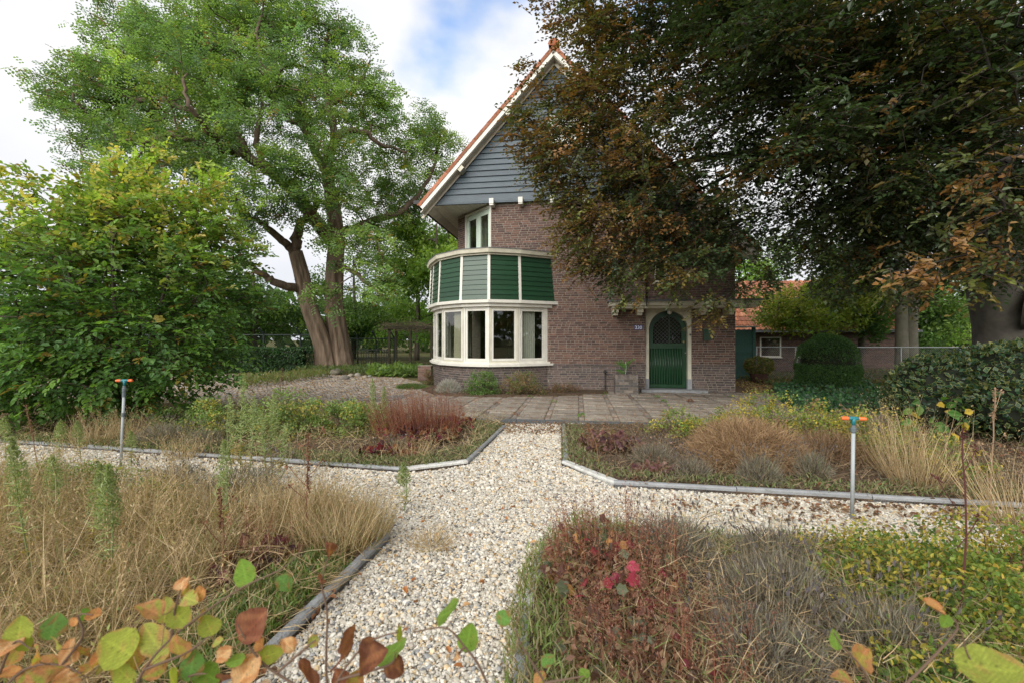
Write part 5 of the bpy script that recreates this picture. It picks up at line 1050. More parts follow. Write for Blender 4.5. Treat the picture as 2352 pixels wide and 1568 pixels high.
# pots
T = thing('plant_pot', 'rusty brown pot with a yellow-green bush beyond the house corner', 'plant pot', gnd(1743, 880)); obj('pot', Geo().lathe([(.20, 0), (.27, .30), (.285, .30), (.285, .33), (.25, .33)], (0, 0, 0), 18), M['rust'], T, smooth=False); obj('soil', Geo().lathe([(0.01, .29), (.24, .30)], (0, 0, 0), 12), M['soil'], T)
leafy_solid('potted_bush', 'yellow-green bush growing in the rusty pot', 'bush', gnd(1743, 880) + A3([0, 0, .30]), (.42, .4, .27), 2600, [(.16, .19, .05), (.22, .20, .06), (.10, .15, .04), (.24, .17, .09)], .07, m='leaf', core=False)

# ------------------------------------------------------------------ planting in the beds
STRAW = [(.44, .33, .19), (.36, .27, .155), (.54, .43, .27), (.30, .215, .12), (.40, .28, .16)]
LAV = [(.22, .20, .165), (.15, .135, .12), (.29, .265, .215), (.20, .195, .145), (.12, .095, .08), (.30, .24, .16)]
def blades(geo, P, D, L, Wd, col, tm=T_BLADE, curl=1.0):
    n = len(P); D = nrm(D); h = D.copy(); h[:, 2] = 0; Nn = -h + A3([0, 0, .2]) + .5 * unit(n); Nn = -Nn; Nn[:, 2] = np.abs(Nn[:, 2]) + .1
    put(geo, tm, P, D, Nn, L, Wd, col, Z=np.broadcast_to(L, (n,)) * curl)
def disc(n, c, rx, ry, p=.5):
    a = rng.uniform(0, 6.283, n); r = rng.random(n) ** p; return np.stack([c[0] + rx * r * np.cos(a), c[1] + ry * r * np.sin(a), np.full(n, c[2] if len(c) > 2 else .035)], 1)
def tuft(geo, c, r, n, L, W_, pal, spread=.55, curl=1.4, w=None, lean=(0, 0)):
    P = disc(n, c, r, r); o = (P - A3([*c[:2], P[0, 2]])) / max(r, 1e-6); D = o * spread + unit(n) * A3([.35, .35, .1]) * spread + A3([lean[0], lean[1], 1.]); blades(geo, P, D, L * rng.uniform(.55, 1.15, n), W_, pick(pal, n, w), curl=curl)
def seed_heads(geo, B, D, L, n_, pal, l=.022, w=.007, rad=.35):
    """loose panicles along stems B + D*L"""
    m = len(B); s = rng.uniform(.55, 1.0, (m * n_, 1)); Bp = np.repeat(B, n_, 0) + np.repeat(D * L[:, None], n_, 0) * s; u = unit(m * n_); off = u * rad * (1.05 - s) * .12 * np.repeat(L, n_)[:, None] * 2
    put(geo, T_DIA, Bp + off, u + np.repeat(D, n_, 0) * 1.2, unit(m * n_), l, w, pick(pal, m * n_))

# dry grass, lower left bed (one mass) and smaller clumps (things)
g = Geo(); C = []
while len(C) < 330:
    x, y = rng.uniform(-5.6, -.9), rng.uniform(.75, 4.9)
    if inpoly([(x, y, 0)], BED_C)[0] and abs(x) < 1.25 * y + .3:
        if (x > -1.75 and y < 2.9 and rng.random() < .75) or (y > 3.55 and x < -2.3 and rng.random() < .35): continue
        C.append((x, y, .035))
for c in C:
    tn_ = rng.uniform(.7, 1.25); gq_ = rng.choice([.4, 1, 6]); n = int(rng.uniform(22, 55)); hgt = rng.uniform(.22, .44) * (1.1 if c[0] < -1.6 else .8); tuft(g, c, .09, n, hgt, .0042, [tuple(A3(q) * tn_) for q in STRAW] + [(.17, .20, .07)], .9, 1.8, [3, 3, 2, 2, 2, gq_], lean=(rng.normal(.1, .8), rng.normal(-.1, .6)))
P = np.stack([rng.uniform(-5.6, -.95, 9000), rng.uniform(.75, 4.9, 9000), np.full(9000, .04)], 1); P = P[inpoly(P, BED_C)]; n = len(P); D = unit(n); D[:, 2] = np.abs(D[:, 2]) * .35; P[:, 2] += rng.random(n) ** 2 * .16
blades(g, P, D, rng.uniform(.12, .34, n), .0040, pick(STRAW, n), curl=.8)
P = np.stack([rng.uniform(-5.2, -1.4, 900), rng.uniform(1.2, 4.6, 900), np.full(900, .04)], 1); P = P[inpoly(P, BED_C)]; n = len(P); D = nrm(unit(n) * A3([.5, .5, 0]) + A3([.15, 0, 1])); L = rng.uniform(.4, .68, n); blades(g, P, D, L, .0035, pick(STRAW, n), curl=.5); seed_heads(g, P, D, L, 9, STRAW, .020, .006)
P = np.stack([rng.uniform(-5.6, -.95, 6000), rng.uniform(.75, 4.9, 6000), np.full(6000, .05)], 1); P = P[inpoly(P, BED_C)]; P = P[(np.sin(P[:, 0] * 3.1 + 1) * np.sin(P[:, 1] * 3.7)) > -.1]; n = len(P); P[:, 2] += rng.random(n) * .28; put(g, T_DIA, P, unit(n) + A3([0, 0, .6]), unit(n), rng.uniform(.015, .04, n), .010, pick([(.18, .24, .08), (.24, .28, .10), (.34, .32, .12), (.30, .20, .11), (.16, .12, .09)], n))
tag(obj('dry_grass', g, M['dry']), 'straw-coloured dry grass filling the near left bed', 'grass', kind='stuff')

def grass_clump(label, c, r, n, L, pal=STRAW, W_=.0038, spread=.6, heads=0, group=None, curl=1.3, lean=(0, 0), name='dry_grass_clump'):
    g = Geo(); b = A3([c[0], c[1], .03]); tuft(g, (0, 0, 0), r, n, L, W_, pal, spread, curl, lean=lean)
    if heads:
        P = disc(heads, (0, 0, 0), r, r); D = nrm(P / r * spread * .8 + A3([lean[0], lean[1], 1]) + .15 * unit(heads)); Ls = L * rng.uniform(1.0, 1.35, heads); blades(g, P, D, Ls, .003, pick(pal, heads), curl=.5); seed_heads(g, P, D, Ls, 16, pal, .018, .006)
    return tag(obj(name, g, M['dry'], loc=b), label, 'grass clump', group)
def G(x, y): return gnd(x, y, .035)
grass_clump('dry seeding grass clump in front of the big shrub, left of the left sprinkler', G(215, 1020), .20, 240, .42, heads=26)
grass_clump('dry seeding grass clump directly behind the left sprinkler', G(300, 1012), .16, 200, .40, heads=22)
grass_clump('dry upright grass clump at the corner stone of the near left bed', (-1.12, 3.05), .20, 900, .40, STRAW + [(.20, .20, .08)], heads=14)
grass_clump('tan grass clump behind the pale corner stone, near left bed', (-1.55, 3.35), .22, 700, .38, heads=14)
grass_clump('tall dry straw stems leaning before the holly', G(2105, 1120), .18, 230, .74, heads=20, curl=.9, W_=.0045, spread=.45)
grass_clump('tall dry straw stems left of the holly, beyond the right sprinkler', G(2060, 1090), .15, 120, .62, heads=14, curl=1.0, spread=.6)
grass_clump('tall pale dry stems at the right edge of the photo', A3([3.75, 3.35, 0]), .20, 200, .62, heads=14, curl=.9, W_=.0045)
grass_clump('dry grass tuft in the middle of the bed before the drive', G(950, 1050), .16, 160, .26, heads=8)
grass_clump('little dry grass tuft lying on the gravel by the corner stone', gnd(990, 1262), .10, 140, .16, spread=1.6)
grass_clump('dry grass tuft on the edging right of the left sprinkler', G(420, 1050), .15, 170, .28, heads=8)

def mound(label, c, R, H, n, pal, L, W_, name, cat, tm=T_BLADE, up=.7, m='dry', curl=.9, extra=None, group=None, core=None, w=None):
    T = thing(name, label, cat, (c[0], c[1], .03), group=group); g = Geo(); u = unit(n); u[:, 2] = np.abs(u[:, 2]); P = u * A3([R, R * .9, H]) * (rng.random((n, 1)) ** .33) * A3([.8, .8, .72]); D = nrm(u * 1.0 + unit(n) * .7 + A3([0, 0, up])); blades(g, P, D, L * rng.uniform(.6, 1.2, n), W_, pick(pal, n, w), tm, curl)
    if extra: extra(g)
    s = Geo()
    for k in range(14):
        a = rng.uniform(0, 6.28); e = A3([math.cos(a) * R * .8, math.sin(a) * R * .7, H * rng.uniform(.4, .95)]); s.tube(curve((0, 0, 0), e, (0, 0, .06), 5, .01), np.linspace(.004, .002, 5), (.10, .08, .06), 3)
    obj('foliage', g, M[m], T); obj('stems', s, M['twig'], T); return T
def lavender(label, c, R=.34, H=.36, n=1500, pal=LAV, spikes=60, k=1):
    def ex(g):
        P = disc(spikes, (0, 0, H * .35), R * .7, R * .6); D = nrm(P * A3([1, 1, 0]) / R * .8 + A3([0, 0, 1]) + .2 * unit(spikes)); L = rng.uniform(.7, 1.0, spikes) * H * .85; blades(g, P, D, L, .003, pick([(.20, .19, .14), (.26, .22, .15)], spikes), curl=.2); put(g, T_DIA, P + D * L[:, None] * .9, D, unit(spikes), .035, .012, pick([(.10, .09, .10), (.14, .12, .11)], spikes))
    return mound(label, c, R, H, int(n * 1.1), pal, .075, .0040, 'lavender_bush', 'lavender', extra=ex, group='lavender bushes in the beds')
lavender('grey lavender bush behind the edging, just right of the left sprinkler', G(375, 1020), .42, .36, 1700)
lavender('grey lavender bush right of the first one behind the left edging', G(470, 1025), .30, .30, 900)
lavender('dusty lavender bush in the near left bed by the gravel, behind the grass', (-2.35, 4.0), .42, .34, 1800)
lavender('sparse lavender at the gravel edge of the near left bed', (-3.1, 4.2), .36, .30, 1200)
lavender('small silvery lavender left of the red-leaved clump before the drive', G(905, 1040), .20, .20, 600)
lavender('lavender bush in front of the tan mound, left of the right sprinkler', G(1745, 1110), .26, .34, 1300, LAV + [(.19, .22, .13)])
lavender('lavender bush behind the edging between tan mound and right sprinkler', G(1865, 1100), .22, .34, 1000, LAV + [(.19, .22, .13)])
lavender('small lavender bush in the middle of the bed right of the crossing', G(1590, 1095), .24, .24, 900)
lavender('faded lavender left of the tan mound', G(1500, 1060), .32, .26, 1100, LAV + [(.24, .20, .15)])
lavender('dark grey lavender beside the red-leaved clump, nearest the gravel', (.98, 2.78), .34, .38, 2600)
lavender('lavender bush in the middle of the near right bed', (1.35, 2.30), .38, .36, 2800)
lavender('lavender bush at the lower middle edge of the near right bed', (1.02, 1.85), .34, .32, 2400)
lavender('lavender bush in front of the yellow-green shrub, near right bed', (1.62, 1.95), .30, .34, 2000)
lavender('lavender bush at the back of the near right bed by the gravel', (1.62, 2.78), .30, .26, 1600)

mound('big tan mound of fine dry stems in the bed right of the crossing', G(1715, 1062), .78, .62, 9500, [(.34, .22, .125), (.28, .18, .10), (.42, .29, .17), (.22, .14, .085)], .16, .0042, 'dried_perennial', 'dried plant', up=.1, curl=1.5)
mound('lower brown dry mound right of the big tan one', G(1900, 1055), .55, .40, 3200, [(.24, .15, .09), (.18, .115, .07), (.30, .20, .12)], .14, .0042, 'dried_perennial', 'dried plant', up=.1, curl=1.5)

# coral bells: lobed leaves and thin stalks
def lobed():
    a = np.linspace(-2.6, 2.6, 15); r = .5 * (1 + .20 * np.cos(a * 6.0)) * (1 - .05 * np.abs(a)); V = [(0, 0, 0)] + [(.5 + r_ * math.cos(t), r_ * math.sin(t), .10 * math.cos(t * 3) * r_ - .12 * abs(math.sin(t)) ** 2) for t, r_ in zip(a, r)]
    return A3(V) * A3([1, 1, 1.]) , [(0, i, i + 1) for i in range(1, 15)]
T_LOB = lobed()
RED = [(.16, .022, .035), (.10, .02, .03), (.26, .035, .06), (.065, .025, .03), (.30, .12, .05), (.12, .10, .05), (.20, .07, .035), (.36, .20, .10)]
def coral(label, c, rx, ry, n, stalks, H=.14, leaf=.06, pal=RED, sl=.42, dense=1, lean=(0, 0), wts=None, stw=.004, dry=.3):
    T = thing('coral_bells', label, 'perennial', (c[0], c[1], .03)); g = Geo(); P = disc(n, (0, 0, 0), rx, ry, .55); P[:, 2] = H * (.3 + .7 * rng.random(n)) * (1.1 - .5 * (P[:, 0] / rx) ** 2); D = nrm(P * A3([1.2, 1.2, 0]) + unit(n) * .8 + A3([0, 0, .1])); put(g, T_LOB, P, D, A3([0, -.5, 1.]) + .55 * unit(n), leaf * rng.uniform(.6, 1.15, n), leaf * rng.uniform(.6, 1.1, n), pick(pal, n, wts, .25))
    nd = int(n * dry * 9); P2 = disc(nd, (0, 0, 0), rx, ry, .5); P2[:, 2] = H * rng.random(nd); put(g, T_DIA, P2, unit(nd), unit(nd) + A3([0, 0, .6]), rng.uniform(.02, .055, nd), rng.uniform(.008, .025, nd), pick([(.24, .125, .08), (.33, .21, .135), (.17, .09, .06), (.27, .20, .12)], nd))
    s = Geo(); Ps = disc(stalks, (0, 0, .02), rx * .9, ry * .9, .6); Ds = nrm(Ps * A3([.5, .5, 0]) + .16 * unit(stalks) + A3([lean[0], lean[1], 1])); L = sl * rng.uniform(.55, 1.1, stalks); blades(s, Ps, Ds, L, stw, pick([(.20, .07, .045), (.25, .10, .06), (.14, .05, .035)], stalks), curl=.15)
    seed_heads(s, Ps, Ds, L, 22, [(.24, .11, .075), (.30, .16, .11), (.19, .075, .055)], .012, .005, .8)
    obj('leaves', g, M['leaf'], T); tag(obj('flower_stalks', s, M['dry'], T), kind='stuff'); return T
coral('red-leaved clump with a fan of rusty stalks in the bed before the drive', G(960, 1010), .58, .42, 340, 620, .18, .080, RED, sl=.66, lean=(-.16, 0), dry=.8, stw=.0055)
coral('bright red low clump at the front of that rusty-stalked plant', G(890, 1045), .34, .16, 150, 14, .12, .08, RED[:5])
coral('dark red clump at the right end of the bed before the drive', G(1045, 985), .30, .28, 180, 60, .16, .08, sl=.42, lean=(-.1, 0))
coral('purple-brown clump in the bed right of the gravel crossing', G(1400, 1030), .40, .34, 300, 22, .16, .08, [(.14, .06, .07), (.20, .10, .09), (.10, .05, .06), (.24, .15, .12), (.16, .12, .06)], sl=.25)
coral('low purple leaves between edging and lavender, right bed', G(1500, 1085), .28, .14, 90, 6, .07, .06, [(.14, .06, .07), (.22, .10, .10), (.24, .15, .12)], sl=.15)
coral('large rust-red clump with thin stalks in the near right bed', (.55, 2.55), .38, .42, 240, 150, .20, .066, [(.16, .07, .055), (.12, .06, .05), (.36, .055, .09), (.09, .08, .06), (.46, .24, .09), (.30, .05, .06), (.12, .14, .08), (.20, .11, .07)], sl=.50, dry=1.0)
coral('rust-brown clump nearest the viewer in the right bed', (.62, 1.9), .40, .34, 130, 130, .16, .052, [(.16, .08, .06), (.13, .07, .05), (.20, .12, .08), (.10, .11, .07), (.26, .06, .08)], sl=.34, dry=1.6)
coral('dark leafy clump half hidden in dry grass, near left bed', (-1.55, 2.72), .28, .22, 80, 16, .14, .07, [(.10, .03, .035), (.16, .05, .05), (.08, .04, .05), (.2, .1, .06)], sl=.35)

# shrubs of small leaves
def leaflet_shrub(label, c, rx, ry, H, n, pal, leaf=.026, name='small_leaved_shrub', w=None, wd=.55, stems=18, cat='shrub', group=None, shape=.4, m='leaf'):
    T = thing(name, label, cat, (c[0], c[1], .03), group=group); nt = max(8, n // 40); u = unit(nt); u[:, 2] = np.abs(u[:, 2]); tp = u * A3([rx, ry, H]) * (rng.random((nt, 1)) ** shape); g = Geo(); s = Geo()
    lim = [(np.linspace(A3([0, 0, 0]), A3([0, 0, H * .35]), 4), None)]
    for i in range(min(nt, 60)): b0 = A3([tp[i][0] * .45, tp[i][1] * .45, 0]); s.tube(curve(b0, tp[i], (0, 0, .03), 5, .01), np.linspace(.005, .0018, 5), (.09, .06, .04), 3)
    k = n // nt; B = np.repeat(tp, k, 0) + unit(nt * k) * (rng.random((nt * k, 1)) ** .5) * A3([.10, .10, .08]) * (rx / .4) ** .5; ok = B[:, 2] > .0; B = B[ok]; nn = len(B); cc = np.repeat(pick(pal, nt, w, .1), k, 0)[ok] * rng.uniform(.7, 1.3, (nn, 1)); mix = rng.random(nn) < .35; cc[mix] = pick(pal, int(mix.sum()), w)
    put(g, T_FOLD if c[1] < 3.2 else T_DIA, B, unit(nn) + A3([0, 0, .35]), A3([0, -.3, 1.]) + .7 * unit(nn), leaf * rng.uniform(.6, 1.2, nn), leaf * wd, cc); obj('foliage', g, M[m], T); obj('stems', s, M['twig'], T); return T
YG = [(.13, .21, .04), (.20, .26, .05), (.40, .34, .06), (.09, .15, .035), (.46, .32, .06), (.28, .18, .09)]
leaflet_shrub('yellow-green shrub in the lower right corner', (2.05, 2.15), .62, .62, .36, 7500, YG, .028, w=[4, 5, 3, 2, 1.2, .4])
leaflet_shrub('yellow-leaved shrub at the right edge of the near right bed', (2.75, 2.5), .6, .5, .40, 5200, YG, .026, w=[3, 4, 5, 2, 2, .6])
leaflet_shrub('golden low shrub at the back of the near right bed by the gravel', (2.1, 2.75), .42, .28, .26, 2600, YG, .026, w=[2, 3, 5, 2, 3, 1])
leaflet_shrub('lime green low shrub at the bottom edge, near right bed', (1.62, 1.62), .36, .26, .24, 2600, YG[:4], .026, w=[4, 5, 1, 2])
for lb, x, y, rx, H, n in [('yellow-green shrub before the drive, between tall green stalks', 660, 1000, .62, .66, 3400), ('shrub with yellow tips left of the tall green stalks', 500, 1005, .50, .58, 2400), ('light shrub before the drive, left of the rusty-stalked clump', 790, 995, .55, .50, 2400),
    ('small green shrub at the back of the bed before the drive', 850, 975, .40, .40, 1300), ('yellow shrub behind the left lavender', 400, 985, .4, .34, 1200)]:
    leaflet_shrub(lb, G(x, y), rx, rx * .7, H, int(n * 1.4), [(.19, .29, .08), (.25, .34, .11), (.40, .35, .08), (.26, .24, .11), (.11, .16, .06)], .046, w=[4, 4, 2, 2, 2])
for lb, x, y, rx, H, n in [('yellow-green shrub left of the tan mound', 1560, 1000, .48, .38, 1800), ('yellow-flecked shrub behind the tan mound', 1760, 990, .66, .60, 3200), ('yellow-flecked shrub right of the tan mound', 1885, 1025, .62, .60, 3400),
    ('yellow-leaved shrub behind the right sprinkler', 2000, 1045, .60, .62, 3400), ('low yellow shrub before the holly', 2180, 1085, .40, .36, 1500), ('thin green shrub at the terrace edge, left of the tan mound', 1660, 985, .35, .3, 900)]:
    leaflet_shrub(lb, G(x, y), rx, rx * .7, H, n, [(.16, .25, .06), (.48, .42, .07), (.24, .30, .07), (.28, .21, .11), (.50, .38, .08)], .040, w=[4, 3, 4, 2, 2])
for lb, x, y, rx, H, n in [('small green and yellow shrub in the dry grass at the far left', 90, 1130, .30, .30, 1300), ('yellow-flecked low shrub in the near left bed, left of the left sprinkler base', 215, 1120, .34, .26, 1500), ('green low shrub in the dry grass below the left sprinkler', 330, 1150, .30, .26, 1200)]:
    leaflet_shrub(lb, G(x, y), rx, rx * .8, H, n, [(.17, .25, .07), (.24, .30, .09), (.46, .40, .09), (.13, .19, .06)], .030, w=[4, 3, 2, 2])
# foot of the house
g = Geo(); q = [HW(p) for p in ((-8.3, -.55, 0), (-7.6, -1.55, 0), (-6.3, -1.75, 0), (-4.6, -1.35, 0), (-3.3, -.55, 0), (-3.3, 0, 0), (-8.3, .4, 0))]; g.prism([(v[0], v[1]) for v in q], -.02, .06); structure('wall_bed', g, M['soil'])
def hz(x, y): return gnd(x, y, .05)
leaflet_shrub('fresh green shrub at the foot of the bay, its left half', hz(1108, 904), .50, .32, .62, 3600, [(.12, .22, .05), (.18, .27, .08), (.09, .16, .045)], .045)
leaflet_shrub('yellowing brown shrub at the foot of the bay, right of the green one', hz(1200, 904), .60, .32, .60, 3800, [(.24, .20, .09), (.14, .18, .06), (.28, .17, .10), (.18, .13, .08)], .04)
leaflet_shrub('browned low plants against the plinth right of the bay', hz(1290, 900), .50, .2, .34, 1800, [(.26, .15, .09), (.20, .12, .08), (.14, .14, .06)], .035)
T = thing('fern', 'light green fern standing over the shrubs at the bay', 'fern', hz(1185, 898)); g = Geo()
for k in range(13):
    a = rng.uniform(0, 6.28); D = A3([[math.cos(a) * .5, math.sin(a) * .4, .9]]); sprays(g, None, A3([[0, 0, .05]]), D, .68, 26, .10, .28, A3([[.20, .28, .07]]), T_DIA, .2)
obj('fronds', g, M['leaf'], T)
mound('silver-grey dead lavender at the left foot of the bay', hz(1030, 900), .36, .42, 2600, [(.40, .38, .35), (.32, .30, .28), (.48, .46, .42)], .13, .0055, 'dead_lavender', 'lavender', up=.5)
mound('low green mat on the drive edge left of the bay', gnd(945, 892), .55, .13, 2200, [(.12, .19, .05), (.16, .22, .07), (.09, .14, .04)], .07, .010, 'creeping_juniper', 'ground cover plant', up=.2)
leaflet_shrub('brownish shrub between the brick pier and the bay', gnd(988, 882), .25, .22, .55, 1300, [(.18, .15, .07), (.12, .14, .05), (.22, .13, .08)], .035)

# ivy carpet before the yew, hostas by the railing
def carpet(name, label, cat, poly, n, pal, L, W_, H, m='leaf', tm=T_DIA, up=.5, lump=0):
    P = A3(poly); x0, y0 = P[:, 0].min(), P[:, 1].min(); x1, y1 = P[:, 0].max(), P[:, 1].max(); k = int(n * 1.0); Q = np.stack([rng.uniform(x0, x1, k), rng.uniform(y0, y1, k), np.zeros(k)], 1); Q = Q[inpoly(Q, poly)]
    lm = .5 + .5 * np.sin(Q[:, 0] * 7 + np.sin(Q[:, 1] * 5) * 2) * np.sin(Q[:, 1] * 6 + 1) if lump else np.ones(len(Q)); Q[:, 2] = .035 + H * rng.random(len(Q)) * (.35 + .65 * lm); n = len(Q)
    g = Geo(); put(g, tm, Q, unit(n) + A3([0, 0, up]), A3([0, -.2, 1.]) + .6 * unit(n), L * rng.uniform(.6, 1.25, n), W_ * rng.uniform(.7, 1.2, n), pick(pal, n)); return tag(obj(name, g, M[m]), label, cat, kind='stuff')
def gp(*pts): return [tuple(gnd(x, y)[:2]) for x, y in pts]
carpet('ivy', 'dark ivy carpet in front of the clipped yew', 'ivy', gp((1775, 897), (1990, 890), (2060, 925), (2000, 960), (1850, 955), (1790, 935)), 9000, [(.035, .10, .035), (.055, .135, .04), (.025, .07, .03)], .085, .07, .22, 'glossy_leaf')
carpet('hosta_bed', 'light green low plants before the railing left of the bay', 'plants', gp((845, 868), (960, 866), (965, 855), (850, 853)), 900, [(.16, .24, .05), (.12, .20, .05)], .24, .14, .28)
carpet('weeds', 'green weeds at the hedge foot beside the drive', 'weeds', gp((560, 895), (760, 868), (730, 860), (540, 875)), 3500, [(.12, .16, .05), (.16, .19, .06), (.20, .18, .08)], .16, .035, .20, up=1)
carpet('weeds', 'grass and weeds behind the brick pier and pergola', 'weeds', [(-9, 18.7), (-2.9, 16.4), (-2.4, 20), (-9, 21.5)], 6000, [(.10, .15, .05), (.14, .18, .06)], .2, .04, .2, up=1)
carpet('weeds', 'ground plants right of the yew under the beech', 'weeds', [(7.4, 9.5), (14, 9), (16, 20), (7.6, 15.4)], 15000, [(.08, .12, .035), (.13, .16, .05), (.22, .16, .07), (.16, .11, .06)], .13, .05, .13, up=.4)
MAT = [(.14, .18, .07), (.19, .20, .09), (.11, .14, .055), (.26, .22, .13), (.17, .21, .08)]
carpet('ground_cover', 'grey-green creeping mat along the front of the bed before the drive', 'ground cover', gp((700, 1075), (935, 1086), (1068, 1068), (1155, 985), (1090, 975), (1080, 1030), (960, 1060), (820, 1050), (640, 1040)), 15000, MAT, .050, .010, .07, 'dry', T_BLADE, 1.2, 1)
carpet('ground_cover', 'grey-green creeping mat at the left end of the right bed and along its edging', 'ground cover', gp((1290, 985), (1340, 985), (1345, 1050), (1420, 1090), (1700, 1105), (2000, 1120), (2340, 1130), (2340, 1160), (2000, 1150), (1700, 1132), (1405, 1110), (1290, 1065)), 17000, MAT, .052, .011, .07, 'dry', T_BLADE, 1.2, 1)
carpet('ground_cover', 'sparse mat behind the left edging', 'ground cover', [(-7, 6.1), (-3, 5.25), (-3, 5.7), (-7, 6.6)], 8000, MAT, .06, .010, .08, 'dry', T_BLADE, 1.2, 1)
carpet('ground_cover', 'fresh green tufts by the edging of the near left bed', 'ground cover', [(-1.22, 1.75), (-1.12, 2.0), (-.98, 2.75), (-1.22, 2.9), (-1.5, 2.3), (-1.5, 1.7)], 5200, [(.13, .21, .05), (.17, .24, .06), (.10, .15, .05), (.30, .26, .13)], .055, .009, .10, 'leaf', T_BLADE, 1.4, 1)
carpet('ground_cover', 'green tufts on the left edge of the near right bed', 'ground cover', [(-.06, 1.5), (-.01, 2.3), (.10, 2.88), (.50, 3.42), (.95, 3.28), (.45, 3.05), (.3, 2.6), (.28, 2.0), (.5, 1.6)], 8500, [(.15, .22, .06), (.20, .25, .08), (.30, .26, .14), (.24, .19, .11)], .060, .008, .125, 'leaf', T_BLADE, 1.4, 1)
carpet('ground_cover', 'thin mixed mat behind the near right bed edging', 'ground cover', [(1.0, 3.28), (2.4, 3.0), (4, 2.7), (4, 2.4), (2.0, 2.6), (1.0, 2.9)], 7500, MAT, .055, .009, .09, 'dry', T_BLADE, 1.2, 1)
# low dry tangle filling the beds
def tangle(name, label, poly, n, L, pal, H=.10, W_=.0035):
    P = A3(poly); Q = np.stack([rng.uniform(P[:, 0].min(), P[:, 0].max(), n), rng.uniform(P[:, 1].min(), P[:, 1].max(), n), np.zeros(n)], 1); Q = Q[inpoly(Q, poly)]; k = len(Q); Q[:, 2] = .03 + H * rng.random(k) ** 1.5
    D = unit(k); D[:, 2] = np.abs(D[:, 2]) * .7 + .1; g = Geo(); blades(g, Q, D, L * rng.uniform(.5, 1.2, k), W_, pick(pal, k), curl=1.0); tag(obj(name, g, M['dry']), label, 'dry plants', kind='stuff')
tangle('dry_stems', 'tangle of dry stems across the near right bed', [(.3, 1.2), (.3, 2.8), (1, 3.1), (3.6, 2.6), (3.6, 1.2)], 14000, .13, STRAW + LAV[:3])
tangle('loose_straw', 'loose straw stalks lying over the lavender in the near right bed', [(.6, 1.2), (.7, 2.9), (1.6, 3.0), (2.3, 2.5), (2.0, 1.2)], 4200, .13, STRAW + [(.22, .26, .10), (.20, .16, .11)], .30, .0026)
tangle('loose_straw', 'green and straw blades between the red clump and the lavender', [(.3, 1.3), (.25, 2.8), (.9, 3.1), (1.0, 1.3)], 2000, .10, STRAW + [(.18, .26, .08), (.14, .22, .07)], .22, .0026)
tangle('dry_stems', 'tangle of dry stems across the bed right of the crossing', BED_B, 15000, .16, [(.24, .17, .11), (.32, .24, .15), (.20, .15, .10), (.15, .15, .10)], .12, .0045)
tangle('dry_stems', 'tangle of dry stems across the bed before the drive', BED_A, 18000, .20, STRAW + [(.14, .16, .07), (.18, .17, .11)], .16, .0045)
# fallen leaves
def litter(label, poly, n, L, pal, z=.04, name='fallen_leaves'):
    P = A3(poly); Q = np.stack([rng.uniform(P[:, 0].min(), P[:, 0].max(), n), rng.uniform(P[:, 1].min(), P[:, 1].max(), n), np.zeros(n)], 1); Q = Q[inpoly(Q, poly)]; k = len(Q); Q[:, 2] = z + rng.random(k) * .018; D = unit(k); D[:, 2] *= .35; g = Geo()
    put(g, T_FOLD, Q, D, A3([0, 0, 1.]) + .55 * unit(k), L * rng.uniform(.5, 1.2, k), L * rng.uniform(.3, .7, k), pick(pal, k), Z=L * 2.2); tag(obj(name, g, M['dull_leaf']), label, 'fallen leaves', kind='stuff')
BRN = [(.22, .135, .085), (.28, .18, .12), (.15, .09, .06), (.34, .24, .17), (.26, .12, .07)]
litter('brown fallen leaves under the beech in the right bed', BED_B, 5200, .05, BRN, .045)
litter('brown leaves blown along the edging by the right sprinkler', [(1.6, 4.0), (3, 3.5), (6, 3.0), (6, 2.9), (2.4, 3.35), (1.2, 3.9)], 900, .045, BRN, .025)
litter('more brown leaves drifted against the right edging', [(2.0, 4.05), (6, 3.35), (6, 3.1), (3, 3.55), (2.0, 3.82)], 1500, .045, BRN, .025)
litter('scattered brown leaves in the near right bed', BED_D, 5000, .04, BRN, .045)
litter('scattered brown leaves in the near left bed', [(-1.06, 1.0), (-.9, 3.0), (-1.8, 3.4), (-2.6, 1.0)], 1100, .045, BRN, .04)
litter('few single leaves on the gravel', [(-1.0, 1.6), (.2, 1.6), (.2, 3), (.5, 5), (.6, 7.3), (0, 7.3), (-.8, 4)], 110, .045, [(.40, .17, .07), (.32, .16, .09), (.48, .30, .16)], .03)
litter('brown leaves where the gravel meets the terrace', [(-.2, 6.7), (.85, 6.7), (.9, 7.6), (-.2, 7.6)], 420, .04, BRN, .03)
litter('orange-brown leaf litter on the drive', DRV, 6500, .05, [(.38, .22, .09), (.44, .28, .12), (.30, .17, .08)], .022)
litter('reddish debris on the terrace', [tuple(HW(p)[:2]) for p in ((-7, -4.6), (3, -4.6), (3, -.2), (-3, -.2), (-7, -1.8))], 2600, .028, [(.26, .12, .075), (.34, .19, .12), (.20, .12, .08)], .035)
litter('brown leaves on the ground beside the house', [(6.2, 11.6), (10, 11), (10, 15), (7, 15)], 2600, .07, [(.30, .20, .10), (.24, .15, .08), (.40, .33, .16)], .03)
litter('small brown bits lying in the gravel', [(-8, 4.2), (-1.1, 3.4), (-1, 1.5), (.1, 1.5), (.2, 2.9), (2.4, 3.1), (6, 3), (.9, 4.2), (.7, 7.4), (-.1, 7.4), (-1.1, 4.7), (-8, 6.3)], 3800, .022, [(.30, .19, .11), (.20, .13, .09), (.36, .26, .16), (.14, .10, .07)], .022)
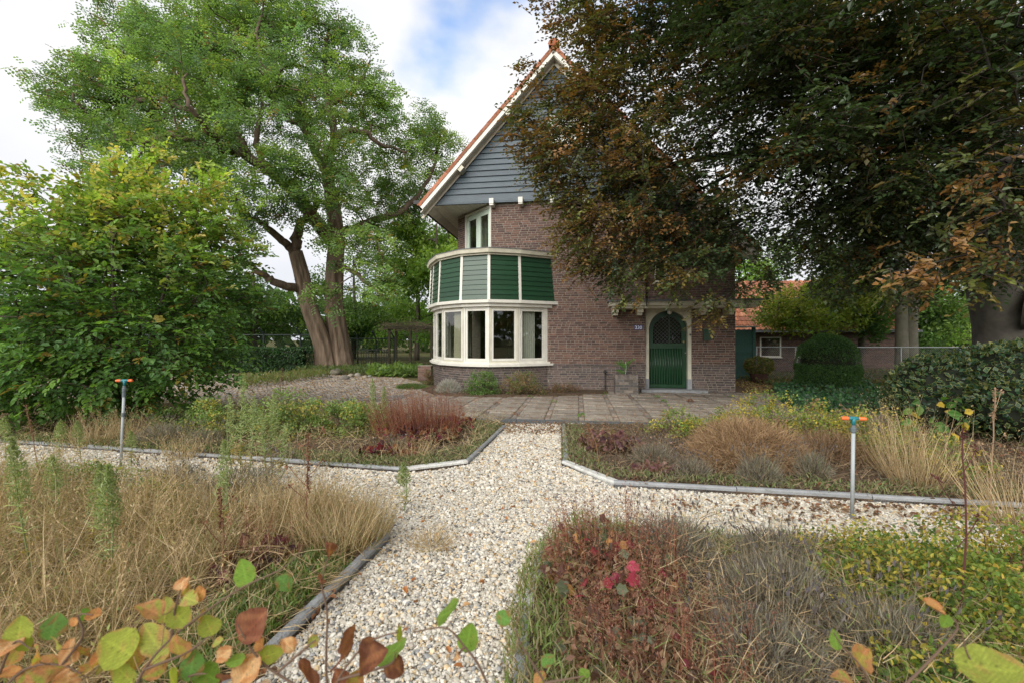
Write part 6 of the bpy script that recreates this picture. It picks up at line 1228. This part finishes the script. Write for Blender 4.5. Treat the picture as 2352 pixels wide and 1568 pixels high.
# little weeds in the terrace joints
for k in range(22):
    x, y = HW((random.choice([-.1 + .3 + i * .6 for i in range(-10, 5)]), random.uniform(-4.4, -.4)))[:2]
    g = Geo(); n = random.choice([18, 26, 60]); u = unit(n); u[:, 2] = abs(u[:, 2]); put(g, T_DIA, u * A3([.05, .05, .05]), u + A3([0, 0, .4]), unit(n) + A3([0, 0, 1]), .035, .016, pick([(.12, .24, .05), (.16, .28, .06)] if k % 3 else [(.26, .10, .07), (.20, .12, .07)], n))
    tag(obj('weed', g, M['leaf'], loc=(x, y, .03)), 'little green tuft of weed growing in a terrace joint' if k % 3 else 'little rust-coloured tuft of weed in a terrace joint', 'weed', 'green weeds in the terrace joints' if k % 3 else 'rusty weeds in the terrace joints')

# tall green horseweed stalks
def horseweed(label, c, H, lean=(0, 0), top=1.0, dens=170, green=(.32, .38, .19), name='horseweed'):
    T = thing(name, label, 'weed stalk', (c[0], c[1], .03)); H *= rng.uniform(.88, 1.08); tip = A3([lean[0] + rng.normal() * .05 * H, lean[1] + rng.normal() * .05, H]); P = curve((0, 0, 0), tip, (rng.normal() * .03, 0, 0), 9); s = Geo().tube(P, np.linspace(.006, .002, 9), (.20, .24, .10), 5); g = Geo()
    t = rng.uniform(.12, .97, dens); B = tip * t[:, None]; a = rng.uniform(0, 6.283, dens); D = np.stack([np.cos(a), np.sin(a), rng.uniform(-.2, .9, dens)], 1); cc = pick([green, tuple(A3(green) * .7), tuple(A3(green) * 1.2)], dens); low = t < .35; cc[low] = pick([(.36, .28, .08), (.25, .2, .09)], int(low.sum())); blades(g, B, D, rng.uniform(.05, .10, dens) * (1.15 - .5 * t), .007, cc, curl=2.6)
    if top:
        top = top * rng.uniform(.7, 1.1); m = int(800 * top); t = rng.uniform(.58, 1.04, m); r = (1.06 - t) * .30 * (.4 + .6 * np.sin((t - .55) / .5 * 2.6)) + .008; a = rng.uniform(0, 6.283, m); rr = r * rng.random(m) ** .6 * .6; B = tip * t[:, None] + np.stack([np.cos(a) * rr, np.sin(a) * rr, 0 * a], 1); put(g, T_DIA, B, unit(m) + A3([0, 0, 1]), unit(m), .016, .008, pick([(.27, .32, .14), (.34, .36, .19), (.20, .26, .10)], m))
    obj('stem', s, M['twig'], T); obj('leaves', g, M['leaf'], T); return T
for lb, x, y, h, lx, tp in [('tall green stalk rising over the left edging, tallest of its group', 552, 1098, 1.05, .02, .5), ('green stalk just left of the tallest one on the left edging', 537, 1090, .85, -.04, .3), ('green stalk just right of the tallest one on the left edging', 570, 1104, .92, .05, .3),
    ('tall green stalk, right one of the pair over the left edging', 628, 1095, .80, .03, .5), ('green stalk close left of the right pair over the edging', 612, 1100, .70, -.03, .2), ('shorter green stalk right of the paired ones on the edging', 643, 1098, .62, .05, .1),
    ('green stalk at the far left over the dry grass', 135, 1060, .48, 0, 1), ('pale fluffy stalk left of the left sprinkler', 185, 1050, .44, .02, 1), ('pale fluffy stalk right of the left sprinkler', 300, 1062, .34, .01, .8), ('pale fluffy stalk at the far left edge of the photo', 15, 1050, .5, 0, 1.0),
    ('pale green stalk in the near grass at the gravel edge', 928, 1170, .42, .02, 1.0), ('tall pale stalk before the drive, left of its taller neighbour', 862, 1010, .78, -.04, 1.0), ('tall yellow-green stalk before the drive, in front of the bay', 886, 1010, .80, .01, 1.0)]:
    horseweed(lb, G(x, y), h, (lx, 0), tp, 170 if h > .6 else 70)
horseweed('tall weed in dry grass, nearest the lower left corner', (-2.12, 2.38), .78, (.03, 0), 1.5, 90); horseweed('tall weed in dry grass, left of the near one', (-2.75, 2.62), .78, (-.02, 0), 1.4, 80); horseweed('tall weed in the grass right of the near ones', (-1.95, 3.05), .66, (.02, 0), .7, 120); horseweed('weed stalk second from the left in the near dry grass', (-2.65, 2.9), .6, (.02, 0), 1, 100); horseweed('thin weed stalk in the far left dry grass', (-3.3, 3.3), .55, (-.03, 0), 1, 100)

# brown seed stalks
def seed_stalk(label, c, H, lean=(0, 0), col=(.16, .095, .06), head=.45, w=.012, branches=0):
    T = thing('dry_seed_stalk', label, 'dry stalk', (c[0], c[1], .03)); tip = A3([lean[0], lean[1], H]); P = curve((0, 0, 0), tip, (rng.normal() * .02, 0, 0), 9, .003); s = Geo().tube(P, np.linspace(.006, .003, 9), col, 5); g = Geo()
    for k in range(branches):
        t = .45 + .5 * k / max(branches, 1); b = tip * t; e = b + A3([rng.choice([-1, 1]) * rng.uniform(.05, .14), rng.normal() * .05, rng.uniform(.08, .16)]); s.tube(curve(b, e, (0, 0, -.01), 5), .0025, col, 4); put(g, T_DIA, e + unit(8) * .012, unit(8), unit(8), .022, .014, pick([tuple(A3(col) * 1.4), col], 8))
    m = int(150 * head / .45); t = rng.uniform(1 - head, 1, m); put(g, T_DIA, tip * t[:, None] + unit(m) * w * rng.random((m, 1)), unit(m) + A3([0, 0, .6]), unit(m), .018, .011, pick([tuple(A3(col) * 1.3), col, tuple(A3(col) * .8)], m)); obj('stem', s, M['twig'], T); tag(obj('seed_head', g, M['dry'], T), kind='stuff')
seed_stalk('thick brown seed spike at the far left, in front of the big shrub', G(92, 1090), .72, (-.14, 0), (.20, .12, .075), .42, .022)
seed_stalk('brown seed spike before the drive, in front of the locust trunk', G(655, 985), .95, (-.05, 0), (.14, .08, .055), .35, .012, 2)
seed_stalk('leaning brown spike behind the purple clump, right bed', G(1375, 1075), .48, (-.12, 0), (.22, .12, .06), .5, .010)
seed_stalk('thin rusty stalk standing in the near left grass', (-1.32, 2.95), .78, (0, 0), (.18, .09, .055), .5, .012, 5)
seed_stalk('second thin rusty stalk in the near left grass', (-1.62, 2.55), .55, (-.02, 0), (.18, .09, .055), .4, .010, 3)
seed_stalk('pale branched stalk before the holly at the right', (3.72, 3.55), 1.0, (.05, 0), (.30, .20, .13), .25, .014, 4)
seed_stalk('branched brown stalk before the clipped yew', G(1870, 1010), .52, (-.03, 0), (.28, .17, .11), .3, .010, 7)
seed_stalk('branched brown stalk right of the one before the yew', G(1950, 1020), .48, (.12, 0), (.28, .17, .11), .3, .010, 6)
seed_stalk('brown stalk leaning left of the right sprinkler head', G(1800, 1030), .42, (-.08, 0), (.28, .17, .11), .3, .010, 5)
seed_stalk('dark red woody stem rising in the lower right shrub', (2.02, 2.08), .98, (.04, .0), (.10, .04, .035), .05, .006, 3)

# bramble with yellow leaves before the holly
T = thing('bramble', 'bramble shoot with large green and yellow leaves before the holly', 'bramble', (4.75, 5.05, .03)); g = Geo(); s = Geo(); n = 34; P = A3([0, 0, .55]) + unit(n) * A3([.30, .12, .22]); put(g, T_FOLD, P, unit(n) - A3([0, 0, .5]), A3([0, -1, .5]) + .4 * unit(n), rng.uniform(.09, .13, n), .075, pick([(.06, .15, .03), (.08, .18, .04), (.50, .36, .05), (.12, .2, .04)], n))
for k in range(8): s.tube(curve((0, 0, 0), P[k], (0, 0, .1), 6), .004, (.15, .10, .05), 4)
obj('leaves', g, M['leaf'], T); obj('stems', s, M['twig'], T)

# ------------------------------------------------------------------ sprinklers
def sprinkler(label, c, h, lean, two, rz=0):
    T = thing('garden_sprinkler', label, 'sprinkler', (c[0], c[1], 0)); top = A3([lean, 0, h]); P = lambda t: top * t; r = .0135
    obj('pipe', Geo().tube([P(-.02), P(.84 if not two else .80)], r, sides=14), M['pipe'], T, smooth=True)
    if two:
        obj('pipe_joint', Geo().tube([P(.575), P(.62)], r * 1.25, sides=14), M['pvc_dark'], T); obj('pipe_joint', Geo().tube([P(.80), P(.85)], r * 1.3, sides=14), M['pvc_dark'], T)
    a = .84 if not two else .85
    obj('collar', Geo().tube([P(a), P(a + .015), P(a + .02), P(a + .045), P(a + .05), P(a + .075)], [r * 1.2, r * 1.5, r * 1.45, r * 1.55, r * 1.2, r * 1.1], sides=12), M['pvc_dark'], T)
    hd = Geo(); z = top[2]; b = P(a + .07); tp = P(1.0) - A3([0, 0, .018]); hd.tube([b, b + (tp - b) * .5, tp], [.012, .014, .019], sides=12); cx_, sx_ = math.cos(rz), math.sin(rz); d = A3([cx_, sx_, 0])
    hd.tube([tp - d * .036, tp - d * .02, tp + d * .02, tp + d * .036], [.0135, .0155, .0155, .0135], sides=12); obj('head', hd, M['teal'], T, smooth=True)
    for sg, sk in ((-1, 0), (1, -.35)):
        e = nrm(d * sg + A3([0, sk, 0])); q = tp + d * sg * .034; nz = obj('nozzle', Geo().tube([q, q + e * .008, q + e * .045, q + e * .052], [.011, .0145, .0135, .011], sides=10), M['orange'], T)
        for k in range(4): obj('ridge', Geo().box(-.0015, .0015, -.0035, .0035, .0, .003), M['orange'], nz, loc=q + e * (.012 + .009 * k) + A3([0, 0, .0125]))
sprinkler('sprinkler on a grey pipe standing in the gravel, right side', gnd(1957, 1193), .815, .012, False, -.12)
sprinkler('sprinkler on a jointed grey pipe before the big shrub, left side', gnd(277, 1073), .98, .045, True, .2)

# ------------------------------------------------------------------ shoots close to the viewer
def big_leaf_mesh(col_in, col_out, curl, seed, brown=0.0):
    r = np.random.default_rng(seed); nu, nv = 25, 15; V = []; Cc = []; ph = r.random(6) * 6; ws = r.uniform(.38, .46)
    for i in range(nu):
        u = i / (nu - 1); w = ws * math.sin(math.pi * u ** .82) ** .62 * (1 - .18 * u) if 0 < u < 1 else .0
        w *= 1 + .035 * (i % 2) + .03 * math.sin(u * 23 + ph[3])
        for j in range(nv):
            v = (j / (nv - 1) - .5) * 2; a = abs(v); y = v * w; q = (u * 9 - a * w * 9) % 1.0; rib = math.exp(-((q - .5) / .16) ** 2)
            z = curl * (.30 * (a * w) ** 1.3 + .30 * (u - .5) ** 2 * (1 if seed % 2 else -1)) + .014 * (1 - rib) * min(1, u * 6) + .05 * curl * math.sin(u * 6 + ph[0]) * v + .02 * math.sin(u * 14 + ph[4]) * a
            V.append((u, y, z)); blot = math.sin(u * 7 + ph[1]) * math.cos(v * 3.2 + ph[2]) + .5 * math.sin(u * 15 + v * 7 + ph[5]); e = 1 / (1 + math.exp(-9 * (blot * .55 + brown * 1.5 - .75 + .55 * a ** 4 + .5 * max(0, u - .75) * 3)))
            c = A3(col_in) * (1 - e) + A3(col_out) * e; c = c * (1.0 + .28 * (rib if a > .1 else 1.1) - .14); sp_ = math.sin(u * 31 + ph[3]) * math.sin(v * 19 + ph[4]); c = c * (.55 if sp_ > .93 else 1); Cc.append(c)
    Fc = [(i * nv + j, (i + 1) * nv + j, (i + 1) * nv + j + 1, i * nv + j + 1) for i in range(nu - 1) for j in range(nv - 1)]
    return Geo().add(V, Fc, A3(Cc)).mesh('leaf', M['big_leaf'], True)
LM = dict(y=[big_leaf_mesh((.38, .44, .07), (.50, .34, .10), .6, 1, .1), big_leaf_mesh((.42, .45, .10), (.52, .30, .12), .8, 2, .25)], g=[big_leaf_mesh((.20, .34, .05), (.28, .30, .06), .4, 3, .05), big_leaf_mesh((.16, .32, .07), (.30, .18, .06), .5, 4, .2)],
    m=[big_leaf_mesh((.44, .36, .07), (.52, .24, .09), 1.1, 5, .5), big_leaf_mesh((.36, .40, .07), (.54, .26, .11), 1.2, 6, .6)], o=[big_leaf_mesh((.66, .34, .12), (.58, .24, .09), 1.3, 7, .4), big_leaf_mesh((.74, .46, .24), (.60, .27, .11), 1.5, 8, .4)],
    b=[big_leaf_mesh((.36, .15, .08), (.24, .085, .05), 1.5, 9, .5), big_leaf_mesh((.36, .15, .07), (.20, .07, .04), 1.8, 10, .5)])
def cl(c): return c[0] * .474, 1194.6 + c[1] * .474
def cr_(c): return 1115 + c[0] * .5259, 1115 + c[1] * .5259
def hedge_shoot(label, twigs, leaves, Y0=.9):
    """twigs: polylines (x, y, depth); leaves: (x, y, size px, kind, depth)"""
    b = at(*twigs[0][0]); T = thing('hedge_shoot', label, 'twig', b); s = Geo()
    nodes = []
    for t in twigs: P = smooth_line([at(*q) for q in t], 6) - b; nodes.append(P); s.tube(P, np.linspace(.0030, .0012, len(P)), (.13, .085, .06), 6)
    A_ = np.concatenate(nodes); pet = Geo()
    for x, y, sz, kd, Y in leaves:
        p = at(x, y, Y) - b; L = sz / F * Y; j = int(np.argmin(np.linalg.norm(A_ - p, axis=1))); d = p - A_[j]; d = nrm(d) if np.linalg.norm(d) > .004 else nrm(A3([.3, 0, 1])); d = nrm(d + .35 * rng.normal(size=3) + A3([0, 0, .15])); d[1] *= .45; d = nrm(d)
        root = p - d * L * .5; pet.tube(curve(A_[j], root, (0, 0, -.003), 4), .0010, (.22, .14, .07), 4); view = nrm(-(p + b - A3([0, 0, CH]))); nn = nrm(view * .75 + A3([0, 0, .55]) + .45 * rng.normal(size=3)); A, B, C = frames(d[None], nn[None])
        o = link('leaf', LM[kd][rng.integers(2)], T); w_ = rng.uniform(.85, 1.2); Mx = Matrix.Identity(4)
        for r_ in range(3): Mx[r_][0] = A[0][r_] * L; Mx[r_][1] = B[0][r_] * L * w_; Mx[r_][2] = C[0][r_] * L; Mx[r_][3] = root[r_]
        o.matrix_local = Mx
    obj('twig', s, M['twig'], T); tag(obj('leaf_stalks', pet, M['twig'], T), kind='stuff')
L1 = [(95, 530, 120, 'y'), (260, 510, 110, 'g'), (455, 460, 80, 'o'), (405, 455, 60, 'g'), (360, 490, 50, 'o'), (35, 610, 110, 'o'), (180, 640, 100, 'm'), (340, 630, 110, 'o'), (230, 720, 140, 'm'), (420, 730, 150, 'm'), (270, 590, 80, 'y'), (520, 700, 90, 'y'), (120, 600, 70, 'y'), (400, 640, 80, 'm'), (480, 660, 80, 'o'), (70, 650, 90, 'm'), (150, 760, 90, 'm'), (330, 770, 120, 'o'), (40, 740, 90, 'o')]
L2 = [(720, 430, 130, 'm'), (800, 430, 110, 'y'), (885, 300, 80, 'o'), (890, 340, 90, 'm'), (920, 380, 100, 'y'), (970, 350, 70, 'o'), (870, 470, 110, 'y'), (570, 610, 165, 'y'), (740, 570, 165, 'y'), (860, 620, 130, 'm'), (1185, 250, 125, 'g'), (1380, 305, 90, 'g'), (1010, 510, 110, 'y'), (930, 700, 120, 'g'), (1010, 750, 110, 'g'), (830, 770, 110, 'y'), (760, 700, 120, 'm'), (600, 740, 130, 'y'), (650, 670, 110, 'm'), (980, 460, 60, 'm'), (780, 650, 90, 'y')]
L3 = [(1235, 500, 150, 'b'), (1050, 590, 60, 'y'), (1080, 650, 80, 'o'), (1140, 680, 80, 'g'), (1190, 740, 160, 'o'), (1310, 650, 120, 'y'), (1265, 600, 80, 'o'), (1395, 600, 80, 'o'), (1520, 580, 60, 'y'), (1220, 690, 80, 'm'), (1100, 770, 110, 'b'), (1480, 750, 140, 'b'), (1700, 620, 220, 'b'), (1790, 650, 160, 'b'), (1900, 640, 160, 'g'), (1930, 550, 80, 'y'), (1915, 710, 100, 'b'), (1650, 770, 100, 'b'), (1720, 765, 90, 'm')]
L4 = [(1600, 140, 80, 'b'), (1550, 290, 60, 'b')]
L5 = [(2170, 450, 180, 'g'), (2270, 565, 115, 'g'), (2215, 645, 80, 'o')]
def mk(L, f=cl, k=.474): return [(*f((x, y)), s * k * 1.08, kd, .90 + .10 * rng.random()) for x, y, s, kd in L]
def tw_(pts, f=cl): return [(*f((x, y)), .93) for x, y in pts]
hedge_shoot('orange-leaved shoot in the lower left corner', [tw_([(-60, 900), (120, 720), (300, 700), (420, 760)]), tw_([(-60, 900), (60, 600), (150, 620)]), tw_([(300, 700), (400, 560), (380, 460), (450, 455)])], mk(L1))
hedge_shoot('yellow-green shoot with a long bare twig, lower left of the gravel', [tw_([(620, 900), (700, 720), (830, 570), (1010, 430), (1180, 320), (1370, 230), (1460, 140)]), tw_([(830, 570), (850, 420), (880, 320)]), tw_([(700, 720), (900, 640), (1010, 560)]), tw_([(620, 900), (900, 760), (1000, 740)])], mk(L2))
hedge_shoot('shoot with curled brown and lime leaves before the gravel path', [tw_([(1620, 900), (1640, 770), (1750, 620), (1850, 560), (1930, 540)]), tw_([(1620, 900), (1340, 740), (1230, 640), (1150, 500)]), tw_([(1640, 770), (1880, 700), (1920, 640)]), tw_([(1340, 740), (1500, 600), (1530, 580)])], mk(L3))
hedge_shoot('upright bare twig with two curled brown leaves', [tw_([(1600, 900), (1580, 720), (1585, 450), (1560, 300), (1600, 150)])], mk(L4))
hedge_shoot('three leaves on a thin twig over the gravel, bottom centre', [tw_([(2420, 950), (2330, 720), (2250, 610), (2160, 520), (2000, 540)]), tw_([(2250, 610), (2210, 660)])], mk(L5))
L6 = [(75, 575, 75, 'g'), (275, 760, 70, 'g'), (240, 840, 70, 'm'), (430, 820, 60, 'g'), (1440, 850, 60, 'g')]
L7 = [(1950, 530, 110, 'o'), (1530, 670, 75, 'g'), (1640, 750, 120, 'm'), (1560, 845, 90, 'm'), (2010, 590, 60, 'g')]
hedge_shoot('thin twig with small green leaves at the bottom centre', [tw_([(330, 1000), (260, 860), (150, 680), (130, 590)], cr_), tw_([(260, 860), (430, 830)], cr_)], mk(L6[:4], cr_, .5259))
hedge_shoot('shoot with a pale orange leaf at the lower right', [tw_([(1700, 1000), (1660, 820), (1560, 700), (1520, 640)], cr_), tw_([(1700, 1000), (2000, 700), (2060, 600), (1960, 540)], cr_)], mk(L7, cr_, .5259))
hedge_shoot('large yellow-green leaf at the lower right corner', [tw_([(2400, 1000), (2250, 850), (2120, 760), (2080, 640)], cr_)], mk([(2210, 800, 220, 'y')], cr_, .5259))
